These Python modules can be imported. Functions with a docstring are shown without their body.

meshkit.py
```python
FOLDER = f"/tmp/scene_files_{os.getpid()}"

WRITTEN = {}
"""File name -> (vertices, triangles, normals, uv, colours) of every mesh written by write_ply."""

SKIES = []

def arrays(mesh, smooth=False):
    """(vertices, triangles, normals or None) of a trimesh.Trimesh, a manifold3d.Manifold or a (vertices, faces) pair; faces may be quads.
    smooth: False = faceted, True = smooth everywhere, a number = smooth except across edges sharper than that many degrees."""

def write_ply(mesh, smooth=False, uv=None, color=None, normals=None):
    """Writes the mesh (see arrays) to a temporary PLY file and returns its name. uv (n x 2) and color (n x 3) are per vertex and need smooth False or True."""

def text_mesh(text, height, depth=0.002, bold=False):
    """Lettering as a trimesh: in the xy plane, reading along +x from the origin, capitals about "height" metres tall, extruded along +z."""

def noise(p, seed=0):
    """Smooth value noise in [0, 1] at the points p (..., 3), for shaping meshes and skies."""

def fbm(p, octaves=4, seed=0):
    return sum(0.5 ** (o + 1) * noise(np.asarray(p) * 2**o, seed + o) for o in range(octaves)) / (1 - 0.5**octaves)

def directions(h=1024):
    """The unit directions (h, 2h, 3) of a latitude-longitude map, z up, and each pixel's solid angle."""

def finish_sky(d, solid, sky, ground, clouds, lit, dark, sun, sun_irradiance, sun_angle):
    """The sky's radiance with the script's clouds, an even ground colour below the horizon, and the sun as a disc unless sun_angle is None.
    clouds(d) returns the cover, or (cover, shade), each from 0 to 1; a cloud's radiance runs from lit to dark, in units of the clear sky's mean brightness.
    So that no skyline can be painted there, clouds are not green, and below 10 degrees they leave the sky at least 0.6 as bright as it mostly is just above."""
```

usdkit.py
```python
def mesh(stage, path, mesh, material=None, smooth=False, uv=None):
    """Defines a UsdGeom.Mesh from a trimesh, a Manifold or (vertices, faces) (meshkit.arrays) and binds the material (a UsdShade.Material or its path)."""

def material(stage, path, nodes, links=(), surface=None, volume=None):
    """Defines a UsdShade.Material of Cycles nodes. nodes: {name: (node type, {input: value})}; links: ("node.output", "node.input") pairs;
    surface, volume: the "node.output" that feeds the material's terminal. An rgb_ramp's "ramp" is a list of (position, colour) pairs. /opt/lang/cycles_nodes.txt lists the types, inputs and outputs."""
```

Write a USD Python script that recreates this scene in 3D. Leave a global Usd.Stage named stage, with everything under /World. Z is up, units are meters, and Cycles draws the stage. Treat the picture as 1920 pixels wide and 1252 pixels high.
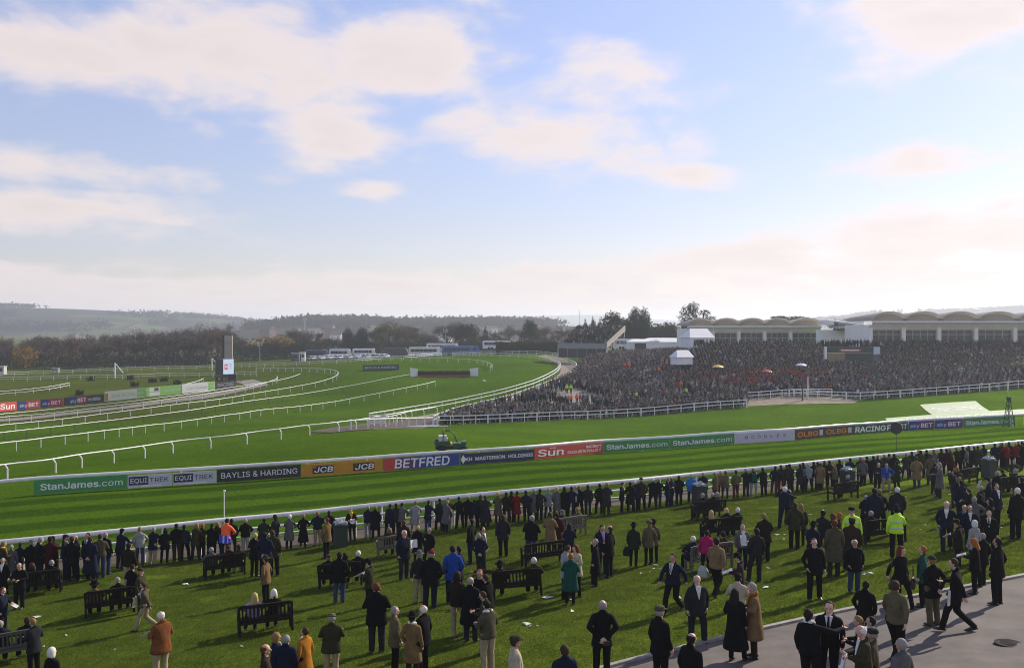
import math, random
import numpy as np
import trimesh, manifold3d as m3, usdkit, meshkit
from scipy.interpolate import RBFInterpolator
from pxr import Usd, UsdGeom, UsdLux, UsdShade, Gf, Sdf, Vt

stage = Usd.Stage.CreateInMemory()
UsdGeom.SetStageUpAxis(stage, 'Z'); UsdGeom.SetStageMetersPerUnit(stage, 1.0)
UsdGeom.Xform.Define(stage, '/World'); UsdGeom.Scope.Define(stage, '/World/Looks')
random.seed(7); RNG = np.random.default_rng(7)

# ------------------------------------------------------------------ camera, sky, sun, exposure
FX, HOR, CU, CAMZ = 1800.0, 615.0, 960.0, 16.0          # focal length and horizon in photo pixels (1920 wide)
cam = UsdGeom.Camera.Define(stage, '/World/camera')
cam.CreateHorizontalApertureAttr(36.0); cam.CreateFocalLengthAttr(36.0 * FX / 1920)
cam.CreateClippingRangeAttr(Gf.Vec2f(0.5, 30000)); cam.CreateFStopAttr(0.0)
cam.CreateExposureAttr(0.5)
xf = UsdGeom.Xformable(cam)
xf.AddTranslateOp().Set((0, 0, CAMZ)); xf.AddRotateXOp().Set(90 - math.degrees(math.atan((626 - HOR) / FX)))

SUN_AZ, SUN_EL = math.radians(50), math.radians(31)       # to the right of the view, ahead of the camera
SUN = np.array([math.sin(SUN_AZ) * math.cos(SUN_EL), math.cos(SUN_AZ) * math.cos(SUN_EL), math.sin(SUN_EL)])
sun = UsdLux.DistantLight.Define(stage, '/World/sun')
sun.CreateIntensityAttr(1.25); sun.CreateAngleAttr(0.5); sun.CreateColorAttr(Gf.Vec3f(1.0, 0.92, 0.78))
sun.GetPrim().CreateAttribute('inputs:normalize', Sdf.ValueTypeNames.Bool).Set(True)
q = Gf.Rotation(Gf.Vec3d(0, 0, 1), Gf.Vec3d(*map(float, SUN)))
UsdGeom.Xformable(sun).AddOrientOp(UsdGeom.XformOp.PrecisionFloat).Set(Gf.Quatf(q.GetQuat()))

def sky_material():
    n = {}; L = []
    cnt = [0]
    def math_(op, a, b=None, c=None, clamp=False):
        cnt[0] += 1; k = f'm{cnt[0]}'; ins = {'math_type': op, 'use_clamp': clamp}
        for name, val in (('value1', a), ('value2', b), ('value3', c)):
            if val is None: continue
            if isinstance(val, str): L.append((val, f'{k}.{name}'))
            else: ins[name] = float(val)
        n[k] = ('math', ins); return f'{k}.value'
    n['tc'] = ('texture_coordinate', {}); n['sep'] = ('separate_xyz', {}); L.append(('tc.generated', 'sep.vector'))
    x, y, z = 'sep.x', 'sep.y', 'sep.z'
    az = math_('arctan2', x, y)
    el = math_('arcsine', z)
    # the cloud deck as a plane far overhead: noise in plane coordinates
    zz = math_('add', math_('maximum', z, 0.0), 0.10)
    px, py = math_('divide', x, zz), math_('divide', y, zz)
    n['cv'] = ('combine_xyz', {}); L.extend([(px, 'cv.x'), (py, 'cv.y')])
    n['n1'] = ('noise_texture', {'scale': 1.5, 'detail': 7.0, 'roughness': 0.56, 'distortion': 0.35}); L.append(('cv.vector', 'n1.vector'))
    n['n2'] = ('noise_texture', {'scale': 0.45, 'detail': 3.0, 'roughness': 0.5}); L.append(('cv.vector', 'n2.vector'))
    n['av'] = ('combine_xyz', {}); L.extend([(az, 'av.x'), (math_('multiply', el, 2.2), 'av.y')])
    n['n3'] = ('noise_texture', {'scale': 9.0, 'detail': 8.0, 'roughness': 0.58, 'distortion': 0.2}); L.append(('av.vector', 'n3.vector'))
    # where the larger clouds stand: directions (azimuth, elevation), in photo pixels for convenience of writing
    blobs = [(130, 100, 330, 84, 1.0), (430, 115, 380, 118, 1.1), (760, 112, 260, 100, 1.1), (620, 225, 150, 90, 1.1), (330, 85, 300, 70, 1.1), (560, 160, 200, 80, 1.05),
             (1150, 150, 190, 74, .95), (1030, 268, 260, 74, 1.05), (900, 225, 150, 56, .8), (1290, 272, 80, 46, .75), (1325, 332, 120, 36, .8), (1780, 42, 280, 84, 1.1),
             (1870, 150, 130, 42, .6), (370, 245, 85, 46, .7), (490, 335, 90, 34, .55), (1850, 140, 120, 40, .6), (700, 354, 75, 24, .75), (1710, 308, 230, 46, .85), (170, 322, 330, 40, .85),
             (110, 398, 330, 58, .95), (1480, 180, 150, 40, .3), (880, 8, 110, 34, .55), (1520, 340, 150, 30, .4)]
    cov = None
    for (u, v, rx, ry, wt) in blobs:
        a0 = math.atan((u - CU) / FX); e0 = math.atan((HOR - v) / FX * math.cos(a0))
        ra, re = rx / FX * math.cos(a0) ** 2, ry / FX * math.cos(a0)
        da = math_('multiply', math_('subtract', az, a0), 1 / ra); de = math_('multiply', math_('subtract', el, e0), 1 / re)
        r2 = math_('add', math_('multiply', da, da), math_('multiply', de, de))
        g = math_('multiply', math_('exponent', math_('multiply', r2, -0.9)), wt)
        cov = g if cov is None else math_('maximum', cov, g)
    # a low bank of thin cloud along the horizon, higher towards the sun
    top = math_('add', 0.083, math_('multiply', math_('maximum', az, -0.05), 0.13))
    bank = math_('multiply', math_('subtract', top, el), 30.0, clamp=True)
    cov = math_('maximum', cov, math_('multiply', bank, 0.95))
    # scattered cloud everywhere else
    cov = math_('maximum', cov, math_('multiply', math_('subtract', 'n2.fac', 0.62, clamp=True), 2.6))
    f = math_('add', math_('multiply', 'n1.fac', 0.42), math_('multiply', 'n3.fac', 0.58))
    d = math_('add', cov, math_('multiply', math_('subtract', f, 0.5), 2.9))
    n['mr'] = ('map_range', {'range_type': 'smoothstep', 'from_min': 0.33, 'from_max': 0.98, 'to_min': 0.0, 'to_max': 1.0}); L.append((d, 'mr.value'))
    dens = math_('add', math_('multiply', 'mr.result', 0.72), 0.22)
    # light: brighter towards the sun, greyer in the thick middles
    n['sky'] = ('sky_texture', {'sky_type': 'single_scattering', 'sun_disc': False, 'sun_elevation': SUN_EL, 'sun_rotation': SUN_AZ, 'altitude': 60.0, 'air_density': 1.0, 'aerosol_density': 0.35, 'ozone_density': 1.0})
    sd = math_('add', math_('add', math_('multiply', x, float(SUN[0])), math_('multiply', y, float(SUN[1]))), math_('multiply', z, float(SUN[2])))
    glow = math_('power', math_('maximum', sd, 0.0), 3.0)
    thick = math_('multiply', math_('subtract', d, 0.75, clamp=True), 0.55)
    lum = math_('multiply', math_('add', CLOUD_L, math_('multiply', glow, CLOUD_G)), math_('subtract', 1.0, math_('multiply', thick, 0.30)))
    n['cc'] = ('combine_color', {}); L.extend([(lum, 'cc.r'), (math_('multiply', lum, 0.875), 'cc.g'), (math_('multiply', lum, 0.845), 'cc.b')])
    n['hs'] = ('hsv', {'saturation': SKY_SAT}); L.append(('sky.color', 'hs.color'))
    n['lo'] = ('map_range', {'range_type': 'smoothstep', 'from_min': -0.05, 'from_max': 0.33, 'to_min': 0.60, 'to_max': 0.98}); L.append((el, 'lo.value')); L.append(('lo.result', 'hs.value'))
    n['tn'] = ('mix', {'mix_type': 'multiply', 'fac': 1.0, 'color2': (1.20, 1.03, 1.20)}); L.append(('hs.color', 'tn.color1'))
    n['mx'] = ('mix', {'mix_type': 'mix'}); L.extend([(dens, 'mx.fac'), ('tn.color', 'mx.color1'), ('cc.color', 'mx.color2')])
    n['bg'] = ('background_shader', {'strength': SKY_STRENGTH}); L.append(('mx.color', 'bg.color'))
    return usdkit.material(stage, '/World/Looks/sky', n, L, surface='bg.background')
HAZE = 0.00023
SKY_STRENGTH, SKY_SAT, SKY_VAL, CLOUD_L, CLOUD_G = 0.10, 1.25, 1.0, 6.4, 1.0
dome = UsdLux.DomeLight.Define(stage, '/World/sky')
UsdShade.MaterialBindingAPI.Apply(dome.GetPrim()).Bind(sky_material())
dome.GetPrim().SetCustomDataByKey('kind', 'structure')
dome.GetPrim().SetCustomDataByKey('label', 'blue spring sky with white and pinkish cloud')

# ------------------------------------------------------------------ helpers
_names = {}
def numbered(parent, name):
    k = (parent, name); i = _names.get(k, -1) + 1; _names[k] = i
    return f'{parent}/{name}' if i == 0 else f'{parent}/{name}_{i:03d}'
def tag(prim, label=None, cat=None, group=None, kind=None):
    p = prim.GetPrim() if hasattr(prim, 'GetPrim') else prim
    for k, v in (('label', label), ('category', cat), ('group', group), ('kind', kind)):
        if v: p.SetCustomDataByKey(k, v)
    return p
def thing(name, label, cat, loc=(0, 0, 0), rz=0.0, group=None, scale=None, kind=None):
    x = UsdGeom.Xform.Define(stage, numbered('/World', name))
    x.AddTranslateOp().Set(tuple(map(float, loc)))
    if rz: x.AddRotateZOp().Set(math.degrees(rz))
    if scale is not None: x.AddScaleOp().Set(tuple(map(float, scale)))
    tag(x, label, cat, group, kind); return str(x.GetPath())
def part(parent, name, mesh, mat, smooth=False, label=None, uv=None, kind=None):
    p = usdkit.mesh(stage, numbered(parent, name), mesh, mat, smooth=smooth, uv=uv)
    if label or kind: tag(p, label, kind=kind)
    return str(p.GetPath())
def solo(name, mesh, mat, label, cat=None, group=None, kind=None, smooth=False):
    p = usdkit.mesh(stage, numbered('/World', name), mesh, mat, smooth=smooth)
    tag(p, label, cat, group, kind); return str(p.GetPath())
def copy_of(src, name, label, cat, loc, rz=0.0, group=None, scale=None, tilt=None):
    x = UsdGeom.Xform.Define(stage, numbered('/World', name))
    x.GetPrim().GetReferences().AddInternalReference(src)
    x.ClearXformOpOrder()
    x.AddTranslateOp(opSuffix='at').Set(tuple(map(float, loc)))
    x.AddRotateZOp(opSuffix='turn').Set(math.degrees(rz))
    if scale is not None: x.AddScaleOp(opSuffix='size').Set(tuple(map(float, scale)))
    x.GetPrim().SetInstanceable(True)
    tag(x, label, cat, group); return str(x.GetPath())
def klass(name):
    p = stage.CreateClassPrim('/World/' + name); p.SetTypeName('Xform'); return str(p.GetPath())

class MB:
    'collects simple solids into one mesh'
    def __init__(s): s.v = []; s.f = []; s.n = 0
    def add(s, v, f):
        v = np.asarray(v, float); f = np.asarray(f, int)
        if f.shape[1] == 4: f = np.vstack([f[:, [0, 1, 2]], f[:, [0, 2, 3]]])
        s.v.append(v); s.f.append(f + s.n); s.n += len(v); return s
    def tm(s, m): return s.add(m.vertices, m.faces)
    def box(s, c, d, rz=0.0, M=None):
        m = trimesh.creation.box(d)
        v = np.array(m.vertices)
        if rz: c_, s_ = math.cos(rz), math.sin(rz); v = v @ np.array([[c_, s_, 0], [-s_, c_, 0], [0, 0, 1]])
        return s.add(v + np.asarray(c, float), m.faces)
    def bar(s, a, b, w, h=None, up=(0, 0, 1)):
        'a box bar from a to b: w across, h along up'
        a, b = np.asarray(a, float), np.asarray(b, float); h = w if h is None else h
        t = b - a; l = np.linalg.norm(t); t /= l
        u = np.asarray(up, float); r = np.cross(t, u)
        if np.linalg.norm(r) < 1e-3: r = np.cross(t, [1.0, 0, 0])
        r /= np.linalg.norm(r); u = np.cross(r, t)
        v = [p + r * sx * w / 2 + u * sz * h / 2 for p in (a, b) for sx, sz in ((-1, -1), (1, -1), (1, 1), (-1, 1))]
        f = [[0, 1, 2, 3], [7, 6, 5, 4], [0, 4, 5, 1], [1, 5, 6, 2], [2, 6, 7, 3], [3, 7, 4, 0]]
        f = [q[::-1] for q in f]
        return s.add(v, f)
    def tube(s, pts, rad, sides=8, cap=True, sq=(1, 1)):
        p = np.asarray(pts, float); n = len(p); rad = np.broadcast_to(rad, (n,))
        t = np.gradient(p, axis=0); t /= np.linalg.norm(t, axis=1, keepdims=True) + 1e-12
        ref = np.where(np.abs(t[:, 2:]) < 0.9, [[0, 0, 1.0]], [[1.0, 0, 0]])
        a = np.cross(t, ref); a /= np.linalg.norm(a, axis=1, keepdims=True) + 1e-12; b = np.cross(a, t)
        an = (np.arange(sides) + 0.5) * 2 * np.pi / sides
        v = p[:, None] + rad[:, None, None] * (sq[0] * np.cos(an)[None, :, None] * a[:, None] + sq[1] * np.sin(an)[None, :, None] * b[:, None])
        f = []
        i, j = np.meshgrid(np.arange(n - 1), np.arange(sides), indexing='ij')
        qd = np.stack([i * sides + j, i * sides + (j + 1) % sides, (i + 1) * sides + (j + 1) % sides, (i + 1) * sides + j], -1).reshape(-1, 4)
        v = v.reshape(-1, 3); f = np.vstack([qd[:, [0, 1, 2]], qd[:, [0, 2, 3]]])
        if cap:
            c0, c1 = len(v), len(v) + 1; v = np.vstack([v, p[:1], p[-1:]]); jj = np.arange(sides)
            f = np.vstack([f, np.stack([jj * 0 + c0, (jj + 1) % sides, jj], 1), np.stack([jj * 0 + c1, (n - 1) * sides + jj, (n - 1) * sides + (jj + 1) % sides], 1)])
        return s.add(v, f[:, ::-1])
    def quad(s, a, b, c, d): return s.add([a, b, c, d], [[0, 1, 2, 3]])
    def mesh(s): return np.vstack(s.v), np.vstack(s.f)

def mat(name, col, rough=0.7, var=0.0, scale=6.0, bump=0.0, bscale=30.0, metal=0.0, spec=0.5, detail=4.0, tint=None, sheen=0.0, coat=0.0, coord='position', bdist=0.01):
    n = {'p': ('principled_bsdf', {'base_color': col, 'roughness': rough, 'metallic': metal, 'specular_ior_level': spec, 'sheen_weight': sheen, 'coat_weight': coat})}; L = []
    if var or bump: n['g'] = ('geometry', {}) if coord == 'position' else ('texture_coordinate', {})
    src = 'g.position' if coord == 'position' else 'g.object'
    if var:
        n['n'] = ('noise_texture', {'scale': scale, 'detail': detail, 'roughness': 0.6}); L.append((src, 'n.vector'))
        lo = tuple(c * (1 - var) for c in col); hi = tuple(min(1, c * (1 + var)) for c in (tint or col))
        n['r'] = ('rgb_ramp', {'ramp': [(0.28, lo), (0.72, hi)]}); L += [('n.fac', 'r.fac'), ('r.color', 'p.base_color')]
    if bump:
        n['bn'] = ('noise_texture', {'scale': bscale, 'detail': 3.0}); n['b'] = ('bump', {'strength': bump, 'distance': bdist})
        L += [(src, 'bn.vector'), ('bn.fac', 'b.height'), ('b.normal', 'p.normal')]
    return usdkit.material(stage, f'/World/Looks/{name}', n, L, surface='p.BSDF')
_mats = {}
def M(name, *a, **k):
    if name not in _mats: _mats[name] = mat(name, *a, **k)
    return _mats[name]

# ------------------------------------------------------------------ terrain: depth below the camera as a smooth surface through surveyed points
def terrain_points():
    P = []
    for x in (-30, -20, -10, 0, 10, 20, 30):
        for y in (6, 14, 22, 30, 38):
            if y < 52.5 + .4 * x - 9: P.append((x, y, 6.51 - .076 * x + .073 * y))
    def px(u, v, d): P.append(((u - CU) / FX * d, d, (v - HOR) / FX * d))
    def line(y0, pts, h=0.0):
        for u, v in pts:
            d = y0 / (1 - .4 * (u - CU) / FX); px(u, v + h * FX / d, d)
    line(52.5, [(-300, 1043), (0, 1011), (300, 982), (620, 956), (960, 912), (1300, 885), (1600, 855), (1920, 826), (2200, 805)], 1.1)
    line(73, [(-300, 965), (60, 928), (300, 912), (560, 893), (960, 863), (1377, 836), (1600, 821), (1900, 800), (2200, 782)])
    for t in [(217, 866, 84), (435, 836, 95), (567, 817, 102), (700, 800, 116), (820, 797, 134), (960, 791, 144), (1100, 787, 150), (1400, 763, 159), (1600, 750, 164),
              (1920, 728, 172), (2300, 708, 182), (50, 844, 104), (196, 824, 116), (280, 811, 130), (507, 781, 156), (630, 761, 178), (814, 724, 200), (0, 825, 122),
              (39, 787, 158), (300, 752, 180), (450, 722, 215), (0, 733, 225), (130, 717, 240), (380, 712, 245), (640, 700, 230), (770, 706, 212), (895, 705, 215),
              (1000, 716, 192), (0, 701, 290), (250, 694, 290), (500, 683, 300), (750, 672, 310), (1000, 665, 285), (1060, 690, 232), (1080, 680, 258), (840, 667, 350),
              (100, 693, 330), (362, 683, 380), (-200, 700, 300), (-200, 780, 150), (-200, 720, 230), (1100, 669, 262), (1250, 664, 270), (1030, 664, 300),
              (1200, 730, 185), (1300, 720, 182), (1500, 708, 184), (1800, 697, 188), (2200, 685, 195), (1300, 664, 222), (1500, 655, 218), (1900, 645, 214), (2300, 640, 215)]: px(*t)
    for x in range(-900, 901, 200):
        for y in (480, 700, 1000): P.append((x, y, 13.5))
    P += [(-300, 200, 15), (-400, 350, 14), (400, 350, 6), (300, 200, 5), (400, 100, 5), (150, 60, 7), (120, 30, 5), (-120, 40, 13), (-200, 100, 14), (0, -60, 6),
          (-60, -60, 8), (60, -60, 4), (200, -60, 4), (-200, -60, 11)]
    return np.array(P, float)
def _warp(x, y):
    r = np.maximum(np.hypot(x, y + 40), 1e-6); k = np.log1p(r / 30) / r
    return np.stack([x * k, (y + 40) * k], -1)
_P = terrain_points()
_rbf = RBFInterpolator(_warp(_P[:, 0], _P[:, 1]), _P[:, 2], kernel='thin_plate_spline', smoothing=3e-4)
def _B(x, y): return _rbf(_warp(x.ravel(), y.ravel())).reshape(x.shape)
def _axis(pieces):
    out = []
    for a, b, s in pieces: out += list(np.arange(a, b, s))
    return np.array(out)
_yp = np.r_[_axis([(-80, 0, 8), (0, 62, 1.0), (62, 200, 2.5), (200, 460, 6)]), np.geomspace(460, 12000, 34)]
_xp = np.r_[_axis([(0, 44, 1.0), (44, 140, 3), (140, 420, 10)]), np.geomspace(420, 9000, 22)]
_xp = np.r_[-_xp[:0:-1], _xp]
_gx, _gy = np.meshgrid(_xp, _yp)
_far = np.clip((np.hypot(_gx, _gy) - 450) / 500, 0, 1)
_gb = _B(np.clip(_gx, -700, 700), np.clip(_gy, -80, 900)); _gb = _gb * (1 - _far) + 13.5 * _far
_gz = CAMZ - _gb
def gz(x, y):
    'height of the ground sheet (bilinear in its own grid)'
    x = np.asarray(x, float); y = np.asarray(y, float)
    i = np.clip(np.searchsorted(_xp, x) - 1, 0, len(_xp) - 2); j = np.clip(np.searchsorted(_yp, y) - 1, 0, len(_yp) - 2)
    s = (x - _xp[i]) / (_xp[i + 1] - _xp[i]); t = (y - _yp[j]) / (_yp[j + 1] - _yp[j])
    a, b, c, d = _gz[j, i], _gz[j, i + 1], _gz[j + 1, i + 1], _gz[j + 1, i]
    return np.where(s >= t, a + s * (b - a) + t * (c - b), a + t * (d - a) + s * (c - d))   # the sheet's own triangles
_ds = np.r_[np.arange(8, 80, .5), np.geomspace(80, 700, 500)]
def at(u, v, h=0.0):
    'where the sight line through photo pixel (u, v) first meets the surface h above the ground'
    k = (u - CU) / FX; s = (HOR - v) / FX
    g = CAMZ + s * _ds - (gz(k * _ds, _ds) + h)
    i = np.nonzero(g <= 0)[0]
    if not len(i): d = 400.0
    elif i[0] == 0: d = _ds[0]
    else:
        i = i[0]; d = _ds[i - 1] + (_ds[i] - _ds[i - 1]) * g[i - 1] / (g[i - 1] - g[i])
    return np.array([k * d, d, float(gz(k * d, d)) + 0.0])
def on(u, d): x = (u - CU) / FX * d; return np.array([x, d, float(gz(x, d))])
def zof(v, d): return CAMZ + (HOR - v) / FX * d
# ------------------------------------------------------------------ ground
def ground_mesh():
    ny, nx = _gx.shape
    i, j = np.meshgrid(np.arange(ny - 1), np.arange(nx - 1), indexing='ij')
    a = i * nx + j
    f = np.vstack([np.stack([a, a + 1, a + nx + 1], -1).reshape(-1, 3), np.stack([a, a + nx + 1, a + nx], -1).reshape(-1, 3)])
    return np.stack([_gx, _gy, _gz], -1).reshape(-1, 3), f
def grass_material():
    n = {}; L = []
    n['g'] = ('geometry', {}); n['s'] = ('separate_xyz', {}); L.append(('g.position', 's.vector'))
    c = [0]
    def m_(op, a, b=None, clamp=False):
        c[0] += 1; k = f'k{c[0]}'; ins = {'math_type': op, 'use_clamp': clamp}
        for nm, v in (('value1', a), ('value2', b)):
            if v is None: continue
            if isinstance(v, str): L.append((v, f'{k}.{nm}'))
            else: ins[nm] = float(v)
        n[k] = ('math', ins); return f'{k}.value'
    def noise(k, scale, det=3.0, rough=.6, vec='g.position'):
        n[k] = ('noise_texture', {'scale': scale, 'detail': det, 'roughness': rough}); L.append((vec, f'{k}.vector')); return f'{k}.fac'
    def mix(fac, a, b):
        c[0] += 1; k = f'x{c[0]}'; ins = {'mix_type': 'mix'}
        for nm, v in (('fac', fac), ('color1', a), ('color2', b)):
            if isinstance(v, str): L.append((v, f'{k}.{nm}'))
            else: ins[nm] = v
        n[k] = ('mix', ins); return f'{k}.color'
    # distance across the home straight, measured from the spectators' lawn
    s = m_('subtract', 's.y', m_('multiply', 's.x', 0.4))
    wob = m_('multiply', m_('subtract', noise('nw', 0.35, 2.0), 0.5), 1.3)
    sw = m_('add', s, wob)
    fine = noise('nf', 9.0, 4.0, .7); mid = noise('nm', 0.9, 5.0, .62); big = noise('nb', 0.06, 4.0, .6)
    n['st'] = ('mapping', {'rotation': (0, 0, -0.38), 'scale': (0.25, 2.2, 1)}); L.append(('g.position', 'st.vector'))
    strk = noise('ns', 1.2, 4.0, .6, 'st.vector')
    lawn = mix(mid, (0.039, 0.062, 0.008), (0.072, 0.098, 0.016))
    course = mix(mid, (0.028, 0.062, 0.005), (0.052, 0.092, 0.008))
    # mown bands of the straight
    band = m_('sine', m_('multiply', sw, 2 * math.pi / 4.3))
    band = m_('multiply', m_('add', m_('multiply', band, 1.6, ), 0.5), 1.0, clamp=True)
    instr = m_('multiply', m_('greater_than', s, 53.6), m_('less_than', s, 72.2))
    course = mix(m_('multiply', m_('multiply', band, instr), 0.80), course, (0.015, 0.036, 0.004))
    course = mix(m_('multiply', strk, 0.35), course, (0.019, 0.042, 0.005))
    wild = mix(mid, (0.034, 0.044, 0.010), (0.055, 0.060, 0.016))
    # the infield on the left is rougher and paler
    inf = m_('multiply', m_('greater_than', 's.y', 150.0), m_('multiply', m_('subtract', m_('multiply', 's.x', -0.0333), 1.2), 1.0, clamp=True), clamp=True)
    course = mix(m_('multiply', inf, 0.75), course, wild)
    col = mix(m_('greater_than', sw, 50.6), lawn, course)
    fields = mix(noise('nl', 0.004, 3.0), (0.045, 0.060, 0.022), (0.075, 0.070, 0.035))
    far = m_('multiply', m_('subtract', 's.y', 420.0), 0.02, clamp=True)
    col = mix(far, col, fields)
    n['br'] = ('rgb_ramp', {'ramp': [(0.25, (.35, .38, .4)), (0.75, (1.65, 1.6, 1.5))]}); L.append((fine, 'br.fac'))
    n['mu'] = ('mix', {'mix_type': 'multiply', 'fac': 1.0}); L += [(col, 'mu.color1'), ('br.color', 'mu.color2')]
    n['bb'] = ('rgb_ramp', {'ramp': [(0.3, (.8, .8, .8)), (0.7, (1.18, 1.15, 1.05))]}); L.append((big, 'bb.fac'))
    n['mv'] = ('mix', {'mix_type': 'multiply', 'fac': 1.0}); L += [('mu.color', 'mv.color1'), ('bb.color', 'mv.color2')]
    n['bu'] = ('bump', {'strength': 0.9, 'distance': 0.06}); hsum = m_('add', fine, noise('nh', 28.0, 2.0)); L += [(hsum, 'bu.height')]
    n['p'] = ('principled_bsdf', {'roughness': 0.8, 'specular_ior_level': 0.0, 'sheen_weight': 0.0})
    L += [('mv.color', 'p.base_color'), ('bu.normal', 'p.normal')]
    n['gl'] = ('glossy_bsdf', {'roughness': 0.62, 'distribution': 'ggx'}); n['gc'] = ('mix', {'mix_type': 'multiply', 'fac': 1.0, 'color2': (.55, .56, .30)}); n['ac'] = ('add_closure', {})
    L += [('mv.color', 'gc.color1'), ('gc.color', 'gl.color'), ('bu.normal', 'gl.normal'), ('p.BSDF', 'ac.closure1'), ('gl.BSDF', 'ac.closure2')]
    return usdkit.material(stage, '/World/Looks/grass', n, L, surface='ac.closure')
solo('ground', ground_mesh(), grass_material(), 'green turf of the racecourse and the spectators lawn', kind='structure', smooth=True)

def drape(poly, lift, step):
    'a sheet over the ground inside a polygon (x, y)'
    import shapely, shapely.ops
    pg = shapely.Polygon(poly).buffer(0)
    x0, y0, x1, y1 = pg.bounds
    cells = []
    xs = np.arange(x0, x1 + step, step); ys = np.arange(y0, y1 + step, step)
    prep = shapely.prepared.prep(pg); V = []; Fc = []; n = 0
    for a in range(len(xs) - 1):
        for b in range(len(ys) - 1):
            c = shapely.box(xs[a], ys[b], xs[a + 1], ys[b + 1])
            if prep.contains(c): g = [c]
            elif prep.intersects(c):
                g = c.intersection(pg); g = [k for k in getattr(g, 'geoms', [g]) if k.geom_type == 'Polygon']
            else: continue
            for k in g:
                r = np.array(k.exterior.coords)[:-1]
                if shapely.LinearRing(k.exterior).is_ccw is False: r = r[::-1]
                if k.area < 1e-6: continue
                V.append(r); Fc += [[n, n + i, n + i + 1] for i in range(1, len(r) - 1)]; n += len(r)
    v = np.vstack(V)
    return np.c_[v, gz(v[:, 0], v[:, 1]) + lift], np.array(Fc)
def strip(pts, w0, w1):
    'polygon between offsets w0 and w1 to the left of a polyline'
    p = np.asarray(pts, float)[:, :2]; t = np.gradient(p, axis=0); t /= np.linalg.norm(t, axis=1, keepdims=True); nn = np.stack([-t[:, 1], t[:, 0]], 1)
    return np.vstack([p + nn * w0, (p + nn * w1)[::-1]])
def smooth_line(uv, h=0.0, step=1.5):
    p = np.array([at(u, v, h)[:2] for u, v in uv])
    return resample(p, step)
def resample(p, step):
    from scipy.interpolate import PchipInterpolator
    d = np.r_[0, np.cumsum(np.linalg.norm(np.diff(p, axis=0), axis=1))]
    n = max(2, int(round(d[-1] / step)) + 1); q = np.linspace(0, d[-1], n)
    return np.stack([PchipInterpolator(d, p[:, k])(q) for k in range(2)], 1)
RDIR = np.array([1, .4]) / math.hypot(1, .4); RNOR = np.array([-RDIR[1], RDIR[0]])
def along(y0, x0, x1, step=2.0):
    x = np.arange(x0, x1, step); return np.stack([x, y0 + .4 * x], 1)
tarmac = mat('tarmac', (0.098, 0.083, 0.076), 0.9, 0.30, 0.9, 0.5, 90.0, tint=(0.118, 0.100, 0.090), spec=0.3, bdist=0.006, detail=9.0)
earth = mat('earth', (0.078, 0.062, 0.048), 0.95, 0.35, 1.4, 0.5, 30.0, spec=0.2)
sand = mat('sand', (0.20, 0.165, 0.125), 0.95, 0.28, 0.8, 0.3, 20.0, spec=0.2)
kerbm = mat('kerb_stone', (0.24, 0.22, 0.20), 0.85, 0.25, 5.0, 0.3, 60.0)
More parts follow.
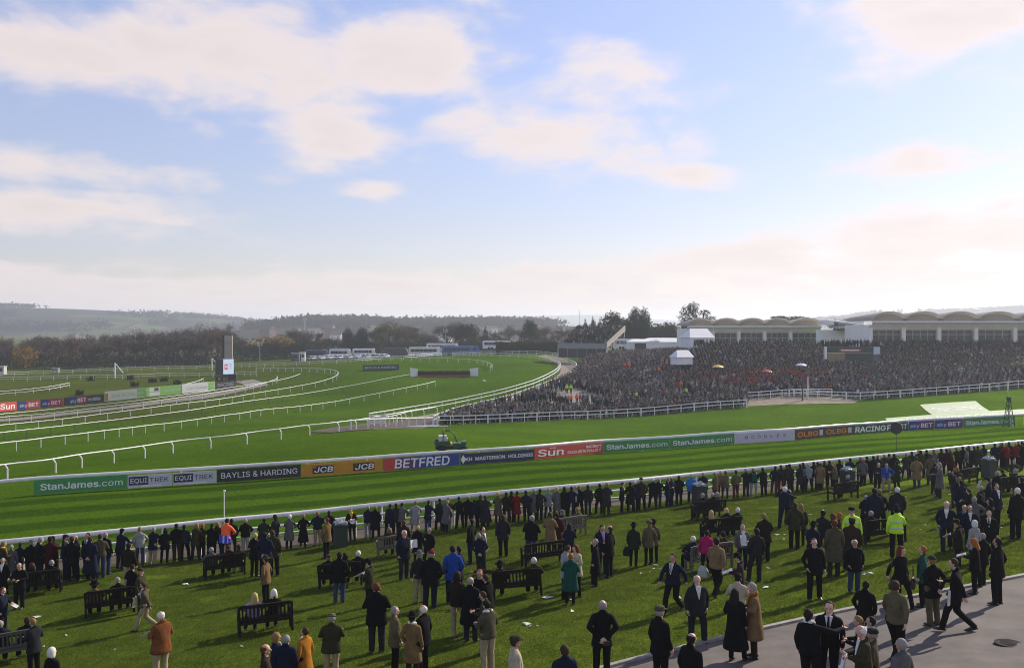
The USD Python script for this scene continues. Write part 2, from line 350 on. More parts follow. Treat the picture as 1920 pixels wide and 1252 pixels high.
# walkway at the bottom right, edged by a kerb
edge = np.array([at(u, v)[:2] for u, v in [(1000, 1290), (1100, 1264), (1150, 1250), (1300, 1212), (1500, 1165), (1700, 1123), (1850, 1095), (1920, 1081), (2060, 1056), (2300, 1020)]])
edge = resample(edge, 0.6)
ext = np.vstack([edge, edge[-1] + [3, -12], [40, -20], [-2, -20], [-2, 8]])
solo('walkway', drape(ext, 0.012, 1.0), tarmac, 'pinkish grey tarmac walkway crossing the lower right corner', kind='structure', smooth=True)
kp = thing('kerb', 'pale stone kerb between the lawn and the walkway', None, kind='structure')
for i in range(0, len(edge) - 2, 2):
    a, b = edge[i], edge[i + 2]
    t = (b - a) / np.linalg.norm(b - a); a_, b_ = a + t * .006, b - t * .006
    mb = MB().bar((*a_, gz(*a_) + .0), (*b_, gz(*b_) + .0), .13, .16)
    part(kp, 'kerb_stone', mb.mesh(), kerbm)
solo('path', drape(strip(along(52.5, -42, 62), -2.9, -.15), 0.012, 1.0), earth, 'worn brown earth path along the spectators rail', kind='structure', smooth=True)
def tufts():
    'short blades of mown grass over the near lawn, as one scattered mass'
    r = np.random.default_rng(41); gm = {}
    n_ = {'o': ('object_info', {}), 'r': ('rgb_ramp', {'ramp': [(0, (.048, .078, .010)), (.45, (.080, .114, .015)), (.8, (.115, .145, .024)), (1, (.15, .15, .05))]}), 'd': ('diffuse_bsdf', {}), 't': ('translucent_bsdf', {}), 'm': ('mix_closure', {'fac': .35})}
    m = usdkit.material(stage, '/World/Looks/grass_blades', n_, [('o.random', 'r.fac'), ('r.color', 'd.color'), ('r.color', 't.color'), ('d.BSDF', 'm.closure1'), ('t.BSDF', 'm.closure2')], surface='m.closure')
    inst = UsdGeom.PointInstancer.Define(stage, '/World/lawn_grass'); tag(inst, 'short trodden grass blades all over the spectators lawn', kind='stuff'); inst.CreatePrototypesRel()
    for k in range(5):
        mb = MB()
        for i in range(46):
            x, y = r.normal(0, .16, 2); h = r.uniform(.014, .036); a = r.uniform(0, 6.28); w = r.uniform(.004, .007); l = r.normal(0, .6) * h; c, s = math.cos(a), math.sin(a)
            mb.add([[x - w * c, y - w * s, -.005], [x + w * c, y + w * s, -.005], [x - l * s, y + l * c, h]], [[0, 1, 2]])
        kp_ = klass(f'grass_tuft_{k}'); part(kp_, 'blades', mb.mesh(), m); pp = UsdGeom.Xform.Define(stage, f'/World/lawn_grass/tuft_{k:03d}'); pp.GetPrim().GetReferences().AddInternalReference(kp_); inst.GetPrototypesRel().AddTarget(pp.GetPath())
    N = 60000; d = r.uniform(17, 54, N * 2); u = r.uniform(-60, 1980, N * 2); keep = r.random(N * 2) < d / 54; d, u = d[keep], u[keep]; x = (u - CU) / FX * d
    import shapely; wk = shapely.Polygon(ext).buffer(.12); ok = (d - .4 * x < 52.5 - 3.25) & ~shapely.contains_xy(wk, x, d); x, d = x[ok], d[ok]; wear = meshkit.fbm(np.c_[x / 2.2, d / 2.2, 0 * x], 3, 12); ok = wear > .24; x, d = x[ok], d[ok]; N = len(x)
    inst.CreateProtoIndicesAttr(Vt.IntArray.FromNumpy(r.integers(0, 5, N).astype(np.int32))); inst.CreatePositionsAttr(Vt.Vec3fArray.FromNumpy(np.c_[x, d, gz(x, d)].astype(np.float32)))
    an = r.uniform(0, 6.28, N) / 2; q_ = np.stack([np.cos(an), 0 * an, 0 * an, np.sin(an)], 1)
    inst.CreateOrientationsAttr(Vt.QuathArray([Gf.Quath(float(a), 0, 0, float(b)) for a, b in zip(q_[:, 0], q_[:, 3])])); s = r.uniform(.7, 1.25, N); inst.CreateScalesAttr(Vt.Vec3fArray.FromNumpy(np.stack([s, s, s * r.uniform(.7, 1.3, N)], 1).astype(np.float32)))
tufts()
def drain():
    p = at(1893, 1208); t = thing('drain_cover', 'round iron drain cover set in the walkway at the lower right', 'drain cover', p); k = M('cast_iron', (.040, .036, .034), .95, .2, 20., spec=.1)
    part(t, 'ring', m3.Manifold.cylinder(.03, .30, .30, 32).translate((0, 0, .004)) - m3.Manifold.cylinder(.1, .26, .26, 32).translate((0, 0, -.02)), k); part(t, 'lid', m3.Manifold.cylinder(.024, .255, .255, 32).translate((0, 0, .004)), k)
    for i in range(5): part(t, 'rib', MB().box([0, (i - 2) * .08, .032], [.36 - abs(i - 2) * .065, .025, .010]).mesh(), k)
drain()
# ------------------------------------------------------------------ hills and air
hill_n = {'g': ('geometry', {}), 'mp': ('mapping', {'scale': (1, .45, 1.0)}),
          'v': ('voronoi_texture', {'scale': 0.0065, 'feature': 'f1', 'randomness': 1.0}), 've': ('voronoi_texture', {'scale': 0.0065, 'feature': 'distance_to_edge'}),
          'sc': ('separate_color', {}), 'r': ('rgb_ramp', {'interpolate': False, 'ramp': [(0, (.060, .075, .030)), (.28, (.085, .105, .035)), (.45, (.10, .085, .050)), (.6, (.035, .036, .024)), (.78, (.070, .092, .030)), (.9, (.03, .032, .024))]}),
          'n': ('noise_texture', {'scale': 0.006, 'detail': 5.0}), 'w': ('rgb_ramp', {'ramp': [(.47, (0, 0, 0)), (.53, (1, 1, 1))]}),
          'e': ('map_range', {'from_min': 0.0, 'from_max': 0.06, 'to_min': 1.0, 'to_max': 0.0, 'clamp': True}), 'mx': ('math', {'math_type': 'maximum'}),
          'm': ('mix', {'color2': (.028, .028, .022)}), 'p': ('diffuse_bsdf', {})}
hillm = usdkit.material(stage, '/World/Looks/hillside', hill_n, [('g.position', 'mp.vector'), ('mp.vector', 'v.vector'), ('mp.vector', 've.vector'), ('v.color', 'sc.color'), ('sc.r', 'r.fac'), ('g.position', 'n.vector'), ('n.fac', 'w.fac'), ('ve.distance', 'e.value'),
                         ('e.result', 'mx.value1'), ('w.color', 'mx.value2'), ('mx.value', 'm.fac'), ('r.color', 'm.color1'), ('m.color', 'p.color')], surface='p.BSDF')
woodm = mat('far_woodland', (.030, .029, .022), 0.95, 0.4, .05, spec=0.0)
def hill(name, label, D, crest, depth, m, rough=4.0, seed=1):
    'a ridge whose crest is seen along the given photo line; it falls to the plain on both sides'
    us = np.array([c[0] for c in crest], float); vs = np.array([c[1] for c in crest], float)
    uu = np.linspace(us[0], us[-1], 160); vv = np.interp(uu, us, vs)
    X = (uu - CU) / FX * D; Z = CAMZ + (HOR - vv) / FX * D
    base = CAMZ - 13.5 - 3
    t = np.r_[np.linspace(-1, 1, 41)]
    prof = np.cos(t * np.pi / 2) ** 1.25
    xx = np.repeat(X[None], len(t), 0); yy = D + t[:, None] * depth + 0 * X[None]
    nz = meshkit.fbm(np.stack([xx / 160, yy / 160, xx * 0 + seed], -1), 4, seed) - .5
    zz = base + (Z[None] - base) * prof[:, None] + nz * rough * 2 * np.minimum(1, prof[:, None] * 2)
    n, k = zz.shape; i, j = np.meshgrid(np.arange(n - 1), np.arange(k - 1), indexing='ij'); a = i * k + j
    f = np.stack([a, a + 1, a + k + 1, a + k], -1).reshape(-1, 4)
    solo(name, (np.stack([xx, yy, zz], -1).reshape(-1, 3), f), m, label, kind='structure', smooth=True)
    return lambda x, y: float(base + (np.interp(x, X, Z) - base) * np.cos(np.clip((y - D) / depth, -1, 1) * np.pi / 2) ** 1.25)
hA = hill('hill', 'long hill of fields and woods beyond the trees on the left', 2300, [(-900, 573), (-300, 573), (0, 575), (60, 577), (150, 579), (230, 585), (300, 589), (360, 593), (420, 598), (490, 606), (600, 618), (700, 628)], 800, hillm, 3, 3)
hB = hill('hill', 'low wooded rise with scattered houses in the middle distance', 1400, [(430, 630), (480, 616), (560, 606), (610, 602), (660, 604), (700, 604), (760, 608), (860, 606), (940, 607), (1000, 607), (1060, 612), (1250, 616), (1400, 630)], 420, hillm, 2.5, 5)
hill('hill', 'pale blue ridge along the horizon', 7000, [(-1500, 600), (0, 600), (400, 599), (560, 600.5), (680, 598), (800, 595), (960, 593), (1080, 591), (1130, 590.5), (1180, 598), (1280, 600), (1400, 603), (1700, 604), (3000, 604)], 1500, hillm, 6, 8)
hD = hill('hill', 'hazy hill with a line of trees on its crest behind the stand on the right', 3200, [(1380, 625), (1440, 611), (1520, 602), (1580, 597.5), (1620, 591), (1660, 587), (1720, 588), (1800, 584.5), (1860, 582), (1920, 579), (2300, 577), (3000, 577)], 900, hillm, 3, 11)
def haze_box():
    b = trimesh.creation.box([19000, 12400, 106]); b.apply_translation([0, 6060, 53 - 9]); return b
hz = usdkit.material(stage, '/World/Looks/haze', {'v': ('principled_volume', {'color': (0.86, 0.93, 1.0), 'density': HAZE, 'anisotropy': 0.35})}, [], volume='v.volume')
solo('haze', haze_box(), hz, 'thin bluish haze over the far trees, town and hills', kind='stuff')
# ------------------------------------------------------------------ rails and fences
white_rail = mat('white_plastic', (0.60, 0.595, 0.61), 0.5, 0.14, 1.6, 0.05, 8.0)
white_wood = mat('white_painted_wood', (0.62, 0.62, 0.62), 0.6, 0.14, 5.0, 0.1, 40.0)
dark_post = mat('dark_green_post', (0.02, 0.032, 0.022), 0.6)
def lift(p): return np.c_[p, gz(p[:, 0], p[:, 1])]
def running_rail(label, uv, h=1.1, post=2.6, width=.15, thick=.10, pm=None, bent=0.0, lower=None, line=None, group='white running rails of the course', pr=.045, toprail='top_rail', inset=0.0, postw=None):
    'uv: the top edge of the rail in photo pixels'
    P2 = smooth_line(uv, h) if line is None else line
    P2 = resample(P2, 1.0); g = lift(P2)
    c = g.mean(0); c[2] = g[:, 2].min()
    t = thing('running_rail', label, 'rail', c, group=group)
    q = resample(P2, 1.3); top = lift(q); top[:, 2] += h - thick / 2
    part(t, toprail, MB().tube(top - c, 1.0, 8, sq=(width / 2, thick / 2)).mesh(), white_rail, smooth=50)
    if lower:
        for lh in lower:
            lo = lift(q); lo[:, 2] += lh; part(t, 'lower_rail', MB().tube(lo - c, 1.0, 8, sq=(width * .38, width * .38)).mesh(), white_rail, smooth=50)
    n = max(2, int(np.linalg.norm(np.diff(P2, axis=0), axis=1).sum() / post))
    pp = resample(P2, post); tt = np.gradient(pp, axis=0); tt /= np.linalg.norm(tt, axis=1, keepdims=True); nn = np.stack([tt[:, 1], -tt[:, 0]], 1)
    for k in range(len(pp)):
        b = pp[k]; z = float(gz(*b))
        if bent:
            o = nn[k] * bent; a0 = np.array([*(b + o), z - .1]); a1 = np.array([*(b + o), z + h * .70]); a2 = np.array([*(b + o * .55), z + h * .88]); a3 = np.array([*b, z + h - thick * .5])
            m = MB().tube(np.array([a0, a1, a2, a3]) - c, pr, 7)
        else:
            m = MB().tube(np.array([[*b, z - .1], [*b, z + h - thick * .6]]) - c, pr, 7)
        part(t, 'post', m.mesh(), pm or white_rail, smooth=50)
    return P2
near_px = [(-60, 1017), (0, 1011.5), (157, 997), (282, 984.5), (420, 970), (480, 965), (658, 947), (763, 936), (865, 926), (960, 917), (1142, 901), (1226, 893), (1314, 884), (1440, 872.5), (1606, 855), (1699, 846), (1920, 824), (2010, 815)]
nearL = running_rail('broad white running rail nearest the lawn, behind the row of spectators', near_px, 1.15, 2.75, .20, .23, pr=.055)
running_rail('lower white crowd rail on which the front row of spectators leans', None, 1.05, 2.4, .13, .13, line=np.stack([nearL[:, 0] + RNOR[0] * -2.7, nearL[:, 1] + RNOR[1] * -2.7], 1), lower=[.62], pr=.05)
far_px = [(-60, 905), (0, 899), (285, 880), (480, 868), (677, 855.5), (750, 850), (890, 841), (960, 836.5), (1152, 822), (1275, 815), (1390, 807), (1440, 804.5), (1607, 792.5), (1712, 786), (1810, 781), (1920, 774.5), (2010, 769)]
farL = running_rail('broad white running rail standing just behind the row of advertising boards', far_px, 1.15, 4.2, .20, .24, pr=.055)
running_rail('white running rail on curved goose-neck posts sweeping in from the left', [(-60, 881), (0, 870), (85, 861), (152, 850), (215, 842), (272, 834), (327, 826), (382, 820), (432, 815), (480, 808), (522, 803), (566, 797), (621, 791.5), (685, 783.5), (760, 772), (816, 762.5)], 1.15, 4.0, .13, .11, bent=.38, pr=.06)
running_rail('white rail on white posts ending in mid turf, third line out from lawn', [(-60, 837), (0, 829.5), (50, 824), (101, 817.5), (150, 812), (196, 806), (240, 801), (280, 796), (317, 792.3), (352, 787.5), (387, 782.5), (420, 777.5), (450, 774), (480, 769), (560, 761), (607, 755), (670, 744), (722, 734), (780, 722.5), (816, 714)], 1.1, 3.6, .13, .11)
running_rail('white rail on dark posts running up to the left wing of the fence', [(-60, 818), (0, 810), (115, 797.5), (232, 784), (360, 767.5), (480, 749), (627, 727.5), (695, 715), (768, 701.5)], 1.1, 4.2, .13, .11, pm=dark_post)
running_rail('white rail with a tight hairpin loop left of the turf board', [(-60, 804), (0, 796), (145, 781), (277, 764), (410, 747.5), (480, 736), (547, 725), (602, 714), (628, 705), (634, 699)], 1.1, 4.0, .13, .11)
running_rail('white rail of the loop turning back behind the hairpin', [(634, 699), (630, 694.5), (615, 691.5), (580, 690), (520, 689.3), (480, 689.3)], 1.1, 4.0, .13, .11)
running_rail('upper of two close white rails in front of the far advertising boards', [(-60, 783), (0, 775.5), (117, 764), (237, 752.5), (345, 739), (437, 725), (480, 719), (547, 706), (563, 700)], 1.1, 4.0, .12, .10, pm=dark_post)
running_rail('lower of two close white rails in front of the far advertising boards', [(-60, 788), (0, 781.5), (160, 766.5), (285, 751.5), (400, 735.5), (480, 721.5), (515, 711), (519, 704.5)], 1.1, 3.8, .12, .10)
for lab, uv in [('white curved rail end in the rough grass at the far left', [(-40, 735), (0, 733), (60, 728), (105, 722), (130, 717)]),
                ('short white curved rail above the green and white boards', [(270, 731), (300, 726), (340, 721), (365, 715), (381, 709)]),
                ('far white rail across the infield in front of the bare trees', [(-60, 700), (0, 698.5), (60, 696), (140, 692.5), (220, 689), (300, 686.5), (390, 684.5), (480, 681.5)]),
                ('second far white rail just below the first across the left infield', [(-60, 708), (0, 706), (110, 704), (225, 702), (330, 699), (400, 698), (480, 697)]),
                ('white rail of the outer bend passing in front of the coaches', [(480, 681.5), (605, 676), (655, 673), (717, 668.5), (765, 666), (830, 661.5), (887, 659), (960, 657), (1000, 657.5), (1022, 659.5)])]:
    running_rail(lab, uv, 1.2, 4.0, .14, .12, lower=[.6] if 'far' in lab or 'outer' in lab else None)
running_rail('white inner rail of the bend looping round to the fence', [(632, 673.5), (655, 673), (755, 670), (830, 671), (890, 674), (915, 679), (923, 684.5), (919, 688)], 1.1, 4.0, .12, .1)
running_rail('white rail along the inside of the sandy track beside the great crowd', [(692, 774), (750, 765), (862, 746), (960, 724), (1005, 710), (1035, 696), (1048, 686)], 1.25, 3.4, .2, .15, lower=[.55])
running_rail('white rail along the inside of the far end of the bend', [(1048, 686), (1046, 676), (1030, 671), (1015, 667.5), (985, 664), (960, 662.5), (900, 661), (850, 660.5)], 1.2, 3.8, .14, .12, lower=[.55])
running_rail('white rail along the outside of the sandy track, nearest the great crowd', [(900, 752), (960, 738), (1022, 716), (1060, 702), (1080, 690), (1078, 678), (1062, 667.5), (1040, 661.5), (1022, 659.5)], 1.3, 3.6, .18, .14, lower=[.6])
# sandy track on the bend and worn ground
inner = np.array([at(u, v)[:2] for u, v in [(700, 800), (760, 786), (862, 766), (960, 741), (1005, 727), (1035, 711), (1050, 698), (1048, 684), (1032, 675), (1005, 668)]])
outer = np.array([at(u, v)[:2] for u, v in [(1020, 666), (1062, 675), (1079, 688), (1080, 698), (1060, 712), (1022, 728), (960, 752), (900, 768), (820, 790), (800, 802), (700, 806)]])
solo('sand_track', drape(np.vstack([resample(inner, 3.), resample(outer, 3.)]), 0.05, 3.0), sand, 'tan sand track curving between two white rails beside the great crowd', kind='structure', smooth=True)
solo('worn_ground', drape([at(u, v)[:2] for u, v in [(1401, 762), (1405, 748), (1470, 743), (1560, 744), (1612, 750), (1602, 756), (1500, 758)]], 0.05, 2.0), sand, 'bare sandy gap in the far fence on the right', kind='structure', smooth=True)
solo('worn_ground', drape([at(u, v)[:2] for u, v in [(575, 811), (640, 800), (700, 792), (830, 776), (822, 800), (760, 803), (690, 806), (620, 812)]], 0.07, 2.0), earth, 'brown worn earth where the goose-neck rail meets the gate', kind='structure', smooth=True)
solo('grey_track', drape(strip(np.array([at(u, v)[:2] for u, v in [(-60, 796), (0, 790), (120, 778), (250, 764), (380, 747), (450, 733), (500, 722), (470, 712)]]), -.6, 4.0), 0.05, 2.5), M('grey_track', (.16, .14, .125), .95, .2, .8), 'grey beige all-weather strip behind the pair of close rails', kind='structure', smooth=True)
def rail_fence(label, uv, h=1.35, post=2.3, bars=(1.28, .72), group='white fences of the enclosures', every=4, base=True):
    pts = np.array([at(u, v)[:2] for u, v in uv]); P2 = resample(pts, post)
    g = lift(P2); c = g.mean(0); c[2] = g[:, 2].min()
    t = thing('enclosure_fence', label, 'fence', c, group=group)
    for b in bars:
        m = MB()
        for k in range(len(g) - 1): m.bar(g[k] + [0, 0, b] - c, g[k + 1] + [0, 0, b] - c, .06, .13)
        part(t, 'rail_bar', m.mesh(), white_wood)
    for k in range(len(g)):
        w = .2 if k % every == 0 else .11
        part(t, 'post', MB().box(g[k] - c + [0, 0, h / 2 - .05], [w, w * .8, h + .1], rz=.3).mesh(), white_wood)
rail_fence('white post and rail fence along the front of the great crowd', [(820, 797), (870, 796), (960, 792), (1100, 786), (1250, 776), (1400, 764)])
rail_fence('white fence set back behind the sandy gap', [(1400, 750), (1440, 747), (1480, 744), (1560, 743)])
rail_fence('white fence running along the front of the stand on the right', [(1480, 744), (1560, 748), (1612, 750), (1680, 746), (1760, 740), (1840, 734), (1920, 727), (2000, 721)])
rail_fence('white panel fence stepping back from the near corner of the great crowd', [(812, 797), (850, 780), (900, 768)], post=2.0)
rail_fence('two bar white rail standing in front of the worn earth near the gate', [(658, 806), (712, 802), (770, 799), (812, 797)], h=1.2, bars=(1.1,), post=3.0)

# ------------------------------------------------------------------ advertising boards
fontw = M('board_white', (0.66, 0.66, 0.64), .6)
def col_mat(rgb, name): return M('board_' + name, rgb, .55, .05, 3.0)
C = dict(green=(0.035, 0.20, 0.055), navy=(0.012, 0.018, 0.06), grey=(0.40, 0.40, 0.46), black=(0.010, 0.011, 0.017), yellow=(0.42, 0.19, 0.006), red=(0.42, 0.035, 0.03), blue=(0.02, 0.04, 0.20), lilac=(0.42, 0.40, 0.50), brown=(0.045, 0.016, 0.008), orange=(0.55, 0.17, 0.02),
         wine=(0.33, 0.02, 0.05), dgreen=(0.012, 0.045, 0.022), pgreen=(0.25, 0.50, 0.12), white=(0.66, 0.66, 0.62), cream=(0.60, 0.60, 0.48), dgrey=(.06, .055, .055), purple=(.10, .02, .12), slate=(.03, .033, .04))
def shear_text(txt, h, width, italic=0.0, bold=True, depth=.004):
    m = meshkit.text_mesh(txt, 1.0, depth, bold); v = np.array(m.vertices); b0, b1 = v.min(0), v.max(0)
    v[:, 0] = (v[:, 0] - b0[0]) / (b1[0] - b0[0]); capy = v[:, 1]
    v[:, 1] = capy * h; v[:, 0] = v[:, 0] * width + italic * v[:, 1]
    return v, np.array(m.faces)
def board(name, label, A, Bp, h, base, items, z0=0.06, thick=.05, group='advertising boards under the far rail', cat='advertising board'):
    'A, Bp: ground points left and right. items: (kind, text or colour, x0, x1 (fractions), y0, y1 (fractions), colour, italic, bold)'
    A = np.asarray(A, float); Bp = np.asarray(Bp, float); d = Bp - A; W = math.hypot(*d[:2]); rz = math.atan2(d[1], d[0]); slope = d[2] / W
    t = thing(name, label, cat, A, rz, group=group)
    def put(pn, v, f, m):
        v = np.array(v, float); v[:, 2] += v[:, 0] * slope; part(t, pn, (v, f), m)
    bm = trimesh.creation.box([W - .03, thick, h]); put('panel', bm.vertices + [W / 2, thick / 2, z0 + h / 2], bm.faces, col_mat(C[base], base))
    for k, (kind, tx, x0, x1, y0, y1, cc, *r) in enumerate(items):
        it = r[0] if r else 0.0; bo = r[1] if len(r) > 1 else True; m = col_mat(C[cc], cc)
        if kind == 't':
            v, f = shear_text(tx, (y1 - y0) * h, (x1 - x0) * W, it, bo)
            v = np.stack([v[:, 0] + x0 * W, -.006 - v[:, 2], v[:, 1] + z0 + y0 * h], 1); put('lettering', v, f, m)
        elif kind == 'r':
            b = trimesh.creation.box([(x1 - x0) * W, .008, (y1 - y0) * h]); put(tx, b.vertices + [(x0 + x1) / 2 * W, -.0022, z0 + (y0 + y1) / 2 * h], b.faces, m)
        elif kind == 'd':
            b = MB().add([[x0 * W, -.009, z0 + (y0 + y1) / 2 * h], [(x0 + x1) / 2 * W, -.009, z0 + y0 * h], [x1 * W, -.009, z0 + (y0 + y1) / 2 * h], [(x0 + x1) / 2 * W, -.009, z0 + y1 * h]], [[0, 1, 2, 3]]); put(tx, *b.mesh(), m)
    if W > 2.5:
        for x in (.12, .5, .88): put('stake', *MB().box([x * W, thick + .03, h * .45], [.04, .04, h * .9 + .2]).mesh(), dark_post)
    return t
# line of the near boards: 0.45 m in front of the far rail
def on_board(u):
    k = (u - CU) / FX; L2 = farL + RNOR * -.45
    s = L2[:, 0] - k * L2[:, 1]; i = int(np.nonzero(s >= 0)[0][0]); a, b = L2[i - 1], L2[i]; w = s[i - 1] / (s[i - 1] - s[i]); p = a + (b - a) * w
    return np.array([*p, gz(*p)])
SJ = lambda x0, x1: [('t', 'StanJames', x0, x0 + (x1 - x0) * .70, .28, .70, 'white', 0, True), ('t', '.com', x0 + (x1 - x0) * .71, x1, .28, .70, 'white', 0, False)]
EQ = [('r', 'navy_field', .02, .46, .22, .9, 'navy'), ('t', 'EQUI', .06, .43, .38, .74, 'white', 0, False), ('t', 'TREK', .49, .92, .38, .74, 'navy', 0, False), ('r', 'strapline', .30, .76, .08, .15, 'white')]
JCBi = [('r', 'black_field', .28, .80, .18, .82, 'black'), ('r', 'small_mark', .29, .37, .64, .78, 'orange'), ('t', 'JCB', .32, .78, .28, .70, 'white', .15, True)]
SKY = [('r', 'blue_field', .0, .36, 0, 1, 'blue'), ('t', 'sky', .08, .42, .30, .66, 'white', .1, False), ('t', 'BET', .48, .92, .28, .72, 'white', 0, True)]
near_boards = [
    (62, 238, 'green', 'green board with white lettering, leftmost under the far rail', SJ(.07, .95), .92),
    (239, 322, 'grey', 'left of two grey and navy boards with split lettering', EQ, .82), (323, 405.5, 'grey', 'right of two grey and navy boards with split lettering', EQ, .82),
    (406, 564, 'black', 'black board with pale serif style lettering and an ampersand, left part of the row', [('t', 'BAYLIS & HARDING', .05, .955, .30, .72, 'white', 0, False)], .86),
    (564.5, 640, 'yellow', 'left of two yellow boards with white letters on black', JCBi, .84), (640.5, 717, 'yellow', 'right of two yellow boards with white letters on black', JCBi, .84),
    (717.5, 862, 'blue', 'blue board with a red end and big bold white letters', [('r', 'red_field', .0, .17, 0, 1, 'red'), ('r', 'plum_field', .17, .45, 0, 1, 'purple'), ('t', 'BETFRED', .15, .86, .14, .86, 'white', .10, True)], .86),
    (863, 1002, 'navy', 'navy board with a white diamond emblem at its left end', [('d', 'emblem', .005, .07, .1, .9, 'white'), ('t', 'KH  MASTERSON  HOLDINGS', .07, .98, .34, .64, 'white', 0, True)], .82),
    (1002.5, 1132, 'red', 'red board with large white title and small two line text', [('t', 'Sun', .04, .40, .22, .78, 'white', .12, True), ('t', 'THE', .20, .29, .80, .90, 'white', 0, True), ('t', "RACING'S", .73, .965, .58, .80, 'white', 0, True), ('t', 'FAVOURITE PULLOUT', .46, .965, .22, .44, 'white', 0, True)], .9),
    (1132.5, 1255, 'green', 'left of two adjoining green boards right of the red board', SJ(.04, .97), .9), (1255.5, 1377, 'green', 'right of two adjoining green boards beside the lilac board', SJ(.05, .96), .9),
    (1377.5, 1491, 'lilac', 'pale lilac board with widely spaced dark capitals', [('t', c, .17 + i * .105, .215 + i * .105, .42, .68, 'slate', 0, False) for i, c in enumerate('BOODLES')], .9),
    (1491.5, 1546, 'brown', 'left of two dark brown boards with orange lettering', [('t', 'OLBG', .08, .78, .26, .72, 'orange', 0, True), ('r', 'cup_mark', .83, .95, .25, .8, 'grey')], .9),
    (1546.5, 1600, 'brown', 'right of two dark brown boards with orange lettering', [('t', 'OLBG', .06, .76, .28, .74, 'orange', 0, True), ('r', 'cup_mark', .82, .94, .25, .8, 'grey')], .9),
    (1600.5, 1703, 'dgreen', 'dark green board with white sloping capitals behind the winning post', [('t', 'RACING', .03, .57, .22, .76, 'white', .15, True), ('t', 'P', .60, .685, .22, .76, 'white', .15, True), ('t', 'ST', .84, .975, .22, .76, 'white', .15, True), ('t', 'O', .70, .81, .22, .76, 'slate', .15, True)], .9),
    (1703.5, 1753, 'purple', 'left of two purple boards with white lettering near the right end of the row', SKY, .9), (1753.5, 1806, 'purple', 'right of two purple boards with white lettering near the right end of the row', SKY, .9),
    (1806.5, 1904, 'green', 'green board with white lettering, rightmost under the far rail', SJ(.05, .95), .92)]
for u0, u1, base, lab, items, h in near_boards: board('advertising_board', lab, on_board(u0), on_board(u1), h, base, items)
def far_board(u0, v0, u1, v1, h, base, lab, items, group='advertising boards in the infield', **k):
    a, b = at(u0, v0), at(u1, v1); return board('advertising_board', lab, a, b, h, base, items, group=group, **k)
fb = lambda u: 772.5 - (u) * .0985 + max(0, u - 195) * .002
far_board(-24, 774, 31, 769.5, 1.6, 'red', 'red board cut by the left edge of the view in the infield row', [('t', 'Sun', .42, .93, .22, .80, 'white', .1, True)])
far_board(33, 769, 75, 765.5, 1.5, 'wine', 'left of two blue and red boards in the far infield row', SKY)
far_board(76, 765, 117, 761.5, 1.5, 'wine', 'right of two blue and red boards in the far infield row', SKY)
far_board(119, 761, 195, 753.5, 1.5, 'slate', 'dark board with a red patch and three white words in the infield row', [('r', 'blue_field', .14, .32, .1, .9, 'blue'), ('r', 'red_field', .33, .58, .1, .9, 'wine'), ('t', 'sky', .16, .31, .28, .66, 'white', .1, False), ('t', 'BET', .34, .55, .28, .74, 'white', 0, True), ('t', 'mobile', .60, .90, .28, .72, 'white', .1, False)])
far_board(196, 753, 273, 745, 1.9, 'cream', 'cream board with pale green lettering and a round yellow figure at its left', [('r', 'figure', .01, .08, .05, .8, 'yellow'), ('t', 'GRAND', .15, .40, .3, .66, 'pgreen', 0, False), ('t', 'NATIONAL', .42, .76, .3, .66, 'pgreen', 0, False), ('r', 'green_field', .78, .99, .1, .95, 'pgreen'), ('t', 'StanJames.com', .80, .97, .45, .6, 'white', 0, False)])
far_board(274, 745, 340, 738.5, 1.9, 'pgreen', 'bright green board with white squares and lettering in the infield row', [('r', 'white_field', .08, .38, .52, .92, 'white'), ('r', 'grey_field', .22, .36, .56, .88, 'dgreen'), ('r', 'white_field', .08, .38, .08, .44, 'white'), ('t', 'StanJames.com', .48, .97, .36, .62, 'white', 0, False)])
far_board(341, 738, 403, 732, 1.9, 'white', 'white board with grey lettering and a green end beside the screen', [('t', 'CHELTENHAM', .14, .76, .3, .62, 'grey', 0, False), ('r', 'green_field', .79, .99, .05, .98, 'pgreen'), ('t', 'StanJames', .81, .97, .42, .58, 'white', 0, False)])
far_board(405, 731, 441, 727.5, 1.7, 'dgrey', 'dark grey board with worn pale letters below the screen', [('t', 'RACING', .08, .92, .35, .75, 'grey', 0, True)])
far_board(680, 694.5, 748, 693.5, 1.25, 'slate', 'black board standing alone on the turf left of the fence', [('t', 'BAYLIS & HARDING', .06, .94, .28, .70, 'white', 0, False)])
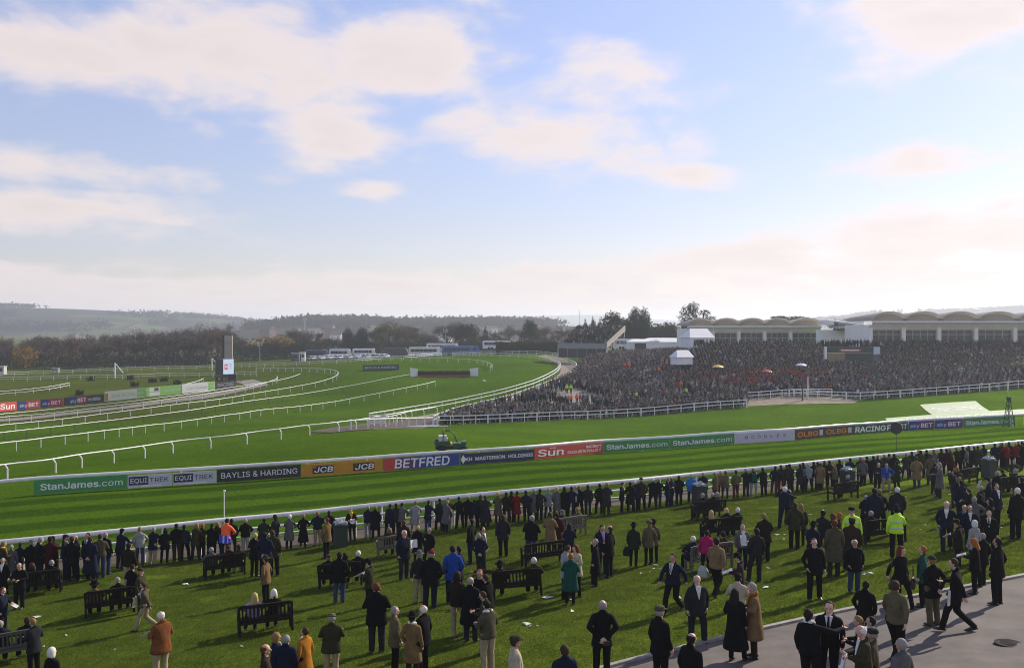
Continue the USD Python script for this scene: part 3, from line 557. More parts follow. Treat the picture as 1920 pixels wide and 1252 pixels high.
# ------------------------------------------------------------------ grandstand on the right
shellm = usdkit.material(stage, '/World/Looks/roof_shell', {'d': ('diffuse_bsdf', {'color': (.62, .58, .53)}), 't': ('translucent_bsdf', {'color': (.60, .57, .54)}), 'm': ('mix_closure', {'fac': .5})}, [('d.BSDF', 'm.closure1'), ('t.BSDF', 'm.closure2')], surface='m.closure'); stonew = mat('pale_render', (0.76, 0.73, 0.67), 0.85, 0.06, .5, 0.1, 4.0); fascia = mat('pale_fascia', (0.68, 0.67, 0.64), 0.7)
glassm = mat('dark_glazing', (0.035, 0.05, 0.045), 0.12, 0.3, .4, spec=0.5); frame = mat('pale_frame', (0.42, 0.43, 0.42), 0.6)
concrete = mat('concrete', (0.20, 0.195, 0.19), 0.9, 0.2, .7)
def stand_block(label, d, shells, v_eave, v_top, v_wall, v_win, z_floor, depth, uextra=(0, 0), roofc=shellm):
    'shells: (u_left, u_right) pairs in the facade plane y = d'
    X = lambda u: (u - CU) / FX * d; Z = lambda v: zof(v, d)
    x0, x1 = X(shells[0][0]), X(shells[-1][1]); c = np.array([x0, d, z_floor])
    t = thing('grandstand', label, 'grandstand', c)
    ze, zw, zn = Z(v_eave), Z(v_wall), Z(v_win)
    for a, b in shells:                                   # a curved shell over each bay, open towards the course
        xa, xb = X(a), X(b); w = (xb - xa) / 2; hgt = Z(v_top) - ze; n = 14
        th = np.linspace(0, np.pi, n); V = []; Fq = []
        for yy, k in ((-2.6, 1.0), (-1.2, 1.02), (depth, .55)):
            for o in (0.0, .18):
                V += [[xa + w - (w + .05) * math.cos(s) * 1.0 - c[0], yy, ze + (hgt * k) * math.sin(s) - o - z_floor] for s in th]
        V = np.array(V)
        def rows(p, q, flip):
            o = []
            for i in range(n - 1): o.append([p * n + i, p * n + i + 1, q * n + i + 1, q * n + i] if not flip else [p * n + i, q * n + i, q * n + i + 1, p * n + i + 1])
            return o
        Fq = rows(0, 2, True) + rows(2, 4, True) + rows(1, 3, False) + rows(3, 5, False) + rows(0, 1, False)
        part(t, 'roof_shell', (V, np.array(Fq)), roofc, smooth=40)
        nf = 10; xs = np.linspace(xa + .15, xb - .15, nf)      # closing face set back under each shell
        vv = []; 
        for x in xs: vv += [[x - c[0], -1.0, ze - .4 - z_floor], [x - c[0], -1.0, ze - .2 + (hgt - .2) * max(0, 1 - ((x - xa - w) / w) ** 2) ** .5 * .94 - z_floor]]
        part(t, 'shell_infill', (np.array(vv), np.array([[2 * i, 2 * i + 2, 2 * i + 3, 2 * i + 1] for i in range(nf - 1)])), roofc)
        part(t, 'eaves_beam', MB().box([xa + w - c[0], -2.3, ze - .35 - z_floor], [2 * w - .06, .5, .36]).mesh(), fascia)
        # hanging wall under the eaves, sloping back to the glazing
        part(t, 'upper_wall', MB().add([[xa - c[0], -1.9, ze - .5 - z_floor], [xb - c[0] - .04, -1.9, ze - .5 - z_floor], [xb - c[0] - .04, -.25, zw - z_floor], [xa - c[0], -.25, zw - z_floor]], [[3, 2, 1, 0]]).mesh(), stonew)
        pw = .62
        part(t, 'column', MB().box([xa - c[0], -.55, (zw + z_floor) / 2 + .2 - z_floor], [pw * 1.35, .8, zw - z_floor + .4]).mesh(), stonew)
        wx0, wx1 = xa + pw * .7 + .1, xb - pw * .7 - .1; nb = 4; bw = (wx1 - wx0) / nb
        for i in range(nb):
            for (za, zb) in ((zn + .06, zw - .04), (z_floor, zn - .06)):
                pane = part(t, 'window', MB().box([wx0 + (i + .5) * bw - c[0], .05, (za + zb) / 2 - z_floor], [bw - .14, .06, zb - za]).mesh(), glassm)
            part(t, 'mullion', MB().box([wx0 + i * bw - c[0], 0, (zw + z_floor) / 2 - z_floor], [.12, .18, zw - z_floor]).mesh(), frame)
        part(t, 'transom', MB().box([(wx0 + wx1) / 2 - c[0], -.01, zn - z_floor], [wx1 - wx0 - .04, .16, .12]).mesh(), frame)
    part(t, 'body', MB().box([(x0 + x1) / 2 - c[0], depth / 2 + .4, (ze - 1.0 - z_floor) / 2 - 2], [x1 - x0 - .3, depth - .5, ze - 1.0 - z_floor + 4]).mesh(), stonew)
    return t
stand_block('pale grandstand wing with five shell vaults, left of the flat roofed link', 252, [(1288, 1336), (1336, 1384), (1384, 1432.5), (1432.5, 1481), (1481, 1536)], 609.5, 596, 624, 633, 10.2, 16)
stand_block('pale grandstand wing with larger shell vaults at the right edge', 214, [(1630, 1692), (1692, 1758), (1758, 1827), (1827, 1900), (1900, 1975), (1975, 2050)], 600.5, 584, 618.5, 627, 11.6, 16)
def link():
    d = 236; X = lambda u: (u - CU) / FX * d; Z = lambda v: zof(v, d); c = np.array([X(1590), d, 10.0]); t = thing('link_building', 'flat roofed white link building between the two shell roofed wings', 'building', c)
    B = lambda u0, u1, v0, v1, y, dy: MB().box([(X(u0) + X(u1)) / 2 - c[0], y, (Z(v0) + Z(v1)) / 2 - c[2]], [X(u1) - X(u0), dy, abs(Z(v0) - Z(v1))]).mesh()
    part(t, 'wall', B(1537, 1672, 618.5, 660, 1.5, 3), stonew); part(t, 'lower_roof', B(1560, 1655, 611, 615, -1, 7), M('grey_roof', (.28, .30, .33), .6))
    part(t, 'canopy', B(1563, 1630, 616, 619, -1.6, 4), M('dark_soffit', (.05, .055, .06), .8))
    part(t, 'white_gable', B(1541, 1561, 601, 609, 1, 4), fascia)
    v = [[X(1536) - c[0], 3, Z(597) - c[2]], [X(1590) - c[0], 3, Z(607) - c[2]], [X(1640) - c[0], 3, Z(610) - c[2]], [X(1640) - c[0], 8, Z(604) - c[2]], [X(1560) - c[0], 12, Z(596) - c[2]]]
    part(t, 'sloping_roof', (np.array(v), np.array([[0, 1, 2], [0, 2, 3], [0, 3, 4]])), M('grey_roof', (.28, .30, .33), .6)); part(t, 'roof_screen', B(1590, 1634, 600, 608, 6, 2), fascia)
    for u0, u1, v0, v1 in ((1605, 1617, 630, 645), (1625, 1642, 632, 647), (1650, 1662, 630, 645)): part(t, 'window', B(u0, u1, v0, v1, -.03, .1), glassm)
link()
def terrace():
    # stepped concrete viewing terrace in front of the glazing: crowd stands on it
    t = thing('viewing_terrace', 'stepped concrete terrace packed with spectators below the shell roofed stand', 'terrace', (0, 0, 0))
    for k in range(18):
        d0 = 186 + k * 1.55; zz = ZT(k)
        xa, xb = (1318 - k - CU) / FX * d0, (1990 - CU) / FX * d0
        part(t, 'step', MB().box([(xa + xb) / 2, d0 + .775, zz - 2.0], [xb - xa, 1.54, 4.0]).mesh(), concrete)
ZT = lambda k: 6.2 + k * 0.325
terrace()
# ------------------------------------------------------------------ temporary stand of scaffolding
ST_O = on(1047, 262); ST_E = np.array([math.cos(-.62), math.sin(-.62), 0]); ST_R = np.array([-ST_E[1], ST_E[0], 0]); ST_W, ST_D, ST_H = 15.0, 10.0, 4.5
ST_Z = zof(649, 262)
def scaffold_stand():
    al = M('scaffold_pole', (.50, .50, .50), .5); pl = M('stand_side_boards', (.46, .42, .33), .8); dk = M('stand_deck', (.09, .09, .095), .8)
    c = np.array([ST_O[0], ST_O[1], ST_Z]); t = thing('temporary_stand', 'raked temporary scaffold stand full of people at the bend', 'grandstand', c)
    for k in range(12):
        a = ST_R * (k + .5) * ST_D / 12; z = k * ST_H / 12
        m = MB(); p = a + ST_E * 0; q = a + ST_E * ST_W; m.bar(p + [0, 0, z], q + [0, 0, z], ST_D / 12 - .02, .14); part(t, 'seat_deck', m.mesh(), dk)
    for e in (0.0, ST_W):
        m = MB(); a = ST_E * e; m.bar(a + [0, 0, 1.1], a + ST_R * ST_D + [0, 0, ST_H + 1.1], .08); m.bar(a + [0, 0, .6], a + ST_R * ST_D + [0, 0, ST_H + .6], .06)
        for k in range(9): p = a + ST_R * ST_D * k / 8; m.bar(p + [0, 0, ST_H * k / 8 - .1], p + [0, 0, ST_H * k / 8 + 1.1], .06)
        part(t, 'side_rail', m.mesh(), al)
    a = ST_E * (ST_W + .1)
    m = MB().add([a + [0, 0, .1], a + ST_R * ST_D + [0, 0, ST_H], a + ST_R * ST_D + [0, 0, ST_H + 1.1], a + [0, 0, 1.2]], [[0, 1, 2, 3]]).add([a + ST_E * .12 + [0, 0, .1], a + ST_E * .12 + ST_R * ST_D + [0, 0, ST_H], a + ST_E * .12 + ST_R * ST_D + [0, 0, ST_H + 1.1], a + ST_E * .12 + [0, 0, 1.2]], [[3, 2, 1, 0]])
    part(t, 'side_panel', m.mesh(), pl); m = MB().bar(a + [0, 0, -.1], a + ST_R * ST_D + [0, 0, ST_H - .2], .2, .25); part(t, 'raking_beam', m.mesh(), M('pale_beam', (.6, .58, .5), .6))
    m = MB().bar(ST_R * ST_D + [0, 0, ST_H + 1.1], ST_R * ST_D + ST_E * ST_W + [0, 0, ST_H + 1.1], .08); 
    for k in range(14): p = ST_R * ST_D + ST_E * ST_W * k / 13; m.bar(p + [0, 0, ST_H], p + [0, 0, ST_H + 1.1], .06)
    part(t, 'back_rail', m.mesh(), al)
    zg = [float(gz(*(c + ST_E * e + ST_R * r)[:2])) - c[2] for e in np.linspace(0, ST_W, 6) for r in (0, ST_D / 2, ST_D)]
    i = 0
    for e in np.linspace(0, ST_W, 6):
        for r in (0, ST_D / 2, ST_D):
            p = ST_E * e + ST_R * r; part(t, 'scaffold_leg', MB().bar(p + [0, 0, zg[i] - .1], p + [0, 0, ST_H * r / ST_D], .12).mesh(), al); i += 1
    for k in range(5):
        p = a + ST_R * ST_D * (k / 5); q_ = a + ST_R * ST_D * ((k + 1) / 5); part(t, 'brace', MB().bar(p + [0, 0, -1.3], q_ + [0, 0, ST_H * (k + 1) / 5 - .3], .08).mesh(), al)
    m = MB().bar(ST_E * 0 + [0, 0, .2] - ST_R * .2, ST_E * ST_W + [0, 0, .2] - ST_R * .2, .08, 1.5); part(t, 'front_panel', m.mesh(), M('stand_front', (.20, .21, .22), .7))
    m = MB().bar(ST_E * 0 + [0, 0, -1.8], ST_E * ST_W + [0, 0, -1.8], .1, 2.4); part(t, 'skirt_boards', m.mesh(), M('stand_skirt', (.045, .042, .04), .8))
scaffold_stand()
# ------------------------------------------------------------------ marquees, tents, cabins
canvas = mat('white_canvas', (0.66, 0.66, 0.68), 0.7, 0.06, 1.0); doorm = M('dark_opening', (.03, .035, .045), .8)
def tent(label, u, d, w, dp, hw, hr, rz=0.0, door=True, name='marquee', vb=None):
    p = on(u, d)
    if vb: p[2] = zof(vb, d)
    t = thing(name, label, 'tent', p, rz)
    b = MB().box([0, 0, hw / 2], [w, dp, hw]).mesh(); part(t, 'wall', b, canvas)
    e = .25; V = np.array([[-w / 2 - e, -dp / 2 - e, hw], [w / 2 + e, -dp / 2 - e, hw], [w / 2 + e, dp / 2 + e, hw], [-w / 2 - e, dp / 2 + e, hw], [-w / 2 + w * .18, 0, hr], [w / 2 - w * .05, 0, hr]])
    part(t, 'roof', (V + [0, 0, .01], np.array([[0, 1, 5], [0, 5, 4], [1, 2, 5], [2, 3, 4], [2, 4, 5], [3, 0, 4]])), canvas)
    if door: part(t, 'opening', MB().box([-w * .12, -dp / 2 - .01, hw * .42], [w * .36, .08, hw * .84]).mesh(), doorm)
tent('large white marquee with a dark opening at the left end of the stand', 1307, 226, 5.6, 7, 2.8, 4.9, .15, vb=655)
tent('small white tent with a sloping roof standing among the crowd', 1278, 196, 3.4, 3.2, 1.5, 2.9, .3, False, 'tent', vb=683)
tent('long low white marquee beyond the temporary stand', 1245, 300, 16, 8, 3.2, 4.4, 0, False, vb=660)
tent('white hospitality marquee with a row of dark windows right of the temporary stand', 1205, 285, 9, 6, 2.6, 3.4, 0, True, vb=657)
def control_box():
    d = 197; X = lambda u: (u - CU) / FX * d; Z = lambda v: zof(v, d); c = np.array([X(1590), d, Z(690)]); t = thing('betting_kiosk', 'dark green kiosk with a red sign rising from the crowd below the link building', 'kiosk', c)
    B = lambda u0, u1, v0, v1, y, dy: MB().box([(X(u0) + X(u1)) / 2 - c[0], y, (Z(v0) + Z(v1)) / 2 - c[2]], [X(u1) - X(u0), dy, abs(Z(v0) - Z(v1))]).mesh()
    g = M('kiosk_green', (.012, .04, .03), .6)
    part(t, 'upper_board', B(1550, 1638, 650, 661, 0, .5), g); part(t, 'red_sign', B(1572, 1614, 653.5, 659.5, -.29, .06), M('kiosk_red', (.30, .03, .03), .6)); part(t, 'sign_lettering', B(1576, 1610, 655.5, 657.5, -.33, .03), fontw)
    part(t, 'side_wall', B(1550, 1584, 661.5, 690, .8, 2.2), M('kiosk_tan', (.21, .16, .09), .85)); part(t, 'counter_wall', B(1584.5, 1638, 661.5, 690, 1.1, 2.2), g); part(t, 'post', B(1545.5, 1549.5, 650, 673, -.2, .4), fascia)
    part(t, 'banner', B(1637, 1649, 650, 664, -.3, .1), M('pale_blue_banner', (.42, .5, .56), .7))
control_box()
def umbrella(label, u, v, d, col, r=1.15):
    z = zof(v, d); x = (u - CU) / FX * d; g = float(gz(x, d)); t = thing('umbrella', label, 'umbrella', (x, d, z), group='umbrellas above the crowd')
    n = 8; an = np.arange(n) * 2 * np.pi / n; ring = [(1, -.42), (.82, -.24), (.45, -.06), (.02, 0)]
    V = np.array([[r * k * math.cos(a), r * k * math.sin(a), h] for k, h in ring for a in an]); Fq = [[i * n + j, i * n + (j + 1) % n, (i + 1) * n + (j + 1) % n, (i + 1) * n + j] for i in range(3) for j in range(n)]
    part(t, 'canopy', (V, np.array(Fq)), col, smooth=30); part(t, 'pole', MB().tube([[0, 0, -2.1], [0, 0, .12]], .03, 6).mesh(), frame)
umbrella('yellow umbrella open above the crowd in front of the marquee', 1346, 684, 187, M('umbrella_yellow', (.62, .46, .08), .6)); umbrella('red umbrella open above the crowd left of the pale blue one', 1437, 693, 183, M('umbrella_red', (.5, .05, .07), .6))
umbrella('pale blue and white umbrella open above the crowd below the kiosk', 1502, 681, 186, M('umbrella_white', (.52, .56, .72), .6)); 
# ------------------------------------------------------------------ screen, tower, fence, utility vehicle, poles
def screen():
    d = 236; a = on(421, d); yaw = .55; t = thing('big_screen', 'black boxed video screen showing a white picture with a red square', 'screen', a, 0)
    R = lambda v: np.array(v) @ np.array([[math.cos(yaw), math.sin(yaw), 0], [-math.sin(yaw), math.cos(yaw), 0], [0, 0, 1]])
    w, dp, h, z0 = 2.9, 3.6, 4.0, 1.35; blk = M('screen_black', (.008, .009, .012), .5)
    tr = lambda m: (R(m[0]), m[1])
    yaw = -.75
    bx = lambda c, s: tr(MB().box(c, s).mesh())
    part(t, 'cabinet', bx([0, 0, z0 + h / 2], [dp, w, h]), blk)
    x = dp / 2 + .012
    L = lambda c, s, m, n: part(t, n, bx(c, s), m)
    lit = usdkit.material(stage, '/World/Looks/screen_white', {'e': ('principled_bsdf', {'base_color': (.3, .32, .36), 'emission_color': (.62, .78, 1.0), 'emission_strength': .42, 'roughness': .4})}, [], surface='e.BSDF')
    redl = usdkit.material(stage, '/World/Looks/screen_red', {'e': ('principled_bsdf', {'base_color': (.4, .03, .04), 'emission_color': (.75, .06, .07), 'emission_strength': .45})}, [], surface='e.BSDF')
    # picture on the right hand face
    L([x, 0, z0 + h / 2 + .1], [.02, w - .05, h - .35], lit, 'screen_face'); L([x + .015, -.62, z0 + h * .52], [.02, .95, 1.35], redl, 'red_square')
    for yy, zz, wy, wz in ((-.85, .62, .12, .75), (-.70, .72, .25, .14), (-.70, .55, .2, .14), (-.42, .74, .3, .14), (-.42, .58, .26, .14), (-.42, .42, .3, .14), (-.28, .58, .1, .8)): L([x + .03, yy, z0 + h * .52 + (zz - .58) * 1.6], [.02, wy, wz], lit, 'screen_sign')
    for k in range(3): L([x + .015, .55, z0 + h * (.68 - .13 * k)], [.02, .7 - .12 * k, .16], M('screen_grey', (.35, .4, .45), .5), 'screen_text')
    part(t, 'trailer', bx([0, 0, .95], [dp + .6, w + .3, .35]), blk)
    for s in (-1, 1): part(t, 'wheel', tr(MB().tube([[s * 1.2, -w / 2 - .2, .42], [s * 1.2, -w / 2 + .1, .42]], .42, 12).mesh()), blk); part(t, 'support_leg', bx([s * 1.7, w / 2 - .2, .5], [.15, .15, 1.0]), blk)
    b = on(436, 226); t2 = thing('generator', 'small black generator unit on wheels right below the screen', 'generator', b)
    part(t2, 'housing', MB().box([0, 0, 1.1], [2.0, 1.4, 1.7]).mesh(), blk); part(t2, 'exhaust', MB().tube([[.4, 0, 1.9], [.4, 0, 2.9]], .12, 8).mesh(), blk); part(t2, 'drawbar', MB().bar([1, 0, .5], [2.2, 0, .35], .1).mesh(), blk)
    for s in (-1, 1): part(t2, 'wheel', MB().tube([[-.3, s * .75, .38], [-.3, s * .9, .38]], .38, 12).mesh(), blk)
    e = on(425, 262); t3 = thing('tower', 'tall grey slab tower with a dark side behind the video screen', 'tower', e)
    W_ = 18 / FX * 262; Ht = zof(629, 262) - e[2]
    part(t3, 'front_slab', MB().box([.5, 0, Ht / 2], [W_ * .82, .5, Ht]).mesh(), M('tower_grey', (.30, .275, .24), .8, .15, .4)); part(t3, 'dark_side', MB().box([-W_ * .41 + .2, .5, Ht / 2 + .05], [.62, 1.2, Ht + .1]).mesh(), blk); part(t3, 'name_band', MB().box([.5, -.27, Ht * .80], [W_ * .58, .06, .32]).mesh(), M('tower_band', (.26, .20, .17), .8))
screen()
def steeplechase_fence():
    a, b = at(784, 706), at(881, 705.5); d = b - a; W = math.hypot(*d[:2]); rz = math.atan2(d[1], d[0]); sl = d[2] / W
    t = thing('steeplechase_fence', 'dark birch steeplechase fence with two white wings', 'fence', a, rz)
    m = MB()
    rs = np.random.default_rng(3)
    for k in range(260):
        x = rs.uniform(0, W); y = rs.uniform(.0, .5); hh = rs.uniform(1.05, 1.32); m.bar([x, y, x * sl + .1], [x + rs.normal(0, .06), y + .12, x * sl + hh], .09)
    part(t, 'birch', m.mesh(), M('birch_brush', (.030, .020, .013), .95, .3, 5), kind='stuff')
    part(t, 'birch_core', MB().bar([0, .28, .55], [W, .28, .55 + W * sl], .35, 1.0).mesh(), M('birch_brush', (0, 0, 0)))
    part(t, 'take_off_board', MB().bar([0, -.12, .14], [W, -.12, .14 + W * sl], .1, .30).mesh(), M('takeoff_orange', (.30, .07, .02), .7))
    for x, s in ((-.9, -1), (W + .9, 1)):
        z = x * sl
        m = MB().add([[x - .9, -.5, z], [x + .9, .3, z], [x + .9, .3, z + 1.65], [x - .9, -.5, z + 2.0], [x - .9, -.4, z], [x + .9, .4, z], [x + .9, .4, z + 1.65], [x - .9, -.4, z + 2.0]] if s < 0 else [[x - .9, .3, z], [x + .9, -.5, z], [x + .9, -.5, z + 2.0], [x - .9, .3, z + 1.7], [x - .9, .4, z], [x + .9, -.4, z], [x + .9, -.4, z + 2.0], [x - .9, .4, z + 1.7]], [[0, 1, 2, 3], [7, 6, 5, 4], [0, 3, 7, 4], [1, 5, 6, 2], [3, 2, 6, 7]])
        part(t, 'wing', m.mesh(), white_wood)
steeplechase_fence()
def utility_vehicle():
    p = at(845, 851); p = on(846, 80.0); t = thing('utility_vehicle', 'small green open utility vehicle with a roll cage behind the far rail', 'utility vehicle', p, .15)
    g = M('vehicle_green', (.015, .06, .02), .45); k = M('rubber', (.015, .015, .015), .85); ye = M('seat_yellow', (.55, .42, .04), .6)
    b = MB().box([.65, 0, .62], [1.0, 1.35, .42]); b.box([1.05, 0, .86], [.35, 1.2, .16]); part(t, 'bonnet', b.mesh(), g)
    part(t, 'load_bed', MB().box([-.75, 0, .72], [1.25, 1.4, .12]).box([-1.36, 0, .88], [.05, 1.4, .3]).box([-.75, -.68, .88], [1.25, .05, .3]).box([-.75, .68, .88], [1.25, .05, .3]).mesh(), g)
    part(t, 'chassis', MB().box([0, 0, .42], [2.6, 1.1, .16]).mesh(), k)
    for x in (-.8, .9):
        for y in (-.62, .62): part(t, 'wheel', MB().tube([[x, y - .13, .3], [x, y + .13, .3]], .3, 14).mesh(), k)
    for y in (-.6, .6): part(t, 'roll_bar', MB().tube([[.55, y, .8], [.25, y, 1.5], [-.05, y, 1.82], [-.45, y, 1.86], [-.7, y, 1.7], [-.75, y, .8]], .045, 8).mesh(), g, smooth=40)
    for x, z in ((-.05, 1.82), (-.55, 1.85)): part(t, 'cross_bar', MB().tube([[x, -.6, z], [x, .6, z]], .04, 8).mesh(), g)
    part(t, 'seat', MB().box([-.15, 0, .78], [.45, 1.1, .14]).box([-.36, 0, 1.02], [.1, 1.1, .42]).mesh(), ye); part(t, 'steering_wheel', trimesh.creation.torus(.17, .02).apply_transform(trimesh.transformations.rotation_matrix(.9, [0, 1, 0])).apply_translation([.32, .3, 1.05]), k)
    part(t, 'storage_box', MB().box([-.72, 0, 1.12], [.62, .95, .55]).box([-.72, 0, 1.42], [.66, .99, .05]).mesh(), M('box_grey_white', (.5, .5, .52), .5)); part(t, 'beacon', MB().tube([[-.62, 0, 1.88], [-.62, 0, 2.02]], .06, 8).mesh(), M('beacon_orange', (.7, .25, .02), .3))
utility_vehicle()
def gate():
    p = at(708, 800); t = thing('slatted_gate', 'white slatted gate at the end of the inner rail', 'gate', p, .25)
    for k in range(5): part(t, 'slat', MB().box([0, 0, .45 + k * .24], [2.1, .05, .15]).mesh(), white_wood)
    for x in (-1, 1): part(t, 'gate_post', MB().box([x, .06, .8], [.1, .06, 1.7]).mesh(), white_wood); part(t, 'foot', MB().box([x, 0, .05], [.12, .9, .08]).mesh(), white_wood)
    q_ = at(797, 801); t = thing('stacked_rail_sections', 'pile of loose white rail sections lying on the turf by the fence corner', 'rail sections', q_, .1)
    rs = np.random.default_rng(5)
    for k in range(6): y = rs.uniform(-.5, .5); a = rs.normal(0, .12); part(t, 'rail_section', MB().tube([[-3 + rs.uniform(-.8, .8), y, .08 + .05 * (k % 3)], [2.4 + rs.uniform(-.8, .8), y + a, .10 + .05 * (k % 3)]], .06, 6).mesh(), white_rail)
gate()
def pole(name, label, uv_base, v_top, r, m, cat='pole', disc=None, d=None):
    b = at(*uv_base) if d is None else on(uv_base[0], d); ht = zof(v_top, b[1]) - b[2]; t = thing(name, label, cat, b)
    part(t, 'shaft', MB().tube([[0, 0, -.1], [0, 0, ht]], [r, r * .8], 8).mesh(), m)
    if disc: part(t, 'disc', MB().tube([[0, -.05, ht - disc], [0, .05, ht - disc]], disc, 24).mesh(), M('winning_post_disc', (.02, .022, .03), .5)); part(t, 'disc_rim', trimesh.creation.torus(disc + .02, .035).apply_transform(trimesh.transformations.rotation_matrix(math.pi / 2, [1, 0, 0])).apply_translation([0, 0, ht - disc]), m)
    else: part(t, 'cap', MB().box([0, 0, ht + .03], [r * 2.6, r * 2.6, .08]).mesh(), m)
pole('winning_post', 'slim dark winning post with a round disc standing by the near rail', (1681, 875), 793, .022, dark_post, 'winning post', disc=.34)
pole('white_pole', 'thin white pole standing upright just behind the orange jacketed steward', (420, 1005), 921, .035, white_rail)
pole('marker_post', 'dark post with white upper part in front of the sandy gap', (1505, 752), 706, .12, M('post_brown', (.05, .045, .04), .8)); pole('marker_post', 'plain white post just right of the dark marker post', (1515, 748), 708, .12, white_wood)
pole('white_pole', 'slim white pole rising behind the lattice frame on the right', (1890, 736), 716, .08, white_wood)
def lattice():
    b = on(1892, 92.0); ht = zof(749, 92) - b[2]; t = thing('camera_mast', 'dark lattice A frame mast standing behind the far rail at the right', 'mast', b, .4); k = M('mast_dark', (.02, .024, .024), .6)
    legs = [(-.45, -.3), (.45, -.3), (.45, .3), (-.45, .3)]
    for x, y in legs: part(t, 'leg', MB().bar([x, y, 0], [x * .25, y * .25, ht], .05).mesh(), k)
    for i in range(6):
        f0, f1 = i / 6, (i + 1) / 6; g0, g1 = 1 - .75 * f0, 1 - .75 * f1
        for j in range(4): a, c = legs[j], legs[(j + 1) % 4]; part(t, 'brace', MB().bar([a[0] * g0, a[1] * g0, ht * f0], [c[0] * g1, c[1] * g1, ht * f1], .03).mesh(), k)
    part(t, 'stay', MB().bar([-1.6, -.8, 0], [-.1, 0, ht * .8], .03).mesh(), k); part(t, 'head_box', MB().box([0, 0, ht + .12], [.3, .3, .3]).mesh(), k)
lattice()
# sponsor's sheets lying flat on the turf
def ground_sheet(label, quad, texts):
    q4 = np.array([at(*p)[:2] for p in quad]); m = drape(q4, .05, 1.0); c = m[0].mean(0); t = thing('ground_sheet', label, 'ground sheet', c, group='painted sheets pegged on the turf')
    part(t, 'sheet', (m[0] - c, m[1]), M('sheet_pale_green', (.36, .44, .25), .7, .1, .8))
    for tx, x0, x1, y0, y1 in texts:
        v, f = shear_text(tx, y1 - y0, x1 - x0); a, b, s = v[:, 0] + x0, v[:, 1] + y0, 0
        P2 = (q4[0] * ((1 - a) * (1 - b))[:, None] + q4[1] * (a * (1 - b))[:, None] + q4[2] * (a * b)[:, None] + q4[3] * ((1 - a) * b)[:, None])
        part(t, 'lettering', (np.c_[P2, gz(P2[:, 0], P2[:, 1]) + .075 + v[:, 2]] - c, f), M('sheet_white', (.62, .64, .58), .7))
ground_sheet('upper slanting pale green sheet with faint white lettering', [(1752, 780), (1861, 773), (1830, 752), (1725, 759)], [('StanJames', .12, .92, .3, .7)])
ground_sheet('lower long pale green sheet running along the rail on the right', [(1672, 797), (1990, 776), (1990, 764), (1660, 784.5)], [('StanJames.com', .1, .62, .25, .75)])

# ------------------------------------------------------------------ coaches, cars, vans
rubber = M('rubber', (.015, .015, .015), .85); tint = mat('tinted_glass', (.015, .02, .026), .1)
def coach(label, u0, u1, d, body, h=3.4, rz=0.0, vb=None, stripe=None):
    x0, x1 = (u0 - CU) / FX * d, (u1 - CU) / FX * d; Lc = x1 - x0; x = (x0 + x1) / 2; z = float(gz(x, d)) if vb is None else zof(vb, d)
    t = thing('coach', label, 'coach', (x, d, z), rz, group='coaches parked beyond the bend'); w = 2.5
    prof = [(-Lc / 2, .35), (Lc / 2 - .1, .35), (Lc / 2, .9), (Lc / 2 - .15, 1.6), (Lc / 2 - .75, h - .12), (Lc / 2 - 1.3, h), (-Lc / 2 + .3, h), (-Lc / 2, h - .3)]
    import shapely
    m = trimesh.creation.extrude_polygon(shapely.Polygon(prof), w, engine='earcut'); v = np.array(m.vertices); v = np.stack([v[:, 0], v[:, 2] - w / 2, v[:, 1]], 1); part(t, 'body', (v, m.faces[:, ::-1]), body)
    n = max(4, int(Lc / 1.7)); gl = (Lc - 2.2) / n
    for k in range(n): part(t, 'side_window', MB().box([-Lc / 2 + .6 + gl * (k + .5), -w / 2 - .01, h * .66], [gl - .08, .05, h * .30]).mesh(), tint)
    part(t, 'windscreen', MB().add([[Lc / 2 - .06, -w / 2 + .1, 1.35], [Lc / 2 - .06, w / 2 - .1, 1.35], [Lc / 2 - .66, w / 2 - .1, h - .25], [Lc / 2 - .66, -w / 2 + .1, h - .25]], [[0, 1, 2, 3]]).mesh(), tint)
    for xx in (-Lc * .28, -Lc * .18, Lc * .30): part(t, 'wheel', MB().tube([[xx, -w / 2 - .02, .5], [xx, -w / 2 + .3, .5]], .5, 14).mesh(), rubber)
    if stripe: part(t, 'stripe', MB().box([-.2, -w / 2 - .006, h * .36], [Lc - .5, .03, h * .16]).mesh(), stripe)
cw, cbl, cdk = M('coach_white', (.62, .63, .65), .35), M('coach_blue', (.05, .10, .32), .35), M('coach_dark', (.02, .03, .035), .35)
coach('white coach facing right in front of the bare trees', 767, 828, 343, cw); coach('blue coach parked just right of the white one', 829, 889, 352, cbl, stripe=cdk); coach('second blue coach half hidden behind the first blue one', 842, 900, 362, cbl)
coach('long white coach roof showing behind the blue coaches', 800, 862, 375, cw, vb=660); coach('dark green coach left of the white one', 719, 766, 350, cdk); coach('dark blue coach with a pale roof at the left of the car park', 572, 617, 345, M('coach_navy', (.03, .04, .09), .35)); 
coach('white coach with a dark side at the middle of the car park', 618, 660, 358, cw); coach('white coach behind the parked cars', 662, 706, 362, cw, stripe=cbl)
coach('pale coach parked right of the blue coaches against the hedge', 905, 960, 372, cw, vb=655); coach('white coach with dark windows beyond the temporary stand', 1150, 1205, 305, cw, vb=655); coach('white coach behind the long marquee', 1216, 1272, 318, cw, vb=652)
coach('dark coach left of the pale cabin', 612, 655, 372, cdk, h=3.8)
def car_mesh():
    k = klass('parked_car_model'); import shapely
    body = [(-2.1, .35), (2.1, .35), (2.15, .7), (1.9, .88), (1.1, .95), (.5, 1.42), (-1.0, 1.46), (-1.75, .98), (-2.1, .92)]
    return body
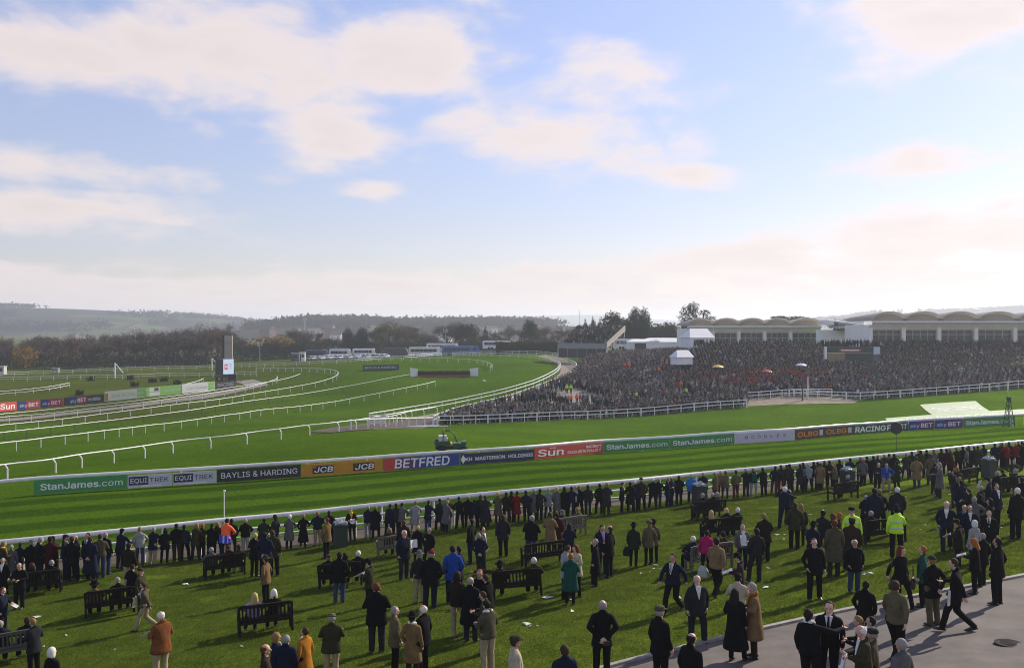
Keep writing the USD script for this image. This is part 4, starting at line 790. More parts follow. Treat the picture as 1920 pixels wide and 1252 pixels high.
def car(label, u, d, col, rz, van=False):
    import shapely
    p = on(u, d); t = thing('parked_van' if van else 'parked_car', label, 'van' if van else 'car', p, rz, group=None if van else 'cars parked in front of the coaches'); w = 1.95 if van else 1.72
    prof = [(-2.5, .4), (2.5, .4), (2.55, 1.0), (2.2, 1.25), (1.6, 2.2), (1.2, 2.4), (-2.45, 2.4), (-2.5, 2.2)] if van else [(-2.1, .35), (2.1, .35), (2.15, .7), (1.9, .88), (1.1, .95), (.5, 1.42), (-1.0, 1.46), (-1.75, .98), (-2.1, .92)]
    m = trimesh.creation.extrude_polygon(shapely.Polygon(prof), w, engine='earcut'); v = np.array(m.vertices); v = np.stack([v[:, 0], v[:, 2] - w / 2, v[:, 1]], 1); part(t, 'body', (v, m.faces[:, ::-1]), col)
    for s in (-1, 1):
        if van: part(t, 'side_window', MB().add([[1.85, s * (w / 2 + .01), 1.35], [.7, s * (w / 2 + .01), 1.35], [.7, s * (w / 2 + .01), 2.05], [1.5, s * (w / 2 + .01), 2.05]], [[0, 1, 2, 3], [3, 2, 1, 0]]).mesh(), tint); part(t, 'blue_band', MB().box([-.5, s * (w / 2 + .005), 1.25], [3.6, .02, .4]).mesh(), M('van_blue', (.08, .15, .4), .4))
        else: part(t, 'side_window', MB().add([[.9, s * (w / 2 + .01), .98], [-1.5, s * (w / 2 + .01), 1.0], [-1.0, s * (w / 2 + .01), 1.36], [.42, s * (w / 2 + .01), 1.34]], [[0, 1, 2, 3], [3, 2, 1, 0]]).mesh(), tint)
        for xx in ((-1.5, 1.55) if van else (-1.3, 1.3)): part(t, 'wheel', MB().tube([[xx, s * (w / 2 - .2), .32], [xx, s * (w / 2 + .02), .32]], .32, 12).mesh(), rubber)
    part(t, 'windscreen', MB().add([[2.17, -w / 2 + .1, 1.3], [2.17, w / 2 - .1, 1.3], [1.64, w / 2 - .1, 2.14], [1.64, -w / 2 + .1, 2.14]] if van else [[1.06, -w / 2 + .12, 1.0], [1.06, w / 2 - .12, 1.0], [.54, w / 2 - .12, 1.4], [.54, -w / 2 + .12, 1.4]], [[0, 1, 2, 3]]).mesh(), tint)
cars = [('silver', (.5, .5, .52)), ('white', (.66, .66, .66)), ('grey', (.22, .23, .25)), ('dark blue', (.04, .06, .12)), ('pale silver', (.58, .6, .62))]
rs = np.random.default_rng(11)
for k in range(17):
    n_, c_ = cars[[0, 1, 4, 0, 1, 2, 4, 1, 0, 3, 1, 4, 0, 1, 2, 0, 4][k]]; u = 584 + k * 8.6
    car(f'small {n_} car in the row parked in front of the coaches', u, 331 + (k % 2) * 5 + rs.uniform(-1, 1), M('car_' + n_.replace(' ', '_'), c_, .3), -.9 + rs.normal(0, .06))
for k in range(16):
    n_, c_ = cars[[1, 0, 4, 1, 1, 0, 2, 4, 1, 0, 1, 4, 3, 1, 0, 1][k]]; u = 588 + k * 8.9
    car(f'small {n_} car in the second row in front of the coaches', u, 343 + rs.uniform(-1, 1), M('car_' + n_.replace(' ', '_'), c_, .3), -.9 + rs.normal(0, .08))
car('white van with a blue band parked before the bare trees on the left', 361, 372, M('van_white', (.62, .64, .68), .35), .05, van=True)
def cabin(label, u, d, w, h, dp, col, vb=None, name='cabin'):
    p = on(u, d); t = thing(name, label, 'cabin', p, .1)
    part(t, 'wall', MB().box([0, 0, h / 2], [w, dp, h]).mesh(), col); part(t, 'roof', MB().box([0, 0, h + .07], [w + .3, dp + .3, .14]).mesh(), M('cabin_roof', (.3, .3, .3), .7)); part(t, 'window', MB().box([w * .1, -dp / 2 - .01, h * .6], [w * .4, .06, h * .35]).mesh(), tint); part(t, 'door', MB().box([-w * .32, -dp / 2 - .01, h * .42], [w * .22, .05, h * .8]).mesh(), doorm)
cabin('narrow white lookout cabin with a dark window by the far bend', 567, 320, 1.8, 3.0, 1.8, M('cabin_white', (.6, .6, .58), .6)); cabin('grey green container left of the white lookout cabin', 554, 326, 2.6, 2.6, 2.4, M('cabin_green', (.10, .14, .12), .7)); cabin('low green shed beneath the bare trees left of the white van', 262, 372, 6, 2.2, 3, M('shed_green', (.07, .10, .08), .8))
cabin('small pale cabin at the far left beside the infield rail', 2, 288, 2.4, 2.4, 2.2, M('cabin_grey', (.36, .36, .36), .7)); cabin('small grey equipment box on the turf under the trees at the far left', 104, 296, 2.0, 1.3, 1.0, M('cabin_grey2', (.3, .31, .32), .7))
for lab, u, v0, v1, d in (('tall lamp post with a cluster of four floodlights left of the coaches', 487, 672, 643, 380), ('tall lamp post in front of the bare trees right of the blue coaches', 835, 662, 618, 385), ('lamp post standing in the middle of the dark tree belt on the left', 254, 690, 612, 350)):
    p = on(u, d); ht = zof(v1, d) - p[2]; t = thing('lamp_post', lab, 'lamp post', p); part(t, 'column', MB().tube([[0, 0, 0], [0, 0, ht]], [.14, .08], 8).mesh(), M('lamp_grey', (.36, .37, .38), .5)); part(t, 'cross_arm', MB().box([0, 0, ht - .1], [1.6, .1, .1]).mesh(), M('lamp_grey', (0, 0, 0)))
    for x in (-.7, .7):
        for z in (0, -.8): part(t, 'lamp_head', MB().box([x, -.1, ht + z], [.5, .3, .35]).mesh(), M('lamp_head', (.62, .62, .6), .4))
p = on(571, 1150); t = thing('communications_mast', 'lattice communications mast standing on the wooded rise', 'mast', (p[0], p[1], zof(612, 1150))); part(t, 'mast', MB().bar([0, 0, -6], [0, 0, 9], 1.2).mesh(), M('mast_grey', (.2, .21, .22), .6)); part(t, 'antenna_cluster', MB().box([0, 0, 9], [4.2, 2, 2.6]).mesh(), M('mast_grey', (0, 0, 0)))
for u, z0, z1, d, lab in ((1086, 640, 583, 290, 'thin radio mast rising behind the temporary stand'), (1046, 692, 647, 232, 'slim white pole at the tip of the bend'),): pole('thin_mast', lab, (u, 0), z1, .07, frame, 'mast', d=d)
HL = ['dark brush hurdle left of the raised starting arm, leftmost of the upper row', 'dark brush hurdle just right of the raised starting arm, above another one', 'dark brush hurdle, left of two close together in the middle of the row', 'dark brush hurdle below and between two others, nearer the boards', 'dark brush hurdle, right of two close together in the middle of the row', 'dark brush hurdle standing just behind the dark three word board', 'dark brush hurdle at the right end, nearest the curved rail end']
for i, (u, v) in enumerate([(170, 714), (245, 712), (286, 717), (252, 724), (307, 715), (148, 741), (332, 721)]):
    p = at(u, v); t = thing('low_hurdle', HL[i], 'hurdle', p, .2, group='dark hurdles scattered on the infield'); m = MB(); r_ = np.random.default_rng(i)
    for k in range(26): x = r_.uniform(-.9, .9); m.bar([x, r_.uniform(-.2, .2), 0], [x + r_.normal(0, .15), r_.uniform(-.3, .3), r_.uniform(.7, 1.3)], .12)
    part(t, 'brush', m.mesh(), M('birch_brush', (0, 0, 0)), kind='stuff'); part(t, 'base_rail', MB().box([0, 0, .12], [2.0, .3, .2]).mesh(), dark_post)
for lab, u, v, hh in (('white raised starting arm on the left infield', 215, 709, 4.0), ('white raised arm left of the video screen', 397, 694, 3.6)):
    p = at(u, v); t = thing('starting_arm', lab, 'starting arm', p); part(t, 'upright', MB().bar([0, 0, 0], [0, 0, hh], .22).mesh(), white_wood); part(t, 'arm', MB().bar([0, 0, hh], [2.2, 0, hh * .35], .16).mesh(), white_wood)
p = at(908, 716); t = thing('seagull', 'white seagull gliding low above the turf near the fence', 'bird', (p[0], p[1], p[2] + .25)); 
bm_ = m3.Manifold.batch_hull([m3.Manifold.sphere(.12, 12).translate((0, 0, 0)), m3.Manifold.sphere(.04, 10).translate((.42, 0, 0)), m3.Manifold.sphere(.07, 10).translate((-.3, 0, .03))]); part(t, 'body', bm_, M('gull_white', (.7, .7, .72), .6), smooth=True)
for s in (-1, 1): part(t, 'wing', MB().add([[-.15, s * .08, .04], [.15, s * .08, .04], [.1, s * .45, .25], [-.1, s * .8, .2], [-.2, s * .4, .24]], [[0, 1, 2], [0, 2, 4], [2, 3, 4], [2, 1, 0], [4, 2, 0], [4, 3, 2]]).mesh(), M('gull_white', (0, 0, 0)))
# ------------------------------------------------------------------ trees
barkm = mat('bark', (.045, .036, .028), .9, .3, 2.0); twigm = mat('bare_twigs', (.098, .078, .062), .95, .35, .6, spec=.1); twigr = mat('reddish_twigs', (.135, .085, .055), .95, .3, .6, spec=.1); twigg = mat('budding_twigs', (.14, .13, .055), .95, .3, .6, spec=.1)
def leaf_mat(name, c):
    n = {'n': ('noise_texture', {'scale': .9, 'detail': 3.0}), 'g': ('geometry', {}), 'r': ('rgb_ramp', {'ramp': [(.3, tuple(x * .6 for x in c)), (.7, tuple(x * 1.35 for x in c))]}), 'd': ('diffuse_bsdf', {}), 't': ('translucent_bsdf', {}), 'm': ('mix_closure', {'fac': .25})}
    return usdkit.material(stage, f'/World/Looks/{name}', n, [('g.position', 'n.vector'), ('n.fac', 'r.fac'), ('r.color', 'd.color'), ('r.color', 't.color'), ('d.BSDF', 'm.closure1'), ('t.BSDF', 'm.closure2')], surface='m.closure')
everg = leaf_mat('evergreen_leaf', (.020, .034, .018)); ivy = leaf_mat('dark_shrub_leaf', (.022, .030, .014)); olive = leaf_mat('olive_leaf', (.085, .080, .025)); ochre = leaf_mat('ochre_leaf', (.20, .13, .03))
def bare_tree(seed, h=10.0, spread=.42, n_tw=1700, tm=twigm):
    r = np.random.default_rng(seed); tb = MB(); tips = []
    def grow(p, dirn, ln, rad, lev):
        q_ = p + dirn * ln; mid = (p + q_) / 2 + r.normal(0, ln * .05, 3); tb.tube([p, mid, q_], [rad, rad * .8, rad * .55], 5 if lev < 2 else 4, cap=False)
        tips.append((mid, ln * .5)); tips.append((q_, ln * .6))
        if lev >= 3: return
        for k in range(r.integers(3, 5)):
            a = r.uniform(0, 2 * np.pi); s = r.uniform(.35, .85); dd = dirn * (1 - s * .4) + s * np.array([math.cos(a), math.sin(a), r.uniform(-.05, .35)]); dd /= np.linalg.norm(dd)
            grow(p + dirn * ln * r.uniform(.55, 1.0), dd, ln * r.uniform(.55, .78), rad * .5, lev + 1)
    grow(np.zeros(3), np.array([r.normal(0, .05), r.normal(0, .05), 1.0]), h * .34, h * .022, 0)
    P = np.array([t[0] for t in tips[2:]]); S = np.array([t[1] for t in tips[2:]]); i = r.integers(0, len(P), n_tw)
    c = P[i] + r.normal(0, 1, (n_tw, 3)) * (S[i] * .42)[:, None]; d = r.normal(0, 1, (n_tw, 3)) + [0, 0, .5]; d /= np.linalg.norm(d, axis=1, keepdims=True); s = np.cross(d, r.normal(0, 1, (n_tw, 3))); s /= np.linalg.norm(s, axis=1, keepdims=True)
    L_ = r.uniform(.35, .95, n_tw)[:, None] * h / 10; w = r.uniform(.018, .05, n_tw)[:, None] * h / 10
    V = np.stack([c - s * w, c + s * w, c + d * L_], 1).reshape(-1, 3); k = klass(f'bare_tree_model_{seed}')
    part(k, 'trunk', tb.mesh(), barkm); part(k, 'crown', (V, np.arange(3 * n_tw).reshape(-1, 3)), tm); zt = V[:, 2].max(); return k, zt
def leafy(seed, blobs, m, n=2600, size=.32, trunk=None, h=10):
    'blobs: (x, y, z, rx, ry, rz); leaf sized faces spread through uneven clumps'
    r = np.random.default_rng(seed); b = np.array(blobs, float); vol = b[:, 3] * b[:, 4] * b[:, 5]; i = r.choice(len(b), n, p=vol ** .8 / (vol ** .8).sum())
    u = r.normal(0, 1, (n, 3)); u /= np.linalg.norm(u, axis=1, keepdims=True); rad = r.uniform(.55, 1.08, n)[:, None] * (.8 + .35 * meshkit.noise(u * 2.2 + i[:, None] * 7, seed))[:, None]
    c = b[i, :3] + u * rad * b[i, 3:6]; d = r.normal(0, 1, (n, 3)); d /= np.linalg.norm(d, axis=1, keepdims=True); s = np.cross(d, u + r.normal(0, .5, (n, 3))); s /= np.linalg.norm(s, axis=1, keepdims=True) + 1e-9
    z = r.uniform(.5, 1.2, n)[:, None] * size; V = np.stack([c - s * z * .6, c + s * z * .6, c + d * z], 1).reshape(-1, 3); k = klass(f'leafy_model_{seed}')
    tb = MB(); tr = trunk or [(0, 0, 0), (0, 0, h * .7)]; tb.tube(tr, np.linspace(h * .03, h * .012, len(tr)), 7)
    for q_ in b[:: max(1, len(b) // 6)]: tb.tube([(0, 0, q_[2] * .55), ((q_[0]) * .6, q_[1] * .6, q_[2] * .85), tuple(q_[:3])], [h * .014, h * .01, h * .005], 5)
    part(k, 'trunk', tb.mesh(), barkm); part(k, 'crown', (V, np.arange(3 * n).reshape(-1, 3)), m); return k, max(q_[2] + q_[5] for q_ in blobs)
bares = [bare_tree(s) for s in (1, 2, 3, 4)] + [bare_tree(5, tm=twigr), bare_tree(6, tm=twigr), bare_tree(7, tm=twigg)]
def put_tree(model, name, label, u, vtop, d, group=None, wide=1.0, vb=None, turn=None, rs=[0]):
    rs[0] += 1; k, zt = model; p = on(u, d)
    if vb: p[2] = zof(vb, d)
    s = (zof(vtop, d) - p[2]) / zt; copy_of(k, name, label, 'tree', p, rz=rs[0] * 1.7 if turn is None else turn, group=group, scale=(s * wide, s * wide, s))
rs = np.random.default_rng(21)
top = lambda u: np.interp(u, [-80, 0, 60, 110, 150, 200, 250, 300, 340, 380, 420, 440], [640, 633, 636, 630, 624, 628, 615, 622, 616, 606, 606, 634])
for row, d in enumerate((345, 372, 405)):
    for k in range(27):
        u = -60 + k * 18.5 + rs.uniform(-6, 6) + row * 6
        if 408 < u and row == 0: continue
        m = bares[rs.choice(7, p=[.2, .2, .2, .17, .11, .09, .03])]
        put_tree(m, 'bare_tree', 'bare brown tree in the dense belt beyond the far rails on the left', u, top(u) + rs.uniform(-9, 17) + (7 if row == 0 else 0), d + rs.uniform(-8, 8), 'bare trees of the dense belt on the left', wide=rs.uniform(.95, 1.35))
for u, vt, d, w in [(392, 604, 385, 1.25), (412, 601, 400, 1.1)]: put_tree(bares[1], 'bare_tree', f'tall rounded bare tree {"left of" if u < 400 else "just behind"} the slab tower', u, vt, d, wide=w)
def thicket(name, label, us, d0, d1, vt, m, n, seed, size=.55):
    'a dense hedge: leaf faces through a ragged bank'
    r = np.random.default_rng(seed); u = r.uniform(us[0], us[1], n); d = r.uniform(d0, d1, n); x = (u - CU) / FX * d; g = gz(x, d)
    nz = meshkit.fbm(np.stack([x / 3.5, d / 6, 0 * x], -1), 3, seed); ht = (zof(vt, d) - g) * (.55 + .8 * nz); z = g + ht * r.uniform(0, 1, n) ** .7
    c = np.stack([x, d, z], -1); dd = r.normal(0, 1, (n, 3)); dd /= np.linalg.norm(dd, axis=1, keepdims=True); s = np.cross(dd, r.normal(0, 1, (n, 3))); s /= np.linalg.norm(s, axis=1, keepdims=True); q_ = r.uniform(.5, 1.3, n)[:, None] * size
    solo(name, (np.stack([c - s * q_ * .6, c + s * q_ * .6, c + dd * q_], 1).reshape(-1, 3), np.arange(3 * n).reshape(-1, 3)), m, label, kind='stuff')
thicket('undergrowth', 'tangled brown undergrowth beneath the bare trees on the left', (-90, 425), 335, 400, 660, twigm, 11000, 1, .5); thicket('undergrowth', 'dark evergreen scrub low in the tree belt', (-90, 425), 338, 372, 668, ivy, 6000, 2, .6)
thicket('hedge', 'dark hedge behind the car park left of the coaches', (425, 575), 395, 412, 645, ivy, 7000, 3); thicket('hedge', 'dark hedge behind the coaches and below the bare trees', (560, 1060), 400, 430, 640, ivy, 15000, 4, .6); thicket('hedge', 'low dark hedge between the far rail and the temporary stand', (930, 1062), 300, 330, 642, ivy, 6000, 5, .5)
thicket('hedge', 'dark hedge behind the marquees right of the temporary stand', (1170, 1330), 350, 372, 628, ivy, 6000, 6)
ever = [leafy(31, [(0, 0, 5.5, 2.6, 2.6, 4.2), (.8, .3, 8, 1.6, 1.6, 3), (-.9, 0, 4, 2.2, 2, 3)], everg, 4600, .34), leafy(32, [(0, 0, 3, 2.6, 2.6, 2.4), (0, 0, 5.5, 2.0, 2.0, 2.4), (0, 0, 8, 1.2, 1.2, 2.2), (.1, 0, 10, .5, .5, 1.4)], everg, 3600, .34), leafy(33, [(0, 0, 4.5, 3.4, 3.4, 3.2), (1.8, .5, 6.5, 2.1, 2, 2), (-1.7, 0, 6.2, 2.2, 2, 2.2), (0, 0, 7.6, 1.9, 1.9, 1.6)], ivy, 2800, .34), leafy(34, [(0, 0, 5.5, 3.6, 3.4, 3.4), (2.6, 0, 5, 2.4, 2, 2.2), (-2.5, .5, 5, 2.4, 2, 2.4), (0, .3, 7.8, 2.4, 2, 1.6)], olive, 2600, .26)]
mid = [(450, 640, 430, 0), (475, 645, 430, 4), (510, 630, 425, 1), (545, 632, 420, 5), (562, 612, 400, 0), (580, 617, 410, 3), (600, 628, 415, 2), (620, 630, 420, 0), (640, 628, 425, 4), (690, 632, 425, 1), (705, 615, 420, 6), (722, 603, 410, 6), (742, 606, 405, 5), (760, 606, 415, 3), (778, 620, 420, 0), (795, 618, 425, 1), (815, 625, 420, 2), (838, 602, 405, 0), (852, 598, 398, 2), (866, 604, 405, 3), (895, 622, 420, 1), (915, 625, 425, 4), (935, 628, 430, 0), (955, 606, 420, 2), (975, 612, 430, 5), (1008, 606, 400, 4), (1022, 604, 395, 5), (1040, 610, 395, 4), (1058, 608, 390, 5), (1076, 606, 385, 4)]
for u, vt, d, k in mid: put_tree(bares[k], 'bare_tree', 'bare tree in the broken line behind the coaches', u, vt, d, 'bare trees behind the coaches', wide=rs.uniform(1.1, 1.5))
for u, vt, d, k, w, lab, nm in [(655, 614, 405, 0, 1.1, 'dark evergreen tree behind the car park, left of a pair', 'evergreen_tree'), (676, 613, 402, 0, 1.2, 'dark evergreen tree behind the car park, right of a pair', 'evergreen_tree'), (877, 605, 385, 2, 1.2, 'dark round evergreen right of the tall bare tree above the blue coach', 'evergreen_tree'), (910, 612, 400, 1, 1.0, 'small pointed conifer standing alone above the hedge', 'conifer'), (993, 597, 380, 2, .75, 'dark flat topped evergreen left of the temporary stand', 'evergreen_tree'), (730, 600, 405, 3, 1.3, 'broad olive green tree above the dark coach', 'broad_tree'), (760, 610, 412, 3, 1.1, 'second olive green tree right of the broad one', 'broad_tree'),
    (1098, 598, 330, 1, .9, 'small conifer at the left of the row behind the temporary stand', 'conifer'), (1112, 594, 330, 1, 1.0, 'second conifer of the row behind the temporary stand', 'conifer'), (1124, 597, 332, 1, .9, 'third conifer of the row behind the temporary stand', 'conifer'), (1150, 582, 328, 2, 1.0, 'broad dark evergreen peaking above the temporary stand', 'evergreen_tree'), (1168, 595, 335, 2, .9, 'lower dark evergreen right of the broad peaked one', 'evergreen_tree'),
    (1187, 574, 318, 0, .85, 'tall dark cypress, left of a close pair behind the stand rail', 'cypress'), (1206, 576, 320, 0, .8, 'tall dark cypress, right of a close pair behind the stand rail', 'cypress'), (1232, 604, 345, 2, 1.2, 'low rounded evergreen behind the marquees', 'evergreen_tree'), (1255, 602, 350, 2, 1.2, 'rounded evergreen left of the small pointed conifer by the stand', 'evergreen_tree'), (1282, 596, 330, 1, .8, 'small pointed conifer at the left end of the shell roofs', 'conifer')]:
    put_tree(ever[k], nm, lab, u, vt, d, wide=w)
pine = leafy(41, [(-2.6, 0, 9.5, 2.6, 2.2, 3.2), (-2.4, 0, 6.5, 2.2, 2, 2.6), (-1.6, 0, 12, 1.6, 1.5, 1.6), (1.2, 0, 10.6, 1.5, 1.3, .9), (2.6, .3, 9.0, 1.5, 1.3, .8), (3.8, 0, 7.6, 1.6, 1.2, .8), (2.0, -.3, 7.2, 1.2, 1.2, .6), (4.6, 0, 6.2, 1.2, 1.1, .6)], everg, 3600, .3, trunk=[(0, 0, 0), (.2, 0, 5), (1.0, 0, 10.5)], h=13)
put_tree(pine, 'pine_tree', 'large dark pine with layered branches rising above the shell roofs', 1312, 566, 290, wide=1.15, turn=0.0)
put_tree(leafy(42, [(0, 0, 6, 4.6, 3, .5), (-2, 0, 6.6, 2.4, 2, .4), (2, 0, 6.7, 2.2, 2, .4)], everg, 1200, .3, h=7), 'cedar_tree', 'flat topped cedar just showing above the shell roofs', 1478, 592, 330)
for u, vt in ((1572, 592), (1582, 595), (1450, 594)): put_tree(bares[0], 'bare_tree', f'small bare tree top above the roofs {"left of the link" if u < 1500 else "of the link building, " + ("left" if u < 1575 else "right") + " of two"}', u, vt, 330)
put_tree(ever[3], 'ochre_bush', 'broad yellowish bush before the brown trees on the left', 45, 640, 352, wide=.9); put_tree(leafy(51, [(0, 0, 1.8, 2.4, 2, 1.6), (1.6, 0, 1.4, 1.6, 1.4, 1.2)], ochre, 900, .3, h=3), 'ochre_bush', 'bright ochre bush glowing among the brown trees at far left', 46, 648, 338)
for u in (505, 532): put_tree(leafy(52 + u, [(0, 0, 2, 4, 2, 1.6)], ochre, 700, .35, h=3), 'ochre_bush', f'{"left" if u < 510 else "right"} of two ochre bushes in the hedge left of the car park', u, 628, 418)
# woods on the hills, as one mass each, and the scattered houses of the town
def hill_wood(label, hf, us, dd, n, seed, size, hh):
    r = np.random.default_rng(seed); u = r.uniform(us[0], us[1], n); d = r.uniform(dd[0], dd[1], n); x = (u - CU) / FX * d
    keep = meshkit.fbm(np.stack([x / 130, d / 190, 0 * x], -1), 3, seed) > .50; x, d = x[keep], d[keep]; z = np.array([hf(a, b) for a, b in zip(x, d)]); k = 10; N = len(x)
    c = np.repeat(np.stack([x, d, z + hh * .45], -1), k, 0) + r.normal(0, 1, (N * k, 3)) * [hh * .35, hh * .35, hh * .28]; dv = r.normal(0, 1, (N * k, 3)); dv /= np.linalg.norm(dv, axis=1, keepdims=True); s = np.cross(dv, r.normal(0, 1, (N * k, 3))); s /= np.linalg.norm(s, axis=1, keepdims=True); q_ = r.uniform(.5, 1.2, N * k)[:, None] * size
    solo('woodland', (np.stack([c - s * q_, c + s * q_, c + dv * q_ * 1.6], 1).reshape(-1, 3), np.arange(3 * N * k).reshape(-1, 3)), woodm, label, kind='stuff')
hill_wood('dark woods and hedges across the long hill on the left', hA, (-300, 640), (1650, 2320), 5200, 61, 2.6, 9); hill_wood('bare woods covering the low rise in the middle distance', hB, (460, 1250), (1080, 1420), 4200, 62, 2.2, 9); hill_wood('line of trees along the crest of the hazy hill on the right', hD, (1400, 2100), (3050, 3230), 1500, 63, 4.0, 11)
brk = M('town_brick', (.16, .10, .08), .9, .2, .3); rof = M('town_roof', (.10, .085, .08), .9, .2, .3); wht = M('town_white', (.55, .54, .52), .8)
r = np.random.default_rng(71)
for k in range(46):
    u = r.uniform(500, 1080) if k < 34 else r.uniform(120, 330); d = r.uniform(820, 1060) if k < 34 else r.uniform(1250, 1500); x = (u - CU) / FX * d; z = (hB if k < 34 else hA)(x, d) if k < 34 else zof(r.uniform(630, 643), d)
    if k < 34: z = max(zof(r.uniform(616, 632), d) - 4, 16 - 14)
    wh_ = r.random() < .5; t = thing('house', f'small distant {"white" if wh_ else "brick"} house with a pitched roof among the trees of the town', 'house', (x, d, z), r.uniform(-.6, .6), group='distant houses of the town'); w, dp, h = r.uniform(8, 14), 8, r.uniform(4.5, 6)
    part(t, 'wall', MB().box([0, 0, h / 2 - 2], [w, dp, h + 4]).mesh(), wht if wh_ else brk)
    part(t, 'roof', (np.array([[-w / 2 - .3, -dp / 2 - .3, h], [w / 2 + .3, -dp / 2 - .3, h], [w / 2 + .3, dp / 2 + .3, h], [-w / 2 - .3, dp / 2 + .3, h], [-w / 2, 0, h + 3], [w / 2, 0, h + 3]]), np.array([[0, 1, 5], [0, 5, 4], [1, 2, 5], [2, 3, 4], [2, 4, 5], [3, 0, 4]])), rof)
    for i in (-1, 1): part(t, 'window', MB().box([i * w * .25, -dp / 2 - .02, h * .55], [1.3, .1, 1.5]).mesh(), tint)
# ------------------------------------------------------------------ people: body, clothes and hair built once per pose, then dressed one by one
def sph(c, r, n=10):
    s = m3.Manifold.sphere(1.0, n).scale((r, r, r) if np.ndim(r) == 0 else tuple(map(float, r))); return s.translate(tuple(map(float, c)))
def limb(*cr, n=10):
    'hulls along a chain of (centre, radius)'
    return [m3.Manifold.batch_hull([sph(*a, n), sph(*b, n)]) for a, b in zip(cr[:-1], cr[1:])]
def union(ms): return m3.Manifold.batch_boolean(ms, m3.OpType.Add)
def to_tm(m): k = m.to_mesh(); return trimesh.Trimesh(k.vert_properties[:, :3], k.tri_verts, process=False)
def soften(m, edge, it=8, fold=0.0, seed=0, fs=9.0):
    t = to_tm(m.refine_to_length(edge)); t.merge_vertices()
    trimesh.smoothing.filter_taubin(t, lamb=.5, nu=.53, iterations=it)
    if fold:
        nn = t.vertex_normals; p = np.array(t.vertices) * [fs, fs, fs * .55]; t.vertices = t.vertices + nn * ((meshkit.fbm(p + seed * 3.7, 3, seed) - .5) * 2 * fold)[:, None]
    return np.array(t.vertices), np.array(t.faces)
def back_to_manifold(v, f): return m3.Manifold(m3.Mesh(np.asarray(v, np.float32), np.asarray(f, np.uint32)))
def hand(wr, el, side, hold=False):
    'palm, four fingers of unequal length and a thumb from the side of the palm; wr wrist, el elbow'
    wr, el = np.asarray(wr, float), np.asarray(el, float); d = wr - el; d /= np.linalg.norm(d)
    up = np.array([0, 0, 1.0]) if abs(d[2]) < .8 else np.array([0, 1.0, 0]); sd = np.cross(d, up); sd /= np.linalg.norm(sd); nm = np.cross(sd, d)
    thumb_dir = -nm * 0 + (np.array([-side, 0, 0]) if abs(d[2]) < .8 else np.array([0, 1.0, 0]))
    thumb_dir = thumb_dir - d * (thumb_dir @ d); thumb_dir /= np.linalg.norm(thumb_dir) + 1e-9; pn = np.cross(d, thumb_dir)  # palm normal
    if pn @ np.array([-side, 0, 0]) < 0 and abs(d[2]) > .8: pn = -pn
    out = [m3.Manifold.batch_hull([sph(wr - d * .01, .026, 8), sph(wr + d * .075 + thumb_dir * .028, .016, 8), sph(wr + d * .078 - thumb_dir * .030, .014, 8)])]
    for k, ln in enumerate((.068, .076, .070, .055)):
        b = wr + d * .078 + thumb_dir * (.030 - k * .020); c1 = .35 if not hold else .9; d1 = d * math.cos(c1) + pn * math.sin(c1); d2 = d * math.cos(c1 * 2) + pn * math.sin(c1 * 2)
        j = b + d1 * ln * .55; e = j + d2 * ln * .5; out += limb((b, .0095), (j, .0085), (e, .007), n=6)
    t0 = wr + d * .025 + thumb_dir * .026; t1 = t0 + (d * .6 + thumb_dir * .75 + pn * .25) * .038; t2 = t1 + (d * .9 + thumb_dir * .2 + pn * .3) * .032; out += limb((t0, .012), (t1, .0105), (t2, .0085), n=6)
    return out
POSES = {}
def pose(name, arms, legs='stand', lean=0.0, sit=False, look=(0, 0)): POSES[name] = dict(arms=arms, legs=legs, lean=lean, sit=sit, look=look)
both = lambda e, w: {s: (np.array([s * e[0], e[1], e[2]]), np.array([s * w[0], w[1], w[2]])) for s in (-1, 1)}
mix2 = lambda l, r: {-1: both(*l)[-1], 1: both(*r)[1]}
DOWN = ((.245, -.03, 1.12), (.245, .06, .88)); PCK = ((.285, -.06, 1.13), (.215, .07, .92)); FRT = ((.27, .03, 1.15), (.10, .29, 1.15)); BEH = ((.29, -.10, 1.16), (.05, -.20, .95)); PHN = ((.27, .13, 1.17), (.11, .15, 1.50))
RAI = ((.29, .20, 1.17), (.15, .42, 1.08)); AKI = ((.43, -.06, 1.17), (.21, .05, 1.03)); CRS = ((.28, .07, 1.14), (-.06, .21, 1.17)); BIN = ((.29, .15, 1.32), (.07, .20, 1.60)); SW1 = ((.27, .12, 1.14), (.25, .28, .95)); SW2 = ((.28, -.15, 1.15), (.28, -.20, .92))
pose('down', both(*DOWN)); pose('down2', mix2(DOWN, PCK), 'shift'); pose('pockets', both(*PCK)); pose('pockets2', mix2(PCK, PCK), 'wide'); pose('front', both(*FRT), look=(0, .35)); pose('front2', mix2(FRT, DOWN), 'shift', look=(0, .2)); pose('behind', both(*BEH)); pose('behind2', both(*BEH), 'wide')
pose('phone', mix2(DOWN, PHN), 'shift', look=(.3, .1)); pose('rail', both(*RAI), 'stand', .16); pose('rail2', mix2(RAI, PCK), 'shift', .10); pose('rail3', both(*RAI), 'wide', .22, look=(.4, 0)); pose('akimbo', mix2(AKI, DOWN), 'wide'); pose('akimbo2', both(*AKI)); pose('crossed', mix2(CRS, FRT)); pose('bino', both(*BIN), 'wide')
pose('walk', mix2(SW1, SW2), 'walk', .05); pose('walk2', mix2(SW2, FRT), 'walk', .06, look=(0, .2)); pose('walk3', mix2(PCK, SW2), 'walk', .05); pose('point', mix2(DOWN, ((.38, .2, 1.3), (.42, .5, 1.32))))
